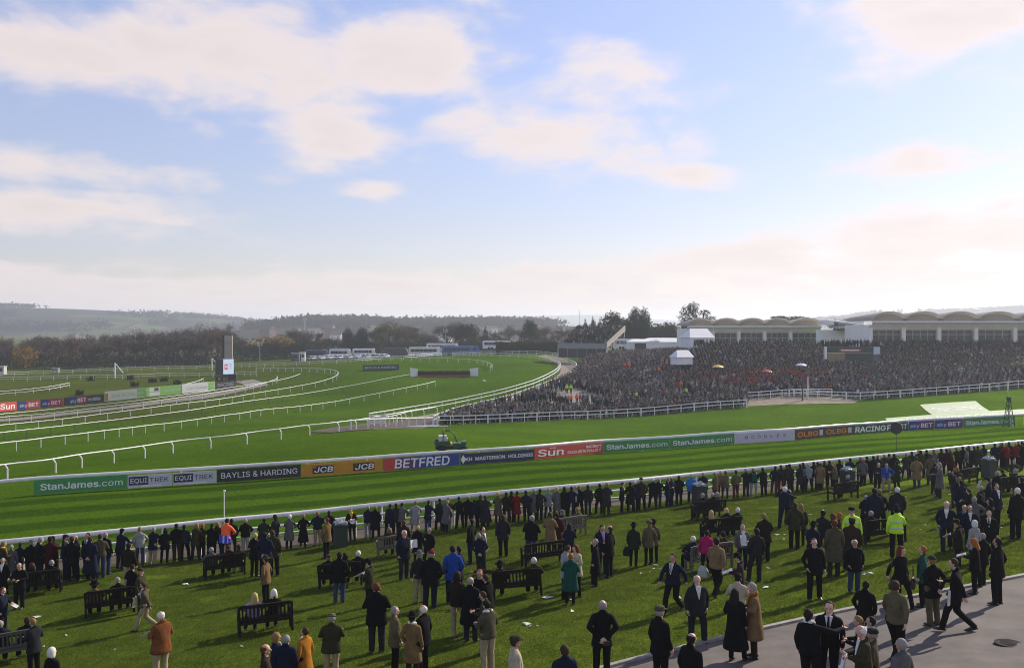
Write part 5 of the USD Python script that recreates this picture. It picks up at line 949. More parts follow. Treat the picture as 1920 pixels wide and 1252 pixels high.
pose('sit', both((.27, .10, .74), (.16, .36, .66)), sit=True, lean=-.12); pose('sit2', both((.28, .12, .75), (.08, .40, .74)), sit=True, lean=-.02, look=(0, .4)); pose('sit3', mix2(((.30, .02, .72), (.20, .28, .62)), ((.52, -.02, .98), (.78, .02, .92))), sit=True, lean=-.14, look=(.4, 0))
def legs_of(kind):
    if kind == 'walk': return {-1: ((-.10, 0, .90), (-.10, .20, .50), (-.09, .30, .10)), 1: ((.10, 0, .90), (.10, .02, .47), (.09, -.34, .17))}
    if kind == 'wide': return {s: ((s * .10, 0, .92), (s * .15, .02, .49), (s * .19, 0, .09)) for s in (-1, 1)}
    if kind == 'shift': return {-1: ((-.10, 0, .92), (-.11, .0, .49), (-.11, -.02, .09)), 1: ((.10, 0, .91), (.15, .10, .49), (.17, .10, .09))}
    if kind == 'sit': return {s: ((s * .11, -.02, .50), (s * .13, .42, .49), (s * .13, .46 + .05 * s, .09)) for s in (-1, 1)}
    return {s: ((s * .10, 0, .92), (s * .105, .015, .49), (s * .11, -.01, .09)) for s in (-1, 1)}
def ytilt(p, a, piv):
    p = np.asarray(p, float); y, z = p[..., 1] - piv[1], p[..., 2] - piv[2]; q_ = p.copy(); q_[..., 1] = piv[1] + y * math.cos(a) + z * math.sin(a); q_[..., 2] = piv[2] - y * math.sin(a) + z * math.cos(a); return q_
def head_tf(v, P):
    'turn and nod of the head about the neck, then the lean of the trunk'
    yaw, nod = P['look']; v = np.asarray(v, float).copy(); h0 = np.array([0, 0, 1.50]); w = (v - h0) * 1.05; w = w @ np.array([[math.cos(yaw), math.sin(yaw), 0], [-math.sin(yaw), math.cos(yaw), 0], [0, 0, 1]]); w = ytilt(w, nod, (0, 0, 0)); v = w + h0 - [0, 0, .042]
    return trunk_tf(v, P)
def trunk_tf(v, P):
    v = np.asarray(v, float)
    if P['sit']: v = v - [0, 0, .45]
    piv = (0, 0, .50 if P['sit'] else .95); return ytilt(v, P['lean'], piv)
_geo = {}
def cached(key, fn):
    if key not in _geo: _geo[key] = fn()
    return _geo[key]
def arm_pts(P, s):
    sh = trunk_tf(np.array([s * .172, 0, 1.385]), P); e, w = P['arms'][s]
    if not P['sit']: e, w = trunk_tf(e, P), trunk_tf(w, P)
    return sh, e, w
def g_body(pn):
    P = POSES[pn]; T = lambda *p: trunk_tf(np.array(p), P); L_ = legs_of('sit' if P['sit'] else P['legs']); ms = []
    ms += [m3.Manifold.batch_hull([sph(T(-.12, 0, 1.38), .075, 8), sph(T(.12, 0, 1.38), .075, 8), sph(T(0, 0, 1.12), (.13, .09, .09), 8)]), m3.Manifold.batch_hull([sph(T(0, 0, 1.12), (.13, .09, .09), 8), sph(T(-.08, 0, .94), .085, 8), sph(T(.08, 0, .94), .085, 8)])]
    for s in (-1, 1):
        h, k, a = map(np.array, L_[s]); ms += limb((h, .078), (k, .050), (a, .036), n=8)
        sh, e, w = arm_pts(P, s); ms += limb((sh, .050), (e, .037), (w, .026), n=8)
    v, f = soften(union(ms), .12, 4)
    hd = [sph((0, -.005, 1.665), (.074, .094, .098), 18), m3.Manifold.batch_hull([sph((0, .045, 1.575), (.034, .030, .026), 10), sph((0, .012, 1.63), (.064, .070, .05), 10)]), m3.Manifold.batch_hull([sph((0, .092, 1.655), (.010, .008, .012), 8), sph((0, .112, 1.622), (.013, .012, .009), 8)]), sph((0, .078, 1.590), (.024, .016, .008), 8)]
    for s in (-1, 1): hd.append(sph((s * .076, -.005, 1.635), (.010, .020, .032), 8)); hd.append(sph((s * .030, .078, 1.665), (.02, .012, .010), 8))
    hv, hf = soften(union(hd), .035, 2); nk = np.array(limb((np.array([0, -.012, 1.42]), .066), (np.array([0, -.004, 1.58]), .055), n=10), dtype=object)
    hv = head_tf(hv, P); parts = [back_to_manifold(v, f), back_to_manifold(hv, hf)]
    parts += limb((T(0, -.01, 1.40), .066), (head_tf(np.array([[0, -.004, 1.58]]), P)[0], .055), n=10)
    for s in (-1, 1): sh, e, w = arm_pts(P, s); parts += hand(w, e, s, hold=pn in ('front', 'front2', 'sit2', 'bino', 'phone'))
    m = union(parts); k = m.to_mesh(); return np.array(k.vert_properties[:, :3]), np.array(k.tri_verts)
def g_coat(pn, kind, fat):
    P = POSES[pn]; T = lambda *p: trunk_tf(np.array(p), P); ms = []; w = 1 + fat
    ms.append(m3.Manifold.batch_hull([sph(T(-.148, -.005, 1.385), (.068, .082, .055), 10), sph(T(.148, -.005, 1.385), (.068, .082, .055), 10), sph(T(0, -.015, 1.462), (.075, .07, .045), 10), sph(T(0, .01, 1.15), (.185 * w, .135 * w, .12), 12)]))
    if P['sit']:
        ms.append(m3.Manifold.batch_hull([sph(T(0, .01, 1.15), (.185 * w, .135 * w, .12), 12), sph((-.10, .02, .50), (.12 * w, .15, .10), 10), sph((.10, .02, .50), (.12 * w, .15, .10), 10)]))
        if kind != 'short':
            for s in (-1, 1): ms.append(m3.Manifold.batch_hull([sph((s * .1, .05, .52), (.12, .12, .10), 10), sph((s * .13, .40 if kind == 'long' else .25, .50), (.105, .08, .09), 10)]))
    else:
        hem = {'short': .84, 'mid': .70, 'long': .46, 'full': .28}[kind]; fl = {'short': .0, 'mid': .02, 'long': .055, 'full': .10}[kind]
        ms.append(m3.Manifold.batch_hull([sph(T(0, .01, 1.15), (.185 * w, .135 * w, .12), 12), sph(T(0, .0, .98), (.19 * w, .142 * w, .06), 12)]))
        c = np.array([0, .0, hem + .03]); st = .05 if P['legs'] == 'walk' else 0
        ms.append(m3.Manifold.batch_hull([sph(T(0, .0, .98), (.19 * w, .142 * w, .06), 12), sph(c + [-.05, st, 0], (.16 * w + fl, .142 * w + fl + st, .035), 12), sph(c + [.05, -st, 0], (.16 * w + fl, .142 * w + fl + st, .035), 12)]))
    for s in (-1, 1):
        sh, e, wr = arm_pts(P, s); d = wr - e; ms += limb((sh, .066), (e, .057), (wr - d * .06, .046), n=10)
    if pn in ('rail3', 'bino'): ms += limb((T(-.07, -.04, 1.49), .04), (T(.07, -.04, 1.49), .04), n=8)
    else: ms += limb((T(-.045, -.045, 1.505), .048), (T(.045, -.045, 1.505), .048), n=8)
    return soften(union(ms), .062, 5, .0075, sum(map(ord, pn + kind)) % 50)
def g_legs(pn, wide=1.0):
    P = POSES[pn]; L_ = legs_of('sit' if P['sit'] else P['legs']); ms = []
    hp = [sph(np.array(L_[s][0]) + [0, 0, .05], .105, 10) for s in (-1, 1)]; ms.append(m3.Manifold.batch_hull(hp))
    for s in (-1, 1):
        h, k, a = map(np.array, L_[s]); ms += limb((h, .105 * wide), (k, .078 * wide), (a + [0, 0, -.015], .066 * wide), n=10)
    return soften(union(ms), .075, 4, .006, len(pn))
def g_shoe(pn, s):
    P = POSES[pn]; a = np.array(legs_of('sit' if P['sit'] else P['legs'])[s][2]); lift = .07 if (P['legs'] == 'walk' and s == 1 and not P['sit']) else 0; t = .35 if lift else 0
    z = lambda zz, yy: zz + lift - yy * t * .0
    m = m3.Manifold.batch_hull([sph((a[0], a[1] - .055, .035 + lift * 1.2), (.034, .035, .034), 8), sph((a[0] * 1.02, a[1] + .09, .034 + lift * .3), (.044, .05, .033), 8), sph((a[0] * 1.08, a[1] + .165, .026 + lift * .0), (.035, .04, .024), 8), sph((a[0], a[1] - .01, .085 + lift * .8), (.036, .045, .03), 8)])
    k = to_tm(m); return np.array(k.vertices), np.array(k.faces)
def g_hair(pn, kind):
    P = POSES[pn]; cut = lambda m, zz, yy: m
    if kind in ('short', 'bald'):
        m = sph((0, -.012, 1.668), (.083, .100, .106), 16)
        face = m3.Manifold.batch_hull([sph((0, .16, 1.45), .02, 6), sph((-.2, .16, 1.45), .02, 6), sph((.2, .16, 1.45), .02, 6), sph((0, .06, 1.45), .02, 6), sph((-.2, .03, 1.735), .01, 6), sph((.2, .03, 1.735), .01, 6), sph((-.2, .2, 1.76), .01, 6), sph((.2, .2, 1.76), .01, 6), sph((-.2, -.0, 1.45), .02, 6), sph((.2, -.0, 1.45), .02, 6)])
        m = m - face - m3.Manifold.cube((.5, .5, .2), True).translate((0, 0, 1.47))
        if kind == 'bald': m = m - sph((0, .02, 1.74), (.078, .11, .08), 14)
    elif kind == 'bob':
        m = m3.Manifold.batch_hull([sph((0, -.018, 1.675), (.092, .106, .108), 14), sph((-.06, -.03, 1.57), (.045, .06, .05), 10), sph((.06, -.03, 1.57), (.045, .06, .05), 10)]) - m3.Manifold.batch_hull([sph((s * .058, .2, z), .02, 8) for s in (-1, 1) for z in (1.4, 1.70)] + [sph((s * .045, .04, z), .02, 8) for s in (-1, 1) for z in (1.4, 1.70)])
    else:
        m = m3.Manifold.batch_hull([sph((0, -.018, 1.675), (.092, .106, .108), 14), sph((-.07, -.06, 1.44), (.05, .055, .06), 10), sph((.07, -.06, 1.44), (.05, .055, .06), 10)]) - m3.Manifold.batch_hull([sph((s * .058, .2, z), .02, 8) for s in (-1, 1) for z in (1.3, 1.70)] + [sph((s * .045, .04, z), .02, 8) for s in (-1, 1) for z in (1.3, 1.70)])
    t = to_tm(m.refine_to_length(.035)); v = np.array(t.vertices); v += t.vertex_normals * ((meshkit.fbm(v * 38, 2, 4) - .5) * .012)[:, None]
    return head_tf(v, P), np.array(t.faces)
def g_hat(pn, kind):
    P = POSES[pn]
    if kind == 'cap': m = m3.Manifold.batch_hull([sph((0, -.01, 1.715), (.098, .118, .045), 16), sph((0, -.005, 1.765), (.082, .100, .03), 14)]) + m3.Manifold.batch_hull([sph((-.05, .11, 1.71), (.03, .035, .010), 8), sph((.05, .11, 1.71), (.03, .035, .010), 8), sph((0, .145, 1.70), (.05, .025, .008), 8)])
    elif kind == 'trilby': m = m3.Manifold.cylinder(.014, .165, .165, 24).scale((.9, 1.05, 1)).translate((0, 0, 1.712)) + m3.Manifold.batch_hull([sph((0, 0, 1.73), (.092, .108, .02), 16), sph((0, .01, 1.81), (.066, .088, .028), 14)])
    elif kind == 'top': m = m3.Manifold.cylinder(.014, .15, .15, 24).translate((0, 0, 1.72)) + m3.Manifold.cylinder(.15, .090, .094, 20).translate((0, 0, 1.72))
    elif kind == 'fur': m = sph((0, -.01, 1.735), (.118, .130, .085), 16)
    elif kind == 'beanie': m = sph((0, -.012, 1.70), (.089, .106, .09), 16) - m3.Manifold.cube((.4, .4, .2), True).translate((0, 0, 1.59))
    elif kind == 'helmet': m = m3.Manifold.cylinder(.012, .135, .135, 24).scale((.9, 1.1, 1)).translate((0, 0, 1.705)) + m3.Manifold.batch_hull([sph((0, 0, 1.72), (.098, .115, .02), 16), sph((0, 0, 1.84), (.055, .065, .03), 14)])
    elif kind == 'ball': m = (sph((0, -.012, 1.70), (.088, .105, .09), 16) - m3.Manifold.cube((.4, .4, .2), True).translate((0, 0, 1.60))) + m3.Manifold.batch_hull([sph((-.055, .10, 1.715), (.02, .03, .008), 8), sph((.055, .10, 1.715), (.02, .03, .008), 8), sph((0, .175, 1.705), (.04, .02, .007), 8)])
    t = to_tm(m.refine_to_length(.045)); v = np.array(t.vertices)
    if kind == 'fur': v += t.vertex_normals * ((meshkit.fbm(v * 30, 2, 2) - .5) * .04)[:, None]
    return head_tf(v, P), np.array(t.faces)
def g_front(pn, kind):
    'shirt front and tie, or scarf, standing just proud of the coat'
    P = POSES[pn]
    if kind == 'shirt': m = m3.Manifold.batch_hull([sph((-.055, .088, 1.465), .016, 8), sph((.055, .088, 1.465), .016, 8), sph((0, .150, 1.17), .012, 8), sph((0, .125, 1.32), .02, 8)])
    elif kind == 'tie': m = m3.Manifold.batch_hull([sph((0, .108, 1.455), (.018, .012, .018), 8), sph((-.022, .160, 1.22), (.008, .008, .01), 8), sph((.022, .160, 1.22), (.008, .008, .01), 8)])
    else: m = union([m3.Manifold.batch_hull([sph((-.06, -.05, 1.50), .038, 8), sph((.06, -.05, 1.50), .038, 8)]), m3.Manifold.batch_hull([sph((-.075, .0, 1.495), .034, 8), sph((-.045, .075, 1.47), .032, 8)]), m3.Manifold.batch_hull([sph((.075, .0, 1.495), .034, 8), sph((.045, .075, 1.47), .032, 8)]), m3.Manifold.batch_hull([sph((-.045, .09, 1.46), .03, 8), sph((.05, .09, 1.46), .03, 8), sph((.04, .15, 1.24), .022, 8)])])
    k = to_tm(m.refine_to_length(.06)); return trunk_tf(np.array(k.vertices), P), np.array(k.faces)
def cloth(name, c, var=.26, rough=.88, **k): return mat('cloth_' + name, c, rough, var, 7.0, .35, 70.0, spec=.06, bdist=.006, **k)
CL = {n: cloth(n, c) for n, c in dict(black=(.007, .007, .008), navy=(.009, .012, .026), charcoal=(.017, .018, .021), brown=(.030, .020, .013), darkbrown=(.017, .012, .009), olive=(.032, .031, .015), green=(.014, .024, .014), tweed=(.060, .052, .032), grey=(.085, .085, .085), lightgrey=(.22, .22, .215), camel=(.135, .085, .038), khaki=(.090, .075, .040),
    cream=(.34, .30, .22), rust=(.14, .05, .018), orange=(.30, .12, .015), red=(.14, .010, .016), maroon=(.035, .008, .010), blue=(.012, .05, .26), brightblue=(.02, .14, .38), magenta=(.30, .010, .09), teal=(.008, .055, .042), paleblue=(.15, .18, .20), purple=(.030, .016, .030), jeans=(.030, .045, .085), beige=(.27, .22, .14), stone=(.25, .25, .24), redtrouser=(.10, .018, .012), white=(.55, .55, .54), yellow=(.5, .30, .02), lilac=(.34, .22, .50), tan=(.16, .11, .055)).items()}
CL['hivis'] = mat('hivis_yellow', (.42, .72, .015), .7, .12, 8.0, .3, 60.0); CL['hiorange'] = mat('hivis_orange', (.85, .10, .01), .7, .12, 8.0, .3, 60.0); CL['bib'] = mat('bib_blue', (.03, .05, .5), .7)
SKIN = [mat(f'skin_{i}', c, .55, .10, 20.0) for i, c in enumerate([(.40, .235, .17), (.47, .29, .215), (.36, .20, .14), (.46, .25, .19)])]
HAIR = {n: mat('hair_' + n, c, .75, .3, 60.0, .4, 120.0, spec=.12) for n, c in dict(dark=(.012, .009, .007), brown=(.040, .023, .012), fair=(.19, .12, .05), blonde=(.38, .27, .12), grey=(.22, .21, .20), white=(.52, .50, .47), auburn=(.10, .03, .012), ginger=(.26, .09, .02)).items()}
leather = mat('shoe_leather', (.010, .008, .007), .4, spec=.5); eyem = mat('eye', (.02, .015, .012), .2)
PAPER = mat('newsprint', (.60, .60, .60), .8, .14, 24.0); 
PERSONS = []
_pcount = [0]
def person(u, vf, vt, coat, cut, legs, head, ps, face, label, extra='', group=None, h=None, pos=None):
    '''u, vf: photo pixel of the feet; vt: photo row of the top of the head; face: degrees turned from facing the course (positive to the left)'''
    _pcount[0] += 1; rg = np.random.default_rng(_pcount[0] * 13 + 5)
    p = at(u, vf) if pos is None else np.asarray(pos, float); P = POSES[ps]
    H_ = (vf - vt) * p[1] / FX; tall = 1.30 if P['sit'] else 1.76
    hat = None; hair = head
    if '+' in head: hair, hat = head.split('+'); hat, hatc = hat.split(':') if ':' in hat else (hat, 'black'); tall += {'trilby': .06, 'top': .1, 'fur': .05, 'helmet': .11}.get(hat, .02)
    s = (h or H_) / tall; s = float(np.clip(s, .90, 1.085)) if not P['sit'] else float(np.clip(s, .95, 1.06))
    if 'child' in extra: s = .78
    fat = .0 if 'slim' in extra else .16 if 'stout' in extra else float(rg.uniform(0, .09))
    fat = round(fat / .08) * .08; flip = bool(rg.integers(0, 2)) and 'noflip' not in extra
    sx = s * (1.07 + fat * .4) * (.92 if ('fem' in extra) else 1.0)
    x = UsdGeom.Xform.Define(stage, numbered('/World', 'person')); x.AddTranslateOp().Set(tuple(map(float, p))); x.AddRotateZOp().Set(float(face + rg.uniform(-7, 7))); x.AddRotateYOp().Set(float(rg.normal(0, 1.4))); x.AddScaleOp().Set((sx, s * 1.03, s))
    tag(x, label, 'person', group); t = str(x.GetPath())
    F_ = lambda g: (g[0] * [-1, 1, 1], g[1][:, ::-1]) if flip else g
    sk = SKIN[rg.integers(0, 4)]
    hk, hc = (hair.split('.') + ['short'])[:2][::-1] if '.' in hair else ('short', hair)
    # hair is written colour or colour.cut
    part(t, 'body', F_(cached(('b', ps), lambda: g_body(ps))), sk, smooth=True)
    part(t, 'coat', F_(cached(('c', ps, cut, fat), lambda: g_coat(ps, cut, fat))), CL[coat], smooth=True)
    part(t, 'trousers', F_(cached(('l', ps, 'fem' in extra), lambda: g_legs(ps, .86 if 'fem' in extra else 1.0))), CL[legs], smooth=True)
    for sd in (-1, 1): part(t, 'shoe', F_(cached(('s', ps, sd), lambda: g_shoe(ps, sd))), leather, smooth=40)
    part(t, 'hair', F_(cached(('h', ps, hk), lambda: g_hair(ps, hk))), HAIR[hc], smooth=True)
    if hat: part(t, {'cap': 'flat_cap', 'ball': 'cap', 'fur': 'fur_hat', 'trilby': 'hat', 'top': 'hat'}.get(hat, hat), F_(cached(('k', ps, hat), lambda: g_hat(ps, hat))), CL[hatc], smooth=35)
    for nm, kd, cc in (('shirt_front', 'shirt', 'white'), ('tie', 'tie', 'navy'), ('scarf', 'scarf', 'yellow')):
        if nm.split('_')[0] in extra:
            c2 = cc
            for w in extra.split():
                if w.startswith(nm.split('_')[0] + '='): c2 = w.split('=')[1]
            part(t, nm, F_(cached(('f', ps, kd), lambda: g_front(ps, kd))), CL[c2], smooth=True)
    if 'bib' in extra: part(t, 'bib', MB().box([0, -.02, .86], [.36, .30, .34]).mesh(), CL['bib']); part(t, 'bib_stripe', MB().box([.02, -.02, .86], [.07, .312, .33]).mesh(), CL['white'])
    if 'bands' in extra:
        for z in (1.02, 1.24): part(t, 'reflective_band', m3.Manifold.cylinder(.05, .215, .215, 24).scale((1.0, .76, 1)).translate((0, .01, z)), M('reflective', (.5, .52, .5), .35))
    if 'badge' in extra: part(t, 'badge', MB().box([.09, .165, 1.24], [.05, .01, .07]).mesh(), CL['white'])
    if p[1] < 40 and abs(((face + 180) % 360) - 180) > 60 or 'face' in extra:
        for sd in (-1, 1): part(t, 'eye', (head_tf(np.array(to_tm(sph((sd * .030, .0915, 1.655), (.011, .006, .007), 8)).vertices), P) * ([-1, 1, 1] if flip else 1), np.array(to_tm(sph((sd * .030, .0915, 1.655), (.011, .006, .007), 8)).faces)), eyem)
    a = math.radians(face)
    def world(l): l = np.array(l, float) * [sx * (-1 if flip else 1), s, s]; return p + np.array([l[0] * math.cos(a) - l[1] * math.sin(a), l[0] * math.sin(a) + l[1] * math.cos(a), l[2]])
    PERSONS.append((p, world)); return t, world, a
def paper(world, a, where, label, size=(.30, .40), tilt=.7, fold=True, col=None):
    c = world(where); t = thing('newspaper', label, 'newspaper', c, a); w, h = size; n = col or PAPER
    for sd in (-1, 1):
        V = np.array([[0, 0, -h / 2], [sd * w / 2, .05, -h / 2], [sd * w / 2, .05, h / 2], [0, 0, h / 2]]); V = np.vstack([V, V + [0, .006, 0]]); V = ytilt(V, -tilt, (0, 0, 0))
        part(t, 'page', (V, np.array([[0, 1, 2, 3], [7, 6, 5, 4], [0, 4, 5, 1], [1, 5, 6, 2], [2, 6, 7, 3], [3, 7, 4, 0]])), n)
def bag(world, a, where, label, col, size=(.30, .12, .26), name='handbag', strap=.45):
    c = world(where); t = thing(name, label, 'bag', c, a); w, d, h = size
    b = m3.Manifold.batch_hull([sph((sx * (w / 2 - .03), sy * (d / 2 - .03), z), .03, 8) for sx in (-1, 1) for sy in (-1, 1) for z in (-h + .03, -h * .45)] + [sph((sx * w * .22, 0, -.03), .025, 8) for sx in (-1, 1)]); part(t, 'bag_body', b, col, smooth=40)
    part(t, 'strap', MB().tube([[-w * .4, 0, -.03], [-w * .2, 0, strap * .7], [0, 0, strap], [w * .2, 0, strap * .7], [w * .4, 0, -.03]], .009, 6).mesh(), leather)

def rucksack(world, a, label, col):
    c = world((0, -.21, 1.42)); t = thing('rucksack', label, 'rucksack', c, a)
    b = m3.Manifold.batch_hull([sph((sx * .11, y, z), .045, 8) for sx in (-1, 1) for y, z in ((-.02, -.05), (-.06, -.40), (.02, -.40), (.02, -.05))]); part(t, 'pack', b, col, smooth=40); part(t, 'pocket', m3.Manifold.batch_hull([sph((sx * .08, -.10, z), .03, 8) for sx in (-1, 1) for z in (-.22, -.38)]), col, smooth=40)
    for sx in (-1, 1): part(t, 'strap', MB().tube([[sx * .1, .04, -.38], [sx * .13, .30, -.22], [sx * .11, .22, .04], [sx * .09, .02, .0]], .015, 6).mesh(), leather)
def optics(world, a, where, label, name, cat):
    c = world(where); t = thing(name, label, cat, c, a)
    if name == 'binoculars':
        for sx in (-1, 1): part(t, 'barrel', MB().tube([[sx * .035, -.06, 0], [sx * .04, .09, 0]], [.022, .03], 10).mesh(), leather)
        part(t, 'bridge', MB().box([0, 0, .01], [.05, .06, .02]).mesh(), leather)
    else: part(t, 'body', MB().box([0, 0, 0], [.13, .06, .09]).mesh(), leather); part(t, 'lens', MB().tube([[0, .02, 0], [0, .11, 0]], [.035, .04], 12).mesh(), M('lens_grey', (.12, .12, .12), .3))
# ------------------------------------------------------------------ benches, bins, litter
bw_dark = mat('bench_dark_wood', (.014, .011, .009), .8, .3, 12.0, .2, 60.0, spec=.12); bw_light = mat('bench_weathered_wood', (.115, .10, .082), .8, .3, 12.0, .2, 60.0); bw_grey = mat('bench_grey_wood', (.055, .05, .044), .8, .3, 12.0, .2, 60.0)
BW = 1.62
def bench_model(name, m):
    k = klass(name); W = BW
    for sx in (-1, 1):
        x = sx * (W / 2 - .04); part(k, 'back_leg', MB().bar([x, 0, -.04], [x, 0, .44], .07, .07, (0, 1, 0)).bar([x, 0, .44], [x, -.10, .92], .07, .07, (0, 1, 0)).mesh(), m); part(k, 'front_leg', MB().bar([x, .48, -.04], [x, .48, .66], .07, .07, (0, 1, 0)).mesh(), m); part(k, 'armrest', MB().box([x, .22, .68], [.08, .62, .045]).mesh(), m)
        part(k, 'side_rail', MB().box([x, .24, .38], [.045, .42, .08]).mesh(), m)
    part(k, 'top_rail', MB().bar([-W / 2 + .075, -.095, .90], [W / 2 - .075, -.095, .90], .045, .10, (0, -.2, 1)).mesh(), m); part(k, 'bottom_rail', MB().bar([-W / 2 + .075, -.012, .50], [W / 2 - .075, -.012, .50], .045, .07).mesh(), m); part(k, 'seat_rail', MB().box([0, .47, .385], [W - .15, .04, .08]).mesh(), m); part(k, 'seat_rail', MB().box([0, 0, .385], [W - .15, .04, .08]).mesh(), m)
    for i in range(5): part(k, 'seat_slat', MB().box([0, .06 + i * .10, .44], [W - .09, .085, .026]).mesh(), m)
    for i in range(13): x = -W / 2 + .14 + i * (W - .28) / 12; part(k, 'back_slat', MB().bar([x, -.018, .54], [x, -.085, .85], .055, .022, (0, 1, 0)).mesh(), m)
    return k
bd, bl, bg = bench_model('dark_bench_model', bw_dark), bench_model('light_bench_model', bw_light), bench_model('grey_bench_model', bw_grey)
BENCH = {}
def bench(key, model, uvL, uvR, label, fix=None):
    a, b = at(*uvL), at(*uvR); c = (a + b) / 2; d = b - a; rz = math.atan2(d[1], d[0]); w = math.hypot(d[0], d[1])
    if w > 1.9 or w < 1.3: rz = np.clip(rz, -.1, .6)
    c[2] = float(gz(c[0], c[1])); path = copy_of(model, 'bench', label, 'bench', c, rz, 'wooden benches on the lawn')
    x = UsdGeom.Xformable(stage.GetPrimAtPath(path)); sl = (gz(*(c[:2] + .8 * np.array([math.cos(rz), math.sin(rz)]))) - gz(*(c[:2] - .8 * np.array([math.cos(rz), math.sin(rz)])))) / 1.6; x.AddRotateYOp(opSuffix='lie').Set(float(-math.degrees(math.atan(sl))))
    BENCH[key] = (c, rz)
def seat(key, x, y=.17):
    c, rz = BENCH[key]; p = c + [x * math.cos(rz) - y * math.sin(rz), x * math.sin(rz) + y * math.cos(rz), 0]; p[2] = float(gz(*(c[:2] + [x * math.cos(rz), x * math.sin(rz)]))) - .02; return p
bench('A', bd, (42, 1119), (100, 1112), 'dark bench near the left edge with two people seated facing the course'); bench('B', bd, (160, 1161), (250, 1148), 'dark bench left of the man in the rust jacket, two people seated'); bench('C', bg, (-38, 1256), (48, 1240), 'weathered grey bench cut by the left edge at the bottom'); bench('D', bd, (377, 1087), (466, 1076), 'dark bench behind the orange jacketed steward, three people seated')
bench('E', bd, (438, 1197), (558, 1180), 'dark slatted bench seating a blonde woman and a white haired woman'); bench('F', bl, (713, 1047), (775, 1039), 'pale weathered bench near the rail with one fair haired person seated'); bench('G', bd, (594, 1106), (682, 1097), 'dark bench beside the man in blue jeans'); bench('H', bd, (925, 1125), (1018, 1117), 'dark bench with a person at each end and empty slats between')
bench('I', bd, (982, 1067), (1062, 1056), 'empty dark bench in front of the bald man in the black jacket'); bench('J', bl, (1040, 1012), (1100, 1003), 'pale weathered bench near the rail behind the woman in the tan coat'); bench('K', bd, (1300, 978), (1368, 970), 'dark bench near the rail with a reader at its left end'); bench('L', bd, (1320, 1017), (1394, 1008), 'dark bench seating two blonde women and a white haired person')
bench('M', bl, (1288, 1076), (1383, 1063), 'pale teak bench behind the woman in the magenta jacket'); bench('N', bd, (1556, 941), (1618, 933), 'dark bench beside the litter bin in the rail crowd on the right'); bench('O', bd, (1615, 1023), (1708, 1015), 'black bench behind the police officer in the yellow jacket'); bench('P', bd, (1796, 913), (1838, 906), 'dark bench in the crowd at the right with one seated back'); bench('Q', bd, (1868, 932), (1922, 925), 'black bench at the right edge of the lawn')
binm = mat('bin_green', (.010, .018, .014), .6, .2, 4.0); lidm = mat('bin_liner', (.22, .25, .26), .3, .3, 9.0)
def litter_bin(label, u, v):
    p = at(u, v); t = thing('litter_bin', label, 'litter bin', p, .35, group='litter bins along the rail'); w = .58
    part(t, 'body', MB().box([0, 0, .50], [w, w, 1.0]).mesh(), binm); part(t, 'rim', MB().box([0, 0, 1.03], [w + .06, w + .06, .07]).mesh(), binm)
    b = m3.Manifold.batch_hull([sph((sx * .22, sy * .22, z), .05, 8) for sx in (-1, 1) for sy in (-1, 1) for z in (1.06, 1.14)]).refine_to_length(.1); k = to_tm(b); v_ = np.array(k.vertices); v_ += k.vertex_normals * ((meshkit.fbm(v_ * 14, 2, 3) - .5) * .12)[:, None]; part(t, 'bag_of_cups', (v_, np.array(k.faces)), lidm)
    for i in range(6): r_ = np.random.default_rng(i + int(u)); q_ = r_.uniform(-.2, .2, 2); part(t, 'plastic_cup', MB().tube([[q_[0], q_[1], 1.15], [q_[0] + .03, q_[1], 1.28]], [.035, .045], 8).mesh(), M('cup', (.36, .38, .40), .25))
litter_bin('dark litter bin with a pale bag of cups, leftmost along the rail', 638, 1025); litter_bin('dark litter bin topped with cups beside the bright blue anorak', 1312, 948); litter_bin('dark litter bin behind the bench in the rail crowd on the right', 1590, 917); litter_bin('dark litter bin with papers on top among the red coats at the far right', 1855, 896)
r = np.random.default_rng(91)
for k, (u, v, sz) in enumerate([(347, 1096, 3), (68, 1157, 2), (57, 1167, 1), (123, 1192, 1.4), (213, 1219, 1), (81, 1213, 1), (453, 1213, 1), (985, 1172, 3), (995, 1176, 1.3), (1008, 1175, 1), (1071, 1147, 2.2), (1083, 1120, 1), (1230, 1061, 2), (1225, 1067, 1), (1201, 1076, 1), (1219, 1073, 1), (1238, 1067, 1), (1272, 1122, 2), (1435, 1102, 2.6), (1441, 1066, 1.4), (1458, 1003, 1.2), (1472, 1003, 1.2), (1519, 965, 1.4), (1629, 1077, 2.4), (1622, 1078, 1.5), (1735, 985, 1.4), (1727, 994, 1.6), (1757, 992, 1.4), (1470, 1011, 1), (1027, 1121, 2.5), (370, 1084, 1.3), (640, 1181, 1), (500, 1178, 1), (1545, 957, 1), (1700, 932, 1), (1782, 928, 1), (860, 1050, 1), (900, 1013, 1)]):
    p = at(u, v); t_ = r.uniform(.04, .07) * sz; q_ = r.normal(0, 1, (5, 2)); q_ = q_ / np.linalg.norm(q_, axis=1, keepdims=True); an = np.sort(r.uniform(0, 6.28, 6)); V = np.c_[np.cos(an) * t_ * r.uniform(.7, 1.5, 6), np.sin(an) * t_ * r.uniform(.7, 1.3, 6), r.uniform(.01, .03 + .012 * sz, 6)]; V = np.vstack([V, [0, 0, .03 + .01 * sz], [0, 0, -.005]]); Fq = [[6, i, (i + 1) % 6] for i in range(6)] + [[7, (i + 1) % 6, i] for i in range(6)]
    x = thing('litter', 'scrap of white paper lying on the grass of the lawn', 'litter', p, group='scraps of paper dropped on the lawn'); part(x, 'paper_scrap', (V, np.array(Fq)), PAPER)
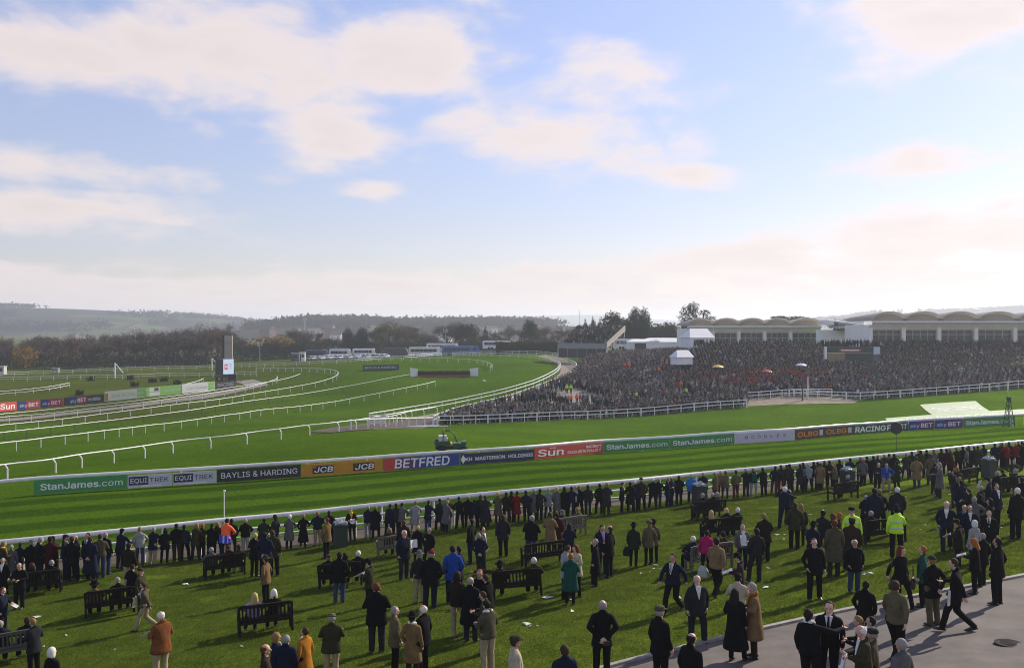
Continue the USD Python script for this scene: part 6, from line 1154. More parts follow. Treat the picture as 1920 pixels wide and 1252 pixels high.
# ------------------------------------------------------------------ everyone on the lawn
RL = nearL + RNOR * -3.45
def rail_spot(u, back=0.0):
    k = (u - CU) / FX; L2 = RL - RNOR * back; s = L2[:, 0] - k * L2[:, 1]; i = int(np.nonzero(s >= 0)[0][0]); a, b = L2[i - 1], L2[i]; w = s[i - 1] / (s[i - 1] - s[i]); p = a + (b - a) * w; return np.array([*p, gz(*p)])
GR = 'spectators lined along the white rail'
def R(u, vt, coat, cut, legs, head, ps, face, label, extra='', back=0.0):
    _j = np.random.default_rng(int(u * 7 + vt)); face = face + _j.normal(0, 13); p = rail_spot(u, back + _j.uniform(-.05, .32)); vf = HOR + (CAMZ - p[2]) / p[1] * FX; return person(u, vf, vt, coat, cut, legs, head, ps, face, label, extra, GR, pos=p)
def Pn(*a, **k): return person(*a, **k)
def S(key, x, coat, cut, legs, head, ps, label, extra='', face=0):
    c, rz = BENCH[key]; p = seat(key, x); return person(0, 0, 0, coat, cut, legs, head, ps, math.degrees(rz) + face, label, extra, None, h=1.30, pos=p)
# --- left end of the rail
R(4, 1014, 'brown', 'mid', 'charcoal', 'fair', 'front', -60, 'person in a brown coat with a yellow scarf at the left edge of the rail', 'scarf', .6)
R(19, 1020, 'grey', 'long', 'stone', 'grey', 'down', 0, 'person in a mid grey coat beside the brown coat at the left edge', 'slim', .2)
R(34, 1019, 'navy', 'short', 'black', 'dark', 'rail', 10, 'short dark haired person in a navy jacket near the left end of the rail', 'fem')
R(55, 1011, 'black', 'mid', 'black', 'grey+cap:grey', 'rail2', -10, 'man in a black coat and grey flat cap at the left of the rail')
_, w, a = R(72, 1006, 'black', 'mid', 'charcoal', 'grey', 'front', -40, 'grey haired person in black holding white papers right of the grey flat cap', 'slim', .5); paper(w, a, (.0, .34, 1.16), 'white racecard held by the grey haired person in black at the left rail', (.22, .3))
R(92, 1004, 'maroon', 'mid', 'darkbrown', 'dark+beanie:maroon', 'down', 20, 'person in a dark red hat and maroon jacket on the left of the rail', 'fem', .6)
R(101, 1003, 'brown', 'short', 'darkbrown', 'dark+beanie:black', 'front2', 60, 'person in a brown jacket half behind the dark red hat', '', .2)
R(120, 998, 'navy', 'short', 'navy', 'dark+ball:navy', 'front2', -80, 'man in a navy cap and suit with pale blue shirt facing right', 'shirt shirt=paleblue', .8)
R(133, 1004, 'black', 'mid', 'black', 'brown', 'down2', -10, 'man seen from behind in black between the navy cap and the bald man', '', 1.2)
R(141, 1002, 'charcoal', 'short', 'charcoal', 'grey.bald', 'point', 80, 'bald man in charcoal turned to the left of the group of three', '', .3)
R(164, 998, 'black', 'mid', 'black', 'dark', 'down', 150, 'dark haired man facing away from the course left of the tweed jacket', 'tie shirt', .5)
R(169, 1005, 'navy', 'full', 'black', 'brown', 'behind', 0, 'person in a very long dark navy overcoat with back turned left of the tweed', '', 1.5)
R(187, 1000, 'tweed', 'short', 'jeans', 'brown', 'front', 10, 'person in an olive tweed jacket and blue jeans at the left of the rail', '', 1.2)
R(198, 997, 'black', 'mid', 'jeans', 'grey', 'down', -10, 'grey haired man in a black jacket and pale jeans beside the tweed', '', .6)
R(224, 990, 'navy', 'mid', 'charcoal', 'dark+beanie:black', 'rail', 0, 'tall person in a black woollen hat and navy coat apart from the left group')
Pn(240, 1104, 1016, 'darkbrown', 'short', 'beige', 'dark', 'down', -10, 'person in a dark brown jacket and pale trousers standing behind the left group', 'noflip')
R(262, 987, 'lightgrey', 'short', 'jeans', 'fair', 'rail2', -15, 'woman in a pale grey padded jacket and jeans at the rail', 'fem')
R(285, 988, 'navy', 'mid', 'beige', 'grey', 'rail', 0, 'person in a wide navy coat and beige trousers right of the pale grey jacket')
R(308, 990, 'black', 'mid', 'black', 'dark.bob', 'rail2', 10, 'dark bobbed woman in black between the beige trousers and a tall pair', 'fem')
R(331, 981, 'black', 'short', 'brown', 'dark', 'rail', -5, 'tall dark haired man in black with brown trousers left of the steward')
R(345, 983, 'charcoal', 'short', 'black', 'dark', 'rail2', -20, 'man in charcoal shoulder to shoulder with the brown trousers')
R(366, 981, 'olive', 'mid', 'charcoal', 'fair.bob', 'rail3', -25, 'fair haired person in a dark olive coat left of the steward', '')
R(377, 985, 'brown', 'short', 'black', 'ginger', 'rail', -20, 'ginger person partly hidden behind the dark olive coat', 'slim', -.1)
R(394, 985, 'black', 'short', 'black', 'dark', 'rail', 0, 'dark haired person in black just left of the orange steward')
R(406, 978, 'green', 'short', 'black', 'fair', 'rail2', 0, 'person with light hair half hidden behind the orange steward on the left', '', -.15)
R(420, 971, 'hiorange', 'short', 'navy', 'dark', 'rail', 0, 'steward in a bright orange jacket and blue bib at the rail', 'bib', .35)
R(433, 972, 'navy', 'short', 'charcoal', 'dark', 'rail2', -10, 'man in a navy jacket just right of the orange steward')
R(460, 972, 'black', 'short', 'stone', 'grey', 'rail', 0, 'grey haired man in black with pale trousers right of the orange steward')
R(492, 974, 'green', 'mid', 'charcoal', 'dark', 'rail3', 0, 'broad person in dark green bent over the rail left of the white hat', 'stout')
R(516, 964, 'charcoal', 'short', 'jeans', 'dark.bob', 'front', 60, 'dark bobbed person reading at the rail left of the white hat', 'fem')
Pn(476, 1082, 998, 'black', 'mid', 'black', 'blonde', 'front', -20, 'person with a pale fur hat and black coat in the group behind bench end', 'fem')
Pn(497, 1085, 991, 'navy', 'mid', 'black', 'dark', 'behind', 0, 'tall man in a navy coat with back turned in the group of three', 'stout')
Pn(514, 1080, 990, 'olive', 'mid', 'black', 'brown', 'down', 10, 'man in a waxed olive coat with back turned, right of the group of three')
R(541, 964, 'grey', 'long', 'black', 'white+beanie:white', 'rail', 0, 'person in a white woollen hat and long grey coat at the rail', 'fem')
R(568, 966, 'black', 'full', 'black', 'fair', 'rail2', 0, 'person in a very long black coat between the white hat and the bin', 'fem')
R(595, 959, 'navy', 'short', 'beige', 'fair', 'rail', 5, 'man in a navy jacket and beige trousers left of the litter bin')
R(617, 966, 'black', 'short', 'black', 'dark', 'rail2', 0, 'dark haired person in black behind the camel coated woman', '', -.1)
Pn(612, 1047, 969, 'camel', 'mid', 'black', 'auburn', 'phone', 60, 'woman in a pale camel coat on the phone left of the litter bin', 'fem')
_, w, a = R(661, 951, 'black', 'mid', 'black', 'fair', 'front', 170, 'woman in black with a yellow scarf facing away from the course by the bin', 'fem scarf', .4); paper(w, a, (0, .33, 1.1), 'grey folded racecard held by the woman with the yellow scarf', (.2, .26))
R(690, 949, 'navy', 'short', 'stone', 'grey', 'rail', 0, 'grey haired man in navy with pale grey trousers right of the bin')
R(703, 953, 'black', 'long', 'black', 'fair', 'rail2', -10, 'person in a long black coat next to the pale grey trousers')
R(729, 945, 'navy', 'mid', 'navy', 'dark', 'rail3', 0, 'broad man in navy bent over the rail behind the pale bench', 'stout')
R(741, 950, 'charcoal', 'short', 'black', 'dark', 'rail2', 0, 'person in charcoal between the broad navy man and a grey coat', 'slim')
R(752, 948, 'grey', 'mid', 'black', 'dark', 'rail', -10, 'dark haired person in a mid grey coat behind the pale bench')
R(777, 943, 'lightgrey', 'long', 'beige', 'fair', 'rail2', 0, 'woman in a thick pale grey fur coat at the rail', 'fem stout')
R(802, 942, 'navy', 'mid', 'jeans', 'brown', 'rail', -10, 'man in a navy coat and jeans right of the pale fur coat')
R(824, 940, 'charcoal', 'long', 'black', 'dark', 'rail2', 10, 'person in a long charcoal overcoat left of a grey haired reader', '')
_, w, a = R(835, 941, 'grey', 'long', 'black', 'grey', 'front', -60, 'grey haired person in a long grey coat reading at the rail', '', .4); paper(w, a, (0, .33, 1.12), 'white racecard in the hands of the person in the long grey coat', (.2, .28))
R(841, 934, 'olive', 'mid', 'beige', 'fair', 'rail', 0, 'tall person in an olive jacket behind the long grey coat', '', -.1)
R(862, 938, 'black', 'short', 'black', 'dark', 'rail3', 20, 'dark haired man in a short black jacket right of the olive jacket')
R(878, 937, 'black', 'mid', 'black', 'fair.bald', 'rail', 0, 'balding fair man in black beside a child at the rail')
R(888, 944, 'navy', 'short', 'black', 'dark+ball:navy', 'rail2', -10, 'child in a navy cap beside the balding fair man', 'child')
R(900, 928, 'green', 'long', 'black', 'brown', 'down2', -30, 'tall person in a long dark green hooded coat at the rail', '', .2)
R(911, 936, 'charcoal', 'full', 'black', 'brown', 'rail2', 10, 'person in a long slate overcoat beside the dark green hood', '', .5)
R(934, 929, 'khaki', 'long', 'black', 'blonde+beanie:yellow', 'rail', 0, 'person in a yellow hat and mottled khaki coat at the rail', 'fem')
R(949, 926, 'darkbrown', 'mid', 'brown', 'dark', 'rail2', 0, 'person in a dark brown coat left of the maroon coat')
R(958, 926, 'maroon', 'mid', 'black', 'dark', 'rail', -10, 'person in a maroon coat between the dark brown and the red coat')
R(969, 926, 'red', 'long', 'black', 'dark', 'rail2', -20, 'woman in a bright red coat with black hair at the rail', 'fem')
R(988, 926, 'navy', 'short', 'black', 'dark', 'rail', 0, 'short dark haired man in a navy jacket right of the red coat')
R(1001, 920, 'grey', 'long', 'charcoal', 'grey', 'rail2', 0, 'man in a grey overcoat right of the short navy jacket')
R(1011, 918, 'charcoal', 'mid', 'black', 'dark+beanie:black', 'rail', -10, 'man in a dark hat between the grey overcoat and a pale blue coat')
R(1028, 916, 'paleblue', 'mid', 'black', 'blonde', 'rail3', 0, 'blonde woman in a pale blue grey coat at the rail', 'fem')
R(1046, 916, 'grey', 'long', 'black', 'blonde.bob', 'rail2', 10, 'blonde bobbed woman in a long grey coat right of the pale blue coat', 'fem')
R(1059, 915, 'black', 'long', 'black', 'dark.long', 'rail', 0, 'woman with long black hair in a black coat at the rail', 'fem')
R(1071, 919, 'navy', 'short', 'navy', 'dark', 'rail2', 0, 'person in a navy anorak right of the long black hair')
R(1078, 915, 'stone', 'short', 'charcoal', 'grey', 'rail', -10, 'grey haired person in a pale jacket beside the navy anorak', 'slim')
R(1086, 911, 'black', 'short', 'black', 'fair', 'rail3', 0, 'fair haired man in a black jacket left of a lone dark suit')
R(1103, 908, 'charcoal', 'short', 'charcoal', 'dark', 'down', 20, 'man in a dark suit standing apart at the rail behind the pale bench', '', .3)
R(1124, 911, 'black', 'mid', 'black', 'dark', 'rail2', 0, 'dark haired person in black right of the lone dark suit')
R(1137, 905, 'charcoal', 'long', 'charcoal', 'fair.bob', 'rail', -10, 'fair haired person in a long charcoal coat left of the yellow scarf', '', .3)
R(1166, 905, 'navy', 'mid', 'black', 'dark', 'front', -100, 'dark haired man in navy with a bright yellow scarf at the rail', 'scarf', .3)
R(1182, 903, 'black', 'long', 'black', 'dark', 'rail2', 0, 'tall person in a long black coat right of the yellow scarf', '', .3)
R(1191, 903, 'navy', 'mid', 'black', 'white', 'rail', 0, 'white haired person in navy behind the tall long black coat', '')
R(1203, 895, 'brown', 'mid', 'black', 'grey+cap:purple', 'rail2', 0, 'person in a purple cap and brown coat at the rail')
R(1224, 900, 'black', 'mid', 'black', 'white', 'rail3', 10, 'white haired man in black beside another grey head', 'stout')
R(1234, 896, 'black', 'short', 'charcoal', 'grey', 'rail', -20, 'grey haired man in black close to the white haired one')
R(1251, 897, 'navy', 'mid', 'navy', 'fair', 'front', -80, 'fair haired person in navy turned right in a close pair', '', .3)
R(1259, 894, 'navy', 'short', 'navy', 'fair.bald', 'rail2', 40, 'balding man in navy facing his neighbour in the close pair')
R(1273, 892, 'black', 'mid', 'black', 'brown', 'rail', 0, 'brown haired man in a black coat left of the bright blue anorak')
R(1296, 888, 'brightblue', 'mid', 'black', 'blonde', 'rail2', -10, 'person in a bright blue anorak beside the litter bin at the rail', 'stout')
R(1319, 887, 'navy', 'mid', 'navy', 'grey', 'rail3', 0, 'grey haired man in navy leaning behind the litter bin', 'stout', -.1)
R(1341, 887, 'khaki', 'mid', 'redtrouser', 'fair.bob', 'front', 40, 'fair haired woman in a khaki coat and dark red trousers by the bin', 'fem', .2)
R(1352, 884, 'tan', 'short', 'redtrouser', 'blonde', 'rail', -10, 'blonde woman in tan between two khaki coats', 'fem')
R(1361, 886, 'khaki', 'mid', 'brown', 'auburn', 'rail2', 20, 'auburn woman in a fitted khaki coat right of the tan jacket', 'fem', .2)
R(1380, 882, 'khaki', 'short', 'redtrouser', 'dark', 'pockets', 0, 'dark haired man in a khaki jacket and brick red trousers', '', .4)
R(1399, 879, 'navy', 'short', 'charcoal', 'grey', 'rail', 0, 'grey haired man in navy right of the brick red trousers')
_, w, a = R(1415, 880, 'navy', 'short', 'stone', 'fair', 'rail2', -10, 'person in navy with a teal rucksack and pale trousers at the rail', '', .4); rucksack(w, a, 'teal rucksack on the back of the person with pale trousers', CL['teal'])
R(1433, 878, 'black', 'mid', 'black', 'dark', 'rail', 0, 'dark haired person in black next to the teal rucksack', '', .3)
R(1452, 876, 'navy', 'short', 'redtrouser', 'dark', 'rail2', 0, 'dark haired man in navy with dark red trousers in the right half of the rail')
R(1465, 876, 'charcoal', 'short', 'redtrouser', 'brown', 'rail', -10, 'man in charcoal next to the navy jacket with dark red trousers')
R(1476, 873, 'brown', 'short', 'charcoal', 'brown', 'rail3', 0, 'brown haired person in brown partly hidden behind the charcoal jacket')
R(1483, 869, 'navy', 'mid', 'maroon', 'dark', 'rail', 0, 'tall dark haired man in navy at the middle of the right half of the rail')
R(1502, 872, 'charcoal', 'long', 'black', 'dark', 'rail2', 0, 'person in a long charcoal coat left of the pale blue jacket', '', .4)
R(1506, 869, 'navy', 'short', 'jeans', 'brown', 'rail', -10, 'brown haired person behind the long charcoal coat at the rail', '', -.1)
R(1518, 876, 'paleblue', 'short', 'navy', 'grey', 'rail3', 0, 'grey haired person in a pale blue jacket at the right half of the rail', '', .5)
R(1527, 873, 'black', 'short', 'black', 'dark', 'rail2', 0, 'dark haired person in black behind the pale blue jacket')
R(1534, 868, 'maroon', 'short', 'black', 'dark', 'rail', 10, 'person in maroon at the rail left of the long tan coat')
R(1538, 876, 'tan', 'long', 'brown', 'brown', 'down2', -10, 'brown haired person in a long tan coat left of the second bin', '', .7)
R(1546, 867, 'brown', 'short', 'black', 'auburn', 'rail2', 0, 'auburn person behind the long tan coat', 'fem')
R(1557, 864, 'darkbrown', 'short', 'black', 'dark', 'rail', 0, 'dark haired man in dark brown at the rail left of the second bin')
R(1566, 878, 'khaki', 'mid', 'black', 'fair', 'front', 90, 'person in khaki facing left with an arm out beside bench and bin', 'fem', 1.2)
R(1573, 861, 'black', 'mid', 'maroon', 'dark', 'rail2', 0, 'tall person in black directly left of the second bin')
R(1596, 866, 'navy', 'short', 'navy', 'dark', 'rail', 0, 'person in navy leaning behind the second bin', '', -.1)
R(1612, 861, 'purple', 'mid', 'black', 'fair.bob', 'rail2', -10, 'fair bobbed person in plum right of the second bin', 'fem', .1)
R(1618, 872, 'grey', 'mid', 'black', 'fair', 'down', 20, 'fair haired person in a grey jacket standing at the right end of the bench', '', 1.0)
R(1628, 863, 'black', 'mid', 'black', 'dark', 'rail3', 0, 'dark haired person in black right of the plum coat')
# --- dense right end of the rail
R(1638, 854, 'black', 'mid', 'black', 'dark', 'rail', 0, 'tall dark haired person in black where the rail crowd thickens', '', .3)
R(1646, 856, 'charcoal', 'short', 'black', 'fair', 'rail2', -10, 'fair haired person in charcoal beside the tall one in black')
R(1658, 853, 'brown', 'short', 'black', 'grey', 'rail', 10, 'grey haired person in brown left of a padded grey jacket')
R(1667, 856, 'grey', 'mid', 'black', 'dark', 'rail3', -10, 'dark haired person in a grey jacket behind the blue jacketed man', 'fem')
Pn(1645, 921, 873, 'charcoal', 'short', 'black', 'grey', 'crossed', 170, 'grey haired man in charcoal facing away from the course beside the blue jacket', '', GR)
Pn(1662, 922, 868, 'blue', 'short', 'beige', 'dark', 'akimbo', 175, 'man in a dark blue jacket and pale shirt facing the camera, beige trousers', 'shirt shirt=paleblue', GR)
Pn(1682, 917, 866, 'green', 'long', 'black', 'dark', 'down2', 10, 'person in a long dark green coat right of the blue jacketed man', '', GR)
R(1678, 851, 'black', 'mid', 'black', 'dark', 'rail2', 0, 'dark haired person at the rail behind the long dark green coat', '', .2)
R(1698, 853, 'olive', 'mid', 'charcoal', 'fair', 'rail3', -20, 'short fair haired woman in a grey olive coat leaning alone', 'fem', .7)
R(1711, 852, 'green', 'mid', 'black', 'dark', 'rail', 0, 'person in dark green left of the long tan overcoat')
Pn(1720, 915, 855, 'tan', 'long', 'jeans', 'brown', 'pockets', -10, 'man in a long tan overcoat standing behind the rail row on the right', '', GR)
R(1722, 851, 'black', 'short', 'black', 'blonde+cap:yellow', 'rail2', 0, 'person in a yellow hat just beyond the long tan overcoat')
R(1729, 847, 'olive', 'mid', 'black', 'dark+beanie:black', 'rail', 10, 'person in an olive coat and black hat right of the long tan overcoat')
R(1739, 851, 'black', 'short', 'black', 'dark', 'rail3', 0, 'dark head in black between two tan coats on the right')
Pn(1745, 908, 850, 'khaki', 'long', 'charcoal', 'brown', 'down', 0, 'person in a long khaki coat left of the pair on the grass', '', GR)
R(1753, 850, 'grey', 'mid', 'black', 'ginger', 'rail2', -10, 'ginger person in grey next to the long khaki coat')
Pn(1752, 927, 867, 'charcoal', 'mid', 'charcoal', 'dark', 'front', -70, 'dark haired man of the pair on the grass facing right', '')
Pn(1763, 934, 866, 'grey', 'long', 'charcoal', 'grey', 'front2', 60, 'man in a long grey green coat, right of the pair on the grass', 'stout')
R(1767, 841, 'olive', 'mid', 'black', 'dark', 'rail', 0, 'person in olive behind the pair on the grass')
R(1776, 842, 'maroon', 'mid', 'black', 'dark', 'rail2', 0, 'left of two maroon coats in the crowded right end of the rail', '', .3)
R(1785, 841, 'maroon', 'long', 'black', 'fair', 'rail', 10, 'fair haired person in a long maroon coat, right of two maroon coats', '', .4)
R(1797, 840, 'darkbrown', 'mid', 'black', 'fair', 'rail3', 0, 'fair haired person in dark brown right of the maroon coats')
R(1806, 846, 'black', 'short', 'black', 'dark', 'rail2', 0, 'dark head in black just right of the fair haired dark brown coat')
R(1813, 844, 'grey', 'mid', 'charcoal', 'dark', 'down2', 40, 'person in a pale grey jacket half turned in the right end of the rail', '', .8)
R(1819, 835, 'olive', 'short', 'black', 'auburn', 'rail', 0, 'auburn person in olive beyond the pale grey jacket')
R(1828, 840, 'green', 'long', 'black', 'brown', 'rail2', 0, 'person in a long green coat left of the last bin', '', .4)
R(1836, 837, 'olive', 'long', 'black', 'dark', 'down', -10, 'tall person in a long olive coat just left of the last bin', '', .5)
R(1846, 838, 'navy', 'short', 'black', 'dark', 'rail', 0, 'dark haired person in navy behind the last bin')
R(1866, 834, 'navy', 'mid', 'black', 'dark', 'rail2', -10, 'person in navy right of the last bin', '', .1)
R(1875, 837, 'brown', 'mid', 'black', 'fair', 'rail3', 0, 'fair haired person in brown left of the red coats')
R(1881, 832, 'maroon', 'short', 'black', 'brown', 'rail', 0, 'person in maroon just left of the red coats')
R(1889, 837, 'red', 'mid', 'charcoal', 'fair', 'rail2', 10, 'left of two red coats at the far right of the rail', '', .5)
R(1895, 829, 'black', 'mid', 'black', 'dark', 'rail', 0, 'dark head in black between the two red coats')
R(1904, 837, 'red', 'mid', 'black', 'blonde', 'down2', -10, 'blonde woman in red, right of two red coats', 'fem', .6)
R(1911, 829, 'maroon', 'mid', 'black', 'grey', 'rail2', 0, 'grey haired person in maroon at the far right of the rail')
R(1918, 833, 'darkbrown', 'mid', 'black', 'dark', 'rail', 0, 'person in dark brown cut by the right edge at the rail', '', .4)
R(1920, 840, 'black', 'long', 'black', 'dark', 'down', 0, 'person in a long black coat cut by the right edge behind the rail', '', 1.4)
# --- left lawn
Pn(6, 1122, 1058, 'black', 'mid', 'black', 'grey', 'down', 175, 'grey haired old man with a pink face in black at the left edge', 'shirt')
Pn(34, 1142, 1053, 'black', 'mid', 'black', 'fair.bald', 'front', 178, 'bald man in a black coat standing facing the camera at far left', 'noflip')
S('A', -.30, 'black', 'mid', 'black', 'brown.bob', 'sit', 'brown haired person on the bench nearest the left edge, left seat'); S('A', .42, 'black', 'mid', 'black', 'grey', 'sit2', 'grey haired person on the bench nearest the left edge, right seat')
S('B', -.52, 'camel', 'mid', 'black', 'dark+top:black', 'sit', 'person in a camel brown coat and tall black hat seated on a bench', 'stout'); S('B', .25, 'black', 'mid', 'charcoal', 'grey.bald', 'sit2', 'balding man in black seated right of the tall black hat')
_, w, a = Pn(243, 1140, 1072, 'black', 'mid', 'black', 'dark', 'front', -20, 'dark person in black with white papers standing beyond the bench of the tall hat', ''); paper(w, a, (.12, .33, 1.02), 'white papers held beyond the bench of the tall black hat', (.24, .3))
Pn(264, 1150, 1078, 'olive', 'mid', 'charcoal', 'fair+cap:olive', 'down', -100, 'person in an olive coat and olive cap behind the man in a pale suit', 'stout')
_, w, a = Pn(272, 1182, 1092, 'tweed', 'short', 'beige', 'brown', 'walk2', 95, 'brown haired man in a pale tweed suit walking left', 'noflip shirt tie'); paper(w, a, (.02, .36, 1.0), 'folded newspaper carried by the man in the pale tweed suit', (.2, .34), .2)
_, w, a = Pn(299, 1278, 1143, 'rust', 'mid', 'beige', 'white.bald', 'front', 62, 'bald man in a rust brown jacket and beige trousers at bottom left', 'stout noflip', h=1.80); paper(w, a, (.0, .36, 1.12), 'white racecard read by the bald man in the rust jacket', (.3, .36), 1.1)
_, w, a = Pn(3, 1190, 1118, 'navy', 'mid', 'black', 'auburn', 'front2', -95, 'short haired man in navy facing right, cut by the left edge', 'noflip'); paper(w, a, (-.1, .36, 1.0), 'white paper held by the navy man at the left edge', (.2, .22), 1.1)
S('C', -.05, 'navy', 'mid', 'black', 'grey.bald', 'sit2', 'bald man in navy on the weathered grey bench at bottom left'); S('C', .55, 'black', 'mid', 'black', 'brown', 'sit', 'brown haired person in black on the weathered grey bench at bottom left')
Pn(62, 1268, 1174, 'charcoal', 'mid', 'black', 'fair', 'front', 70, 'fair haired young man in charcoal standing at the end of the grey bench', 'slim')
Pn(97, 1345, 1224, 'black', 'mid', 'black', 'white.bob', 'down', -20, 'white and pink haired woman in black cut by the bottom edge at left', 'fem', h=1.62)
S('D', -.52, 'grey', 'mid', 'black', 'grey', 'sit', 'grey haired person in grey at the left end of the bench behind the steward', 'stout'); S('D', .18, 'maroon', 'short', 'black', 'brown', 'sit2', 'person in dusky maroon in the middle of the bench behind the steward'); S('D', .55, 'olive', 'short', 'stone', 'brown', 'sit3', 'person in olive at the right end of the bench behind the steward')
Pn(498, 1129, 1039, 'camel', 'mid', 'black', 'brown+trilby:olive', 'pockets', 80, 'man in a camel coat and olive hat facing left, standing alone', '')
S('E', -.38, 'lilac', 'short', 'charcoal', 'blonde.long', 'sit', 'long haired blonde woman in pale mauve on the slatted bench', 'fem'); S('E', .22, 'black', 'short', 'black', 'white.bob', 'sit2', 'white haired woman in black with a yellow scarf on the slatted bench', 'fem scarf')
Pn(516, 1312, 1184, 'navy', 'mid', 'black', 'fair.bob', 'down', -60, 'fair haired woman in dark navy at the bottom edge, left of the orange coat', 'fem shirt'); Pn(534, 1320, 1197, 'navy', 'mid', 'black', 'grey', 'down2', -10, 'grey haired person in navy between the fair woman and the orange coat', 'stout')
Pn(571, 1302, 1180, 'orange', 'long', 'black', 'brown', 'down', 60, 'man in a bright tan orange coat at the bottom edge', 'shirt'); Pn(497, 1360, 1232, 'brown', 'mid', 'black', 'auburn.bald', 'down', -70, 'balding reddish head just showing at the bottom edge left of the orange coat', '', h=1.74)
Pn(620, 1272, 1151, 'olive', 'mid', 'beige', 'grey+cap:khaki', 'front', 5, 'man in a dark olive jacket, khaki cap and beige trousers with back turned', 'stout')
# --- middle lawn
S('F', -.30, 'darkbrown', 'short', 'black', 'fair.bob', 'sit', 'fair haired person seated on the pale bench near the rail')
_, w, a = Pn(757, 1086, 992, 'navy', 'mid', 'charcoal', 'white.bald', 'front2', -140, 'bald pink faced man in a navy coat facing right of the camera', 'noflip'); paper(w, a, (-.16, .32, 1.28), 'open white newspaper beside the bald pink faced man', (.3, .3), .1)
Pn(755, 1052, 974, 'darkbrown', 'mid', 'black', 'auburn', 'down', 30, 'auburn haired person in dark brown behind the bald pink faced man', ''); Pn(782, 1056, 985, 'black', 'long', 'black', 'blonde', 'down', -10, 'fair haired person in a black coat with fur collar right of the pink faced man', 'fem scarf scarf=khaki')
Pn(804, 1062, 995, 'black', 'mid', 'black', 'grey', 'down2', 150, 'grey haired man in black with a white badge behind the red cap', 'badge')
S('G', -.48, 'black', 'mid', 'black', 'fair+cap:olive', 'sit', 'person in an olive cap seated at the left of the bench beside blue jeans'); S('G', .12, 'olive', 'short', 'black', 'dark.bob', 'sit3', 'person in olive with an arm along the bench beside blue jeans'); S('G', .70, 'black', 'mid', 'black', 'white', 'sit2', 'white haired person in black at the right end of that bench', 'stout')
Pn(635, 1131, 1033, 'black', 'mid', 'jeans', 'dark', 'pockets', -10, 'man in a black jacket and blue jeans standing behind the bench')
_, w, a = Pn(693, 1138, 1049, 'olive', 'mid', 'black', 'dark+trilby:black', 'front', 70, 'person in an olive coat and black hat reading a white paper', 'noflip'); paper(w, a, (0, .38, 1.14), 'bright white racecard read by the olive coat and black hat', (.34, .34), 1.1)
Pn(706, 1224, 1105, 'black', 'mid', 'charcoal', 'auburn', 'front', 5, 'broad man in a black coat and wide dark trousers with back turned', 'stout', h=1.88)
Pn(740, 1262, 1135, 'khaki', 'mid', 'black', 'grey', 'down', -70, 'grey haired woman in a khaki coat facing right of the camel coat', 'fem'); Pn(773, 1274, 1144, 'camel', 'long', 'charcoal', 'dark+trilby:black', 'down2', -20, 'man in a long camel coat, black hat and white collar with back turned', 'scarf scarf=white'); Pn(792, 1262, 1133, 'black', 'mid', 'black', 'white.bald', 'down', 60, 'bald reddish man in black facing the camel coat', 'stout')
Pn(786, 1131, 1030, 'charcoal', 'short', 'beige', 'grey+trilby:grey', 'down', 10, 'person in a grey hat and charcoal jacket with beige trousers', 'slim'); Pn(805, 1142, 1029, 'black', 'mid', 'navy', 'grey+ball:red', 'pockets', 0, 'man in a bright red baseball cap and black jacket', 'stout')
Pn(848, 1131, 1018, 'blue', 'mid', 'black', 'dark', 'down2', 10, 'person in a royal blue anorak with back turned', 'noflip'); Pn(860, 1126, 1022, 'charcoal', 'mid', 'black', 'dark', 'down', 60, 'dark figure close behind the royal blue anorak', 'slim')
Pn(858, 1198, 1070, 'darkbrown', 'short', 'beige', 'dark.bob', 'front2', -20, 'dark haired woman in a dark brown jacket and beige trousers in the group of five', 'fem')
Pn(883, 1204, 1080, 'black', 'long', 'charcoal', 'grey.bald', 'down', -20, 'bald man in a long black coat with back turned in the group of five', 'stout'); Pn(896, 1182, 1066, 'black', 'mid', 'black', 'ginger', 'down', 170, 'ginger person facing the camera at the back of the group of five', ''); Pn(914, 1186, 1075, 'black', 'mid', 'black', 'brown', 'front', 60, 'brown haired person in black in the group of five, facing left', '')
Pn(909, 1226, 1106, 'olive', 'mid', 'black', 'brown', 'front', 80, 'brown haired young man in dark olive facing left in the group of five', ''); _, w, a = Pn(914, 1264, 1124, 'tweed', 'short', 'beige', 'dark', 'front', 50, 'dark haired man in a green tweed jacket and beige trousers, nearest of the group', 'noflip scarf scarf=white')
Pn(966, 1350, 1222, 'cream', 'mid', 'charcoal', 'brown+cap:olive', 'down', -70, 'person in a green flat cap and cream coat cut by the bottom edge', '', h=1.74); Pn(1058, 1372, 1243, 'navy', 'mid', 'black', 'brown', 'down', 20, 'brown head just showing at the bottom edge right of the green cap', '', h=1.7)
Pn(883, 1057, 971, 'black', 'short', 'navy', 'dark', 'down2', 70, 'dark haired man in black walking towards a pair in grey', ''); Pn(905, 1070, 986, 'grey', 'mid', 'charcoal', 'dark', 'down', -110, 'dark haired person in grey facing right behind the navy jacket', 'shirt'); Pn(904, 1079, 998, 'navy', 'short', 'charcoal', 'grey', 'behind', 0, 'grey haired man in a navy jacket with hands behind his back')
Pn(944, 1044, 963, 'charcoal', 'mid', 'black', 'brown', 'down', 15, 'lone man in a dark overcoat walking towards the rail', '')
S('H', -.62, 'brown', 'mid', 'black', 'dark+trilby:black', 'sit3', 'black hatted person in brown at the left end of a half empty bench', 'stout'); S('H', .52, 'olive', 'mid', 'black', 'white', 'sit', 'white haired person in olive at the right end of a half empty bench')
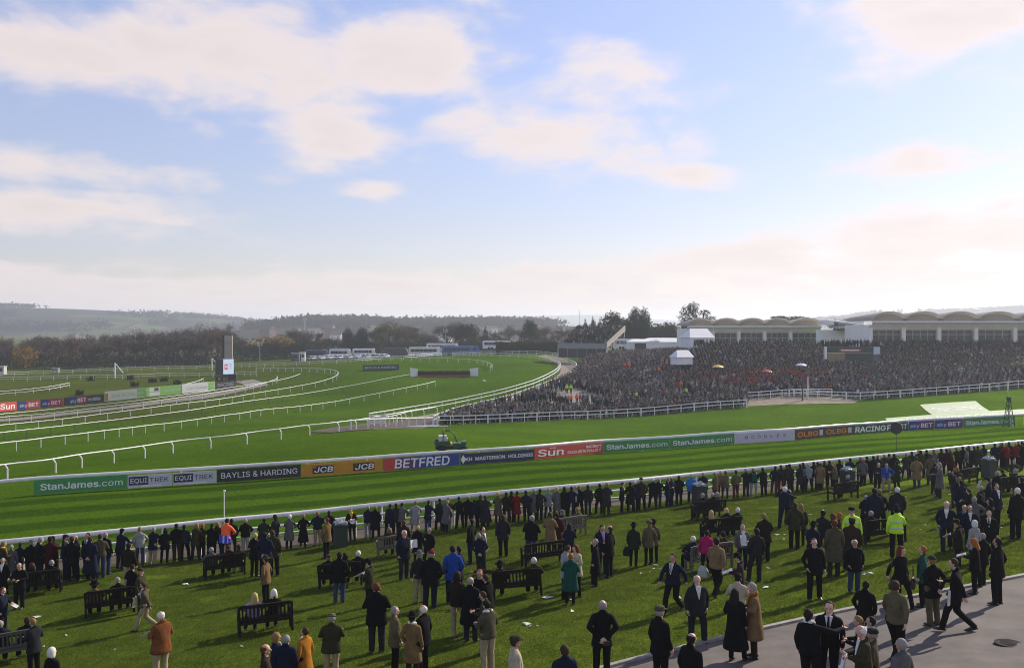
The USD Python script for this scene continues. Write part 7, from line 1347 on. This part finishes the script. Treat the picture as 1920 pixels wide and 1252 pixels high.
Pn(996, 1056, 955, 'black', 'short', 'jeans', 'grey.bald', 'front', -15, 'bald man in a black bomber jacket and jeans beyond the empty bench', 'stout noflip'); Pn(1034, 1042, 959, 'tan', 'long', 'black', 'brown.bob', 'front', -20, 'woman in a long tan coat right of the bald man in the bomber jacket', 'fem'); Pn(1046, 1036, 960, 'maroon', 'long', 'black', 'dark', 'down', 10, 'person in dark maroon close behind the tan coat', 'fem')
S('J', -.38, 'navy', 'mid', 'black', 'grey+cap:grey', 'sit', 'person in a grey cap and navy on the pale bench by the rail'); S('J', .45, 'khaki', 'mid', 'black', 'fair', 'sit2', 'person in pale khaki on the pale bench by the rail')
Pn(1069, 1058, 986, 'navy', 'mid', 'black', 'dark.bob', 'front', -20, 'dark bobbed woman in navy looking down beyond the empty bench', 'fem')
Pn(1061, 1126, 1020, 'stone', 'mid', 'black', 'brown', 'front', -60, 'man in a pale grey coat in the trio around the green coat', ''); Pn(1069, 1134, 1036, 'teal', 'long', 'black', 'ginger', 'front', -10, 'woman in a long bottle green coat with back turned', 'fem stout'); _, w, a = Pn(1082, 1120, 1020, 'cream', 'mid', 'black', 'auburn.long', 'front2', 120, 'auburn woman in a cream jacket facing left beside the bottle green coat', 'fem'); bag(w, a, (.34, .1, .98), 'pale leather handbag on the arm of the woman in the cream jacket', M('bag_cream', (.30, .27, .22), .6))
Pn(1117, 1099, 1009, 'black', 'long', 'black', 'grey', 'phone', 75, 'grey haired person in a long black coat walking left on the phone', ''); _, w, a = Pn(1130, 1076, 981, 'navy', 'short', 'navy', 'brown', 'front', -160, 'man in a dark suit with a mauve shirt facing the camera', 'shirt shirt=lilac'); paper(w, a, (.1, .3, 1.1), 'pale racecard in the hand of the man with the mauve shirt', (.18, .26))
Pn(1142, 1083, 984, 'black', 'mid', 'black', 'brown.bald', 'down', 60, 'balding man in a dark overcoat facing the mauve shirt', '')
_, w, a = Pn(1128, 1272, 1134, 'black', 'mid', 'black', 'grey.bald', 'behind', 5, 'man in black with hands and a camera behind his back at bottom centre', 'noflip', h=1.80); optics(w, a, (.06, -.27, .86), 'small camera held behind the back at bottom centre', 'compact_camera', 'camera')
Pn(1239, 1290, 1143, 'black', 'mid', 'black', 'grey+cap:tweed', 'down', -60, 'man in a tweed flat cap and black jacket on the edge of the walkway', '', h=1.80)
_, w, a = Pn(1188, 1063, 977, 'green', 'mid', 'black', 'dark+trilby:black', 'down', -30, 'woman in a black hat and dark green cape with a bag', 'fem noflip'); bag(w, a, (-.28, .06, .78), 'dark green bag hanging from the hand of the caped woman', CL['green'], (.32, .12, .36), 'handbag', .12); Pn(1216, 1060, 973, 'khaki', 'mid', 'black', 'fair+fur:khaki', 'down2', 20, 'woman in a pale fur hat and belted khaki coat', 'fem'); Pn(1227, 1056, 971, 'khaki', 'mid', 'black', 'dark+fur:black', 'down', 10, 'woman in a black fur hat and khaki coat', 'fem')
_, w, a = Pn(1262, 1149, 1036, 'navy', 'short', 'black', 'dark', 'walk', 140, 'young man in a dark suit and pale tie striding left of the bald man', 'shirt tie tie=lightgrey'); Pn(1305, 1206, 1077, 'charcoal', 'mid', 'charcoal', 'grey.bald', 'down2', -165, 'bald man in an open dark jacket facing the camera near the kerb', 'stout shirt')
S('K', -.42, 'black', 'mid', 'black', 'grey', 'sit2', 'grey haired person reading at the left end of the bench near the bin'); S('K', .38, 'charcoal', 'mid', 'black', 'grey.bob', 'sit', 'grey haired person in charcoal at the right end of the bench near the bin', 'stout'); S('K', .12, 'black', 'mid', 'black', 'grey.bald', 'sit', 'balding person in the middle of the bench near the bin', 'slim')
S('L', -.52, 'black', 'mid', 'black', 'blonde.long', 'sit', 'long haired blonde woman in black at the left of a full bench', 'fem'); S('L', .22, 'black', 'mid', 'black', 'blonde.bob', 'sit2', 'fair bobbed woman in black in the middle of a full bench', 'fem'); S('L', .66, 'navy', 'mid', 'black', 'white', 'sit', 'white haired person in navy at the right of a full bench')
S('M', -.66, 'navy', 'mid', 'black', 'white', 'sit', 'white haired person in navy at the left of the teak bench'); S('M', .50, 'brown', 'mid', 'black', 'dark+beanie:brown', 'sit2', 'person in a brown hat at the right of the teak bench')
Pn(1322, 1080, 1004, 'magenta', 'short', 'black', 'dark', 'down', -30, 'woman in a bright magenta jacket', 'fem'); _, w, a = Pn(1343, 1118, 1007, 'tan', 'short', 'black', 'dark', 'walk', -40, 'man in a tan jacket walking with a pale carrier bag', 'noflip'); bag(w, a, (-.36, -.05, .86), 'pale plastic carrier bag held by the man in the tan jacket', M('carrier', (.30, .30, .29), .35), (.34, .14, .36), 'carrier_bag', .10)
_, w, a = Pn(1393, 1068, 982, 'grey', 'short', 'navy', 'grey', 'front2', -170, 'grey haired man in a grey suit with a newspaper, facing the camera', 'shirt noflip'); paper(w, a, (.1, .28, 1.18), 'folded newspaper under the arm of the man in the grey suit', (.22, .36), .3); Pn(1417, 1092, 989, 'charcoal', 'short', 'charcoal', 'dark', 'down2', 10, 'man in a dark suit with back turned, facing the grey suit'); Pn(1434, 1054, 961, 'darkbrown', 'mid', 'black', 'fair', 'front', 5, 'fair haired man in a dark brown jacket with tan shoulders', 'stout')
_, w, a = Pn(1388, 1142, 1050, 'purple', 'mid', 'charcoal', 'dark+trilby:black', 'front', 75, 'woman in a plum coat and black hat holding papers', 'fem noflip'); paper(w, a, (0, .38, 1.12), 'pale papers held out by the woman in the plum coat', (.34, .3), 1.1); Pn(1384, 1192, 1074, 'cream', 'long', 'charcoal', 'dark+cap:darkbrown', 'front', -20, 'man in a long cream coat and dark cap behind the black coated woman', '')
Pn(1381, 1240, 1094, 'black', 'full', 'black', 'dark.long', 'front2', -40, 'woman in a very long black coat on the walkway', 'fem', h=1.70); Pn(1415, 1235, 1090, 'camel', 'long', 'darkbrown', 'grey', 'front', 70, 'grey haired man in a long camel coat facing the black coat', 'stout scarf scarf=orange'); Pn(1294, 1352, 1224, 'black', 'mid', 'black', 'dark.bald', 'down', -60, 'bald dark haired head cut by the bottom edge on the walkway', '', h=1.74)
# --- right lawn
_, w, a = Pn(1472, 992, 911, 'navy', 'short', 'navy', 'white', 'bino', 0, 'white haired man in navy raising binoculars', 'stout'); optics(w, a, (0, .22, 1.60), 'black binoculars raised by the white haired man in navy', 'binoculars', 'binoculars'); Pn(1482, 984, 917, 'charcoal', 'short', 'charcoal', 'grey', 'bino', -20, 'person in charcoal close behind the binoculars', 'slim'); Pn(1490, 1031, 940, 'olive', 'mid', 'black', 'brown', 'pockets', 0, 'man in a dark olive coat with back turned left of the police', ''); _, w, a = Pn(1501, 1024, 943, 'olive', 'mid', 'black', 'fair.long', 'down', -10, 'long fair haired woman at the olive coated mans side', 'fem'); bag(w, a, (.28, -.02, .72), 'black shoulder bag of the long fair haired woman', leather)
Pn(1545, 1040, 963, 'charcoal', 'mid', 'black', 'dark+cap:black', 'front', -40, 'man in a dark cap in the group left of the police', ''); Pn(1525, 1066, 980, 'navy', 'mid', 'black', 'dark+trilby:black', 'down', -60, 'person in a broad black hat and navy coat in the group', 'stout'); Pn(1562, 1048, 961, 'darkbrown', 'mid', 'black', 'auburn.bob', 'down', 30, 'auburn woman in the group left of the police', 'fem'); Pn(1574, 1046, 960, 'brown', 'mid', 'black', 'ginger.bob', 'down', 60, 'ginger woman in the group left of the police', 'fem')
Pn(1600, 1052, 949, 'hivis', 'short', 'black', 'dark+cap:black', 'down', 170, 'police officer in yellow high visibility jacket, half hidden in the group', 'bands'); Pn(1597, 1072, 969, 'brown', 'long', 'black', 'dark+cap:olive', 'down2', -20, 'man in a brown coat and olive cap in front of the hidden police officer', 'stout'); Pn(1564, 1082, 973, 'tweed', 'long', 'charcoal', 'auburn', 'down', 0, 'person in a long grey brown tweed coat with back turned', '')
Pn(1530, 1124, 1005, 'black', 'mid', 'black', 'brown', 'down2', 175, 'man in black facing the camera left of the bald man', 'noflip', h=1.80); Pn(1602, 1111, 1010, 'black', 'mid', 'jeans', 'white.bald', 'pockets', 180, 'bald man in a black jacket and blue jeans facing the camera', 'stout')
S('O', -.52, 'black', 'mid', 'black', 'grey', 'sit', 'grey haired person in black seated at the left of the black bench'); Pn(1624, 1002, 931, 'black', 'mid', 'black', 'grey', 'front', -60, 'grey haired man in black reading beyond the black bench', ''); Pn(1638, 1004, 912, 'navy', 'mid', 'black', 'dark', 'down', 0, 'tall dark man in navy beyond the black bench', 'stout'); Pn(1650, 1000, 915, 'charcoal', 'mid', 'black', 'fair', 'down2', -20, 'fair haired person beside the tall navy man beyond the black bench', ''); Pn(1683, 1000, 912, 'charcoal', 'short', 'black', 'white', 'down', 0, 'white haired man in charcoal just beyond the police officer', 'stout')
Pn(1681, 1047, 940, 'hivis', 'short', 'black', 'dark+helmet:navy', 'phone', -10, 'police officer in bright yellow jacket and tall helmet beside the black bench', 'bands noflip', h=1.90)
Pn(1620, 1212, 1086, 'black', 'mid', 'black', 'dark', 'pockets', -50, 'dark haired man in black standing on the kerb', ''); Pn(1681, 1241, 1087, 'khaki', 'short', 'black', 'brown', 'walk', -40, 'man in a khaki jacket striding along the walkway', 'noflip', h=1.82)
_, w, a = Pn(1690, 1141, 1022, 'black', 'mid', 'black', 'auburn.long', 'walk3', -150, 'long auburn haired woman in black with a shoulder bag', 'fem'); bag(w, a, (.32, .0, .86), 'round black shoulder bag of the auburn woman', leather, (.26, .12, .28), 'handbag', .55)
Pn(1524, 1308, 1152, 'black', 'short', 'black', 'dark', 'point', -40, 'young man in a black suit with back turned on the walkway', 'scarf scarf=white', h=1.80); Pn(1553, 1292, 1134, 'black', 'short', 'black', 'brown', 'down', 160, 'young man in a black suit facing the camera on the walkway', 'shirt tie', h=1.84)
Pn(1615, 1300, 1156, 'black', 'mid', 'black', 'fair', 'front', 60, 'fair haired person in black holding out a hand on the walkway', ''); Pn(1634, 1300, 1153, 'black', 'mid', 'black', 'dark', 'down', 70, 'dark haired man in black with a white collar on the walkway', 'scarf scarf=white')
_, w, a = Pn(1621, 1345, 1196, 'olive', 'mid', 'charcoal', 'white.bald', 'front', 80, 'white haired balding man with newspapers at the bottom edge', 'shirt', h=1.76); paper(w, a, (-.05, .34, 1.02), 'bundle of newspapers held at the bottom edge', (.26, .36), .2); Pn(1638, 1330, 1187, 'tweed', 'mid', 'black', 'grey+cap:charcoal', 'down', 60, 'man in a charcoal flat cap and tweed behind the newspapers', ''); Pn(1692, 1375, 1242, 'grey', 'mid', 'black', 'grey', 'down', 30, 'grey head barely showing at the bottom edge right of the newspapers', '', h=1.72)
_, w, a = Pn(1731, 1138, 1021, 'teal', 'mid', 'black', 'ginger', 'down', 60, 'ginger woman in a grey green jacket with a dark bag', 'fem'); bag(w, a, (-.12, .24, .84), 'large dark bag in front of the ginger woman', leather, (.4, .14, .3), 'handbag', .3); Pn(1752, 1173, 1035, 'black', 'mid', 'khaki', 'fair+ball:olive', 'behind', 20, 'man in an olive cap, black jacket and khaki trousers on the walkway', '', h=1.80)
_, w, a = Pn(1796, 1184, 1045, 'black', 'short', 'black', 'brown', 'walk2', 60, 'man in black walking left on the walkway with papers', 'noflip', h=1.82); paper(w, a, (-.22, .12, .82), 'folded pale paper carried low by the walking man', (.16, .36), .05)
Pn(1776, 1034, 938, 'navy', 'short', 'navy', 'white.bald', 'walk3', 160, 'bald man in a navy suit with open white shirt walking', 'shirt'); Pn(1809, 1030, 950, 'navy', 'short', 'navy', 'fair.bald', 'down', 150, 'left of two bald men in navy suits', 'shirt shirt=paleblue'); Pn(1821, 1032, 947, 'navy', 'short', 'navy', 'auburn.bald', 'down2', 160, 'right of two bald men in navy suits', 'shirt')
_, w, a = Pn(1798, 1066, 977, 'darkbrown', 'mid', 'black', 'dark+cap:darkbrown', 'front', 50, 'man in a brown flat cap and brown coat reading', 'stout'); paper(w, a, (0, .36, 1.1), 'white card read by the man in the brown flat cap', (.2, .24), 1.0); Pn(1827, 1068, 981, 'lightgrey', 'mid', 'black', 'white.bob', 'down', 20, 'white haired woman in a pale pinkish coat', 'fem')
_, w, a = Pn(1829, 1114, 1011, 'black', 'mid', 'black', 'ginger.long', 'front', 60, 'long haired ginger woman in black reading at the kerb', 'fem'); paper(w, a, (0, .38, 1.14), 'bright white racecard read by the ginger woman', (.3, .26), 1.2); Pn(1843, 1100, 999, 'black', 'mid', 'black', 'grey', 'down2', 20, 'grey haired person in black behind the ginger woman', ''); Pn(1859, 1046, 957, 'black', 'short', 'black', 'grey', 'down', 150, 'grey haired man in a black suit and tie facing left', 'shirt tie'); Pn(1871, 1134, 1008, 'black', 'mid', 'black', 'dark', 'pockets', 40, 'man in black standing on the walkway at right', '', h=1.82)
Pn(1828, 1018, 930, 'grey', 'short', 'black', 'grey', 'akimbo2', 0, 'man in a grey sweater with hands on hips', ''); Pn(1856, 1016, 933, 'darkbrown', 'mid', 'black', 'dark.long', 'down', 80, 'woman with long dark hair behind the grey sweater', 'fem'); Pn(1840, 1006, 925, 'black', 'mid', 'black', 'dark', 'down2', -30, 'dark figure in black between the grey sweater and the long dark hair', 'slim'); Pn(1905, 1012, 911, 'black', 'mid', 'black', 'white', 'down', 20, 'white haired person in black standing alone near the right edge', 'stout')
_, w, a = Pn(1790, 952, 881, 'charcoal', 'mid', 'charcoal', 'dark', 'bino', 60, 'man in charcoal taking a photograph at the right', 'noflip'); optics(w, a, (0, .22, 1.58), 'camera held up by the man in charcoal at the right', 'compact_camera', 'camera'); Pn(1802, 962, 893, 'navy', 'mid', 'black', 'fair', 'front', -20, 'fair haired man in navy below the photographer', ''); Pn(1804, 978, 899, 'navy', 'mid', 'black', 'dark', 'down', 20, 'dark haired man in navy with back turned below the photographer', 'stout'); Pn(1793, 945, 874, 'olive', 'mid', 'black', 'ginger', 'down', -30, 'ginger person in olive behind the photographer', '')
Pn(1818, 990, 916, 'darkbrown', 'mid', 'black', 'brown', 'front', 40, 'brown haired person in dark brown in the tight cluster at right', ''); Pn(1838, 984, 912, 'charcoal', 'mid', 'black', 'grey', 'down', 30, 'grey head in charcoal in the tight cluster at right', 'stout'); _, w, a = Pn(1855, 972, 893, 'navy', 'mid', 'black', 'dark+beanie:black', 'front', 50, 'person in navy raising a newspaper in the cluster at right', ''); paper(w, a, (0, .34, 1.42), 'newspaper held high in the cluster at right', (.3, .3), .3)
Pn(1870, 955, 882, 'black', 'mid', 'black', 'grey', 'down2', 20, 'grey haired man in black left of the right hand bench', 'stout'); Pn(1868, 990, 905, 'navy', 'mid', 'black', 'dark', 'down', -160, 'dark haired man in a suit facing the camera in the right cluster', 'shirt'); Pn(1900, 918, 863, 'olive', 'short', 'black', 'dark', 'akimbo2', 175, 'man in a grey olive jacket facing away from the course at the right edge', '', GR)
S('P', -.1, 'green', 'mid', 'black', 'dark', 'sit', 'person in dark green seated with back turned in the right hand crowd', 'stout'); S('Q', -.3, 'black', 'mid', 'black', 'dark', 'sit2', 'dark figure seated on the black bench at the right edge'); S('N', .2, 'navy', 'mid', 'black', 'grey', 'sit', 'grey haired person in navy seated on the bench by the second bin'); S('Q', .4, 'navy', 'mid', 'black', 'grey.bob', 'sit', 'grey bobbed person on the black bench at the right edge')
Pn(1915, 975, 893, 'black', 'mid', 'black', 'dark', 'down', 20, 'dark haired person in black cut by the right edge', ''); Pn(1912, 1000, 935, 'charcoal', 'mid', 'black', 'auburn', 'front', 60, 'auburn person in charcoal at the right edge below the bench', 'fem')
# ------------------------------------------------------------------ stewards in the far enclosure, told apart by their jackets
def far_person(u, vf, coat, head, ps, face, label, legs='navy'):
    person(u, vf, 0, coat, 'short', legs, head, ps, face, label, 'noflip', 'stewards among the far crowd', h=1.80)
for u, vf, face, lab in [(1063, 737, 160, 'left of two yellow jacketed stewards in the near part of the great crowd'), (1070.5, 737, 150, 'right of two yellow jacketed stewards in the near part of the great crowd'), (1193, 752, 170, 'steward in yellow alone between the orange pair and the white fence'), (1287, 744, 180, 'person in bright yellow near the middle of the fence')]: far_person(u, vf, 'hivis', 'dark', 'down', face, lab)
for u, vf, face, lab in [(1071, 757, 20, 'left of two stewards in orange jackets just behind the corner of the crowd'), (1082, 756, -10, 'right of two stewards in orange jackets just behind the corner of the crowd'), (1172, 694, 150, 'left of two orange jackets at the back of the great crowd'), (1180, 694, 170, 'right of two orange jackets at the back of the great crowd'), (1250, 690, 170, 'single orange jacket left of the small white tent'), (1277, 731, 170, 'red orange jacket in the middle of the great crowd'), (1237, 704, 170, 'red jacket left of the yellow umbrella')]: far_person(u, vf, 'hiorange', 'dark', 'down', face, lab)
for u, vf, lab in [(1130, 668, 'left of two yellow jackets in front of the temporary stand'), (1135.5, 668, 'right of two yellow jackets in front of the temporary stand')]: far_person(u, vf, 'hivis', 'dark', 'down', 170, lab)
for k, u in enumerate((1104, 1112)): far_person(u, 670, 'red', 'fair', 'down', 170, ('left' if k == 0 else 'right') + ' of two people in red left of the yellow jackets by the stand')
# ------------------------------------------------------------------ the great crowd: thousands of small simple figures, one mass
def crowd_proto(i, coat, legs, hairm, ps, hat=None):
    r_ = np.random.default_rng(300 + i); k = klass(f'crowd_figure_{i}'); s = r_.uniform(.93, 1.05); P = POSES[ps]
    def low(ms): return to_tm(union(ms))
    T = lambda *p: trunk_tf(np.array(p), P)
    sp = lambda c, r: sph(c, r, 6)
    ms = [m3.Manifold.batch_hull([sp(T(-.16, 0, 1.40), .075), sp(T(.16, 0, 1.40), .075), sp(T(0, 0, 1.47), .06), sp(T(0, 0, 1.10), (.19, .14, .10)), sp((0, 0, .78), (.20, .15, .05))])]
    for sd in (-1, 1): sh, e, w = arm_pts(P, sd); ms += limb((sh, .072), (e, .056), (w, .044), n=6)
    tm_ = low(ms); part(k, 'coat', (np.array(tm_.vertices) * s, np.array(tm_.faces)), coat, smooth=60)
    L_ = legs_of(P['legs']); ms = []
    for sd in (-1, 1): h, kn, a_ = map(np.array, L_[sd]); ms += limb((h, .10), (kn, .075), (a_ - [0, 0, .05], .065), n=6)
    tm_ = low(ms); part(k, 'trousers', (np.array(tm_.vertices) * s, np.array(tm_.faces)), legs, smooth=60)
    tm_ = low([sp((0, .02, 1.65), (.08, .095, .105)), m3.Manifold.batch_hull([sp((0, 0, 1.46), .05), sp((0, 0, 1.58), .05)])]); part(k, 'head', (np.array(tm_.vertices) * s, np.array(tm_.faces)), CSK[i % 3], smooth=60)
    tm_ = to_tm(sph((0, -.018, 1.695), (.094, .108, .105) if not hat else (.13, .14, .09), 8)); part(k, 'hair', (np.array(tm_.vertices) * s, np.array(tm_.faces)), hat or hairm, smooth=60)
    return k
CSK = [mat(f'crowd_skin_{i}', c, .7, spec=.1) for i, c in enumerate([(.27, .19, .155), (.22, .15, .12), (.33, .24, .20)])]
CC = {n: mat('crowd_cloth_' + n, c, .9, .2, 4.0, spec=.05) for n, c in dict(ink=(.012, .013, .017), navy=(.020, .027, .050), slate=(.045, .052, .066), bluegrey=(.080, .098, .13), soot=(.022, .022, .024), brown=(.040, .032, .027), moss=(.046, .050, .028), tweed=(.088, .078, .062), ash=(.14, .14, .145), beige=(.30, .25, .18), silver=(.40, .39, .38), wine=(.085, .014, .020), scarlet=(.26, .022, .022), denim=(.05, .075, .14)).items()}
coats = ['ink', 'navy', 'slate', 'soot', 'brown', 'moss', 'navy', 'ash', 'slate', 'brown', 'tweed', 'ink', 'bluegrey', 'tweed', 'wine', 'navy', 'scarlet', 'soot', 'beige', 'ink', 'bluegrey', 'slate', 'denim', 'soot', 'silver', 'ash', 'beige', 'moss']
WGT = np.array([{'scarlet': .30, 'silver': .55, 'beige': .6, 'wine': .6}.get(c, 1.0) for c in coats])
hairs = ['dark', 'brown', 'grey', 'dark', 'fair', 'brown', 'white', 'dark', 'brown', 'blonde']
hats = [None, None, 'tweed', None, 'black', None, 'stone', 'khaki', None, 'lightgrey', 'grey', None]
protos = [crowd_proto(i, CC[c], CL[['black', 'charcoal', 'navy', 'jeans', 'black', 'brown'][i % 6]], HAIR[hairs[i % 10]], ['front', 'down', 'pockets', 'bino', 'crossed', 'front2', 'akimbo2', 'down2'][i % 8], CL[hats[i % 12]] if hats[i % 12] else None) for i, c in enumerate(coats)]
import shapely
def fill(poly, spacing, seed):
    r_ = np.random.default_rng(seed); pg = shapely.Polygon(poly).buffer(0); x0, y0, x1, y1 = pg.bounds; pr = shapely.prepared.prep(pg)
    xs = np.arange(x0, x1, spacing); ys = np.arange(y0, y1, spacing * .87); X, Y = np.meshgrid(xs, ys); X = X + (np.arange(len(ys)) % 2)[:, None] * spacing / 2; pts = np.stack([X.ravel(), Y.ravel()], 1) + r_.normal(0, spacing * .17, (X.size, 2))
    return pts[shapely.contains_xy(pg, pts[:, 0], pts[:, 1])]
A_ = lambda uv: np.array([at(u, v)[:2] for u, v in uv])
PTS = []
enclosure = A_([(826, 795), (850, 783), (905, 769), (965, 754), (1025, 730), (1066, 712), (1085, 696), (1092, 684), (1105, 672), (1150, 667), (1230, 665), (1300, 662), (1322, 690), (1990, 690), (1990, 721), (1920, 725.5), (1840, 732.5), (1760, 738.5), (1680, 744.5), (1612, 748), (1560, 742), (1480, 742), (1440, 745), (1402, 748), (1400, 762.5), (1250, 774.5), (1100, 784.5), (960, 790.5), (870, 794)])
e = fill(enclosure, .92, 1)
sparse = shapely.Polygon(A_([(1000, 745), (1060, 722), (1130, 745), (1230, 760), (1180, 775), (1050, 783), (930, 787), (940, 765)]))
r_ = np.random.default_rng(17); ins = shapely.contains_xy(sparse, e[:, 0], e[:, 1]); nz = meshkit.fbm(np.c_[e / 5.0, np.zeros(len(e))], 3, 4)
keep = np.where(ins, (nz > .43) & (r_.random(len(e)) < .9), (nz > .22) & (r_.random(len(e)) < .95)); keep &= ~((e[:, 1] > 186) & (e[:, 0] > (1314 - CU) / FX * e[:, 1]))
e = e[keep]; PTS.append(np.c_[e, gz(e[:, 0], e[:, 1])])
rowf = np.array([at(u, v)[:2] for u, v in [(830, 796.5), (870, 795), (960, 791.3), (1100, 785.3), (1250, 775.3), (1396, 763.6)]]); rowf = resample(rowf, .72); rowf = rowf + r_.normal(0, .14, rowf.shape) + [0, .9]; PTS.append(np.c_[rowf, gz(rowf[:, 0], rowf[:, 1])])
rowg = np.array([at(u, v)[:2] for u, v in [(1620, 749.5), (1680, 746), (1760, 740), (1840, 734), (1920, 727), (1990, 722)]]); rowg = resample(rowg, .72); rowg = rowg + r_.normal(0, .14, rowg.shape) + [0, .9]; PTS.append(np.c_[rowg, gz(rowg[:, 0], rowg[:, 1])])
for k in range(18):                                   # the terrace steps
    d0 = 186 + k * 1.55
    for j in range(2):
        d = d0 + .4 + j * .72; xa, xb = (1320 - k - CU) / FX * d, (1985 - CU) / FX * d; x = np.arange(xa, xb, .66); x = x + r_.normal(0, .12, len(x)); x = x[r_.random(len(x)) < (.95 if k < 15 else .82)]
        kio = (x > (1542 - CU) / FX * d) & (x < (1652 - CU) / FX * d) & (k >= 6) & (k <= 15); x = x[~kio]; PTS.append(np.c_[x, np.full(len(x), d) + r_.normal(0, .1, len(x)), np.full(len(x), ZT(k))])
for k in range(12):                                   # the raked temporary stand
    n = 24; ee = np.linspace(.4, ST_W - .4, n) + r_.normal(0, .08, n); ee = ee[r_.random(n) < .93]; base = ST_O[:2] + np.outer(ee, ST_E[:2]) + ST_R[:2] * (k + .5) * ST_D / 12; PTS.append(np.c_[base, np.full(len(ee), ST_Z + k * ST_H / 12 + .07)])
PTS = np.vstack(PTS); n = len(PTS)
far_xy = np.array([p[0][:2] for p in PERSONS if p[0][1] > 100]); dmin = np.min(np.linalg.norm(PTS[:, None, :2] - far_xy[None], axis=2), 1); rel = PTS[:, None, :2] - far_xy[None]; front = ((np.abs(rel[..., 0]) < .55) & (rel[..., 1] < 0) & (rel[..., 1] > -6.5)).any(1); PTS = PTS[(dmin > .75) & ~front]; n = len(PTS)
inst = UsdGeom.PointInstancer.Define(stage, '/World/crowd'); tag(inst, 'great crowd of small distant spectators packed in the enclosure and on the terraces', kind='stuff')
inst.CreatePrototypesRel()
for i, k in enumerate(protos):
    pp = UsdGeom.Xform.Define(stage, f'/World/crowd/figure_{i:03d}'); pp.GetPrim().GetReferences().AddInternalReference(k); inst.GetPrototypesRel().AddTarget(pp.GetPath())
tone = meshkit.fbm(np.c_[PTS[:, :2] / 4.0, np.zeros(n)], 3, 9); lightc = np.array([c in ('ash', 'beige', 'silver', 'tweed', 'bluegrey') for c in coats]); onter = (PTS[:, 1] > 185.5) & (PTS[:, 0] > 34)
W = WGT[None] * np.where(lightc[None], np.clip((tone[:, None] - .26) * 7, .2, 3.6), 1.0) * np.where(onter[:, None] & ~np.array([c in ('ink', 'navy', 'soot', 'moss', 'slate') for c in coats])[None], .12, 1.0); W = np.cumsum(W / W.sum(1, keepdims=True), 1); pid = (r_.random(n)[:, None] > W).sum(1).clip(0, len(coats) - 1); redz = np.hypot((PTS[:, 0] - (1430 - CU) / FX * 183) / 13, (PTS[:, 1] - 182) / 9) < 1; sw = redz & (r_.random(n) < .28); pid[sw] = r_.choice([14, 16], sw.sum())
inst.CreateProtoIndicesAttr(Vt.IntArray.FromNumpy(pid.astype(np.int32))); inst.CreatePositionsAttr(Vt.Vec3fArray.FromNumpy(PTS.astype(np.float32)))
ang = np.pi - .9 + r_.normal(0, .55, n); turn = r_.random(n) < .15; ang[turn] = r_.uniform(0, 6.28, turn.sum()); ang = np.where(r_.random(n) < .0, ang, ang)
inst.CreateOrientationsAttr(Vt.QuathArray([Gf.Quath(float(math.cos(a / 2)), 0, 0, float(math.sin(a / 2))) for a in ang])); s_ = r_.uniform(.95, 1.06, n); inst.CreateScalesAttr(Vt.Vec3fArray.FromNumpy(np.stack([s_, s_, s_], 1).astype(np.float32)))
solo('tarmac_apron', drape(np.vstack([enclosure]), .04, 4.0), M('apron', (.15, .135, .125), .9, .2, .6), 'grey beige hard standing under the great crowd', kind='structure', smooth=True)
print('persons', len(PERSONS), 'crowd', n)
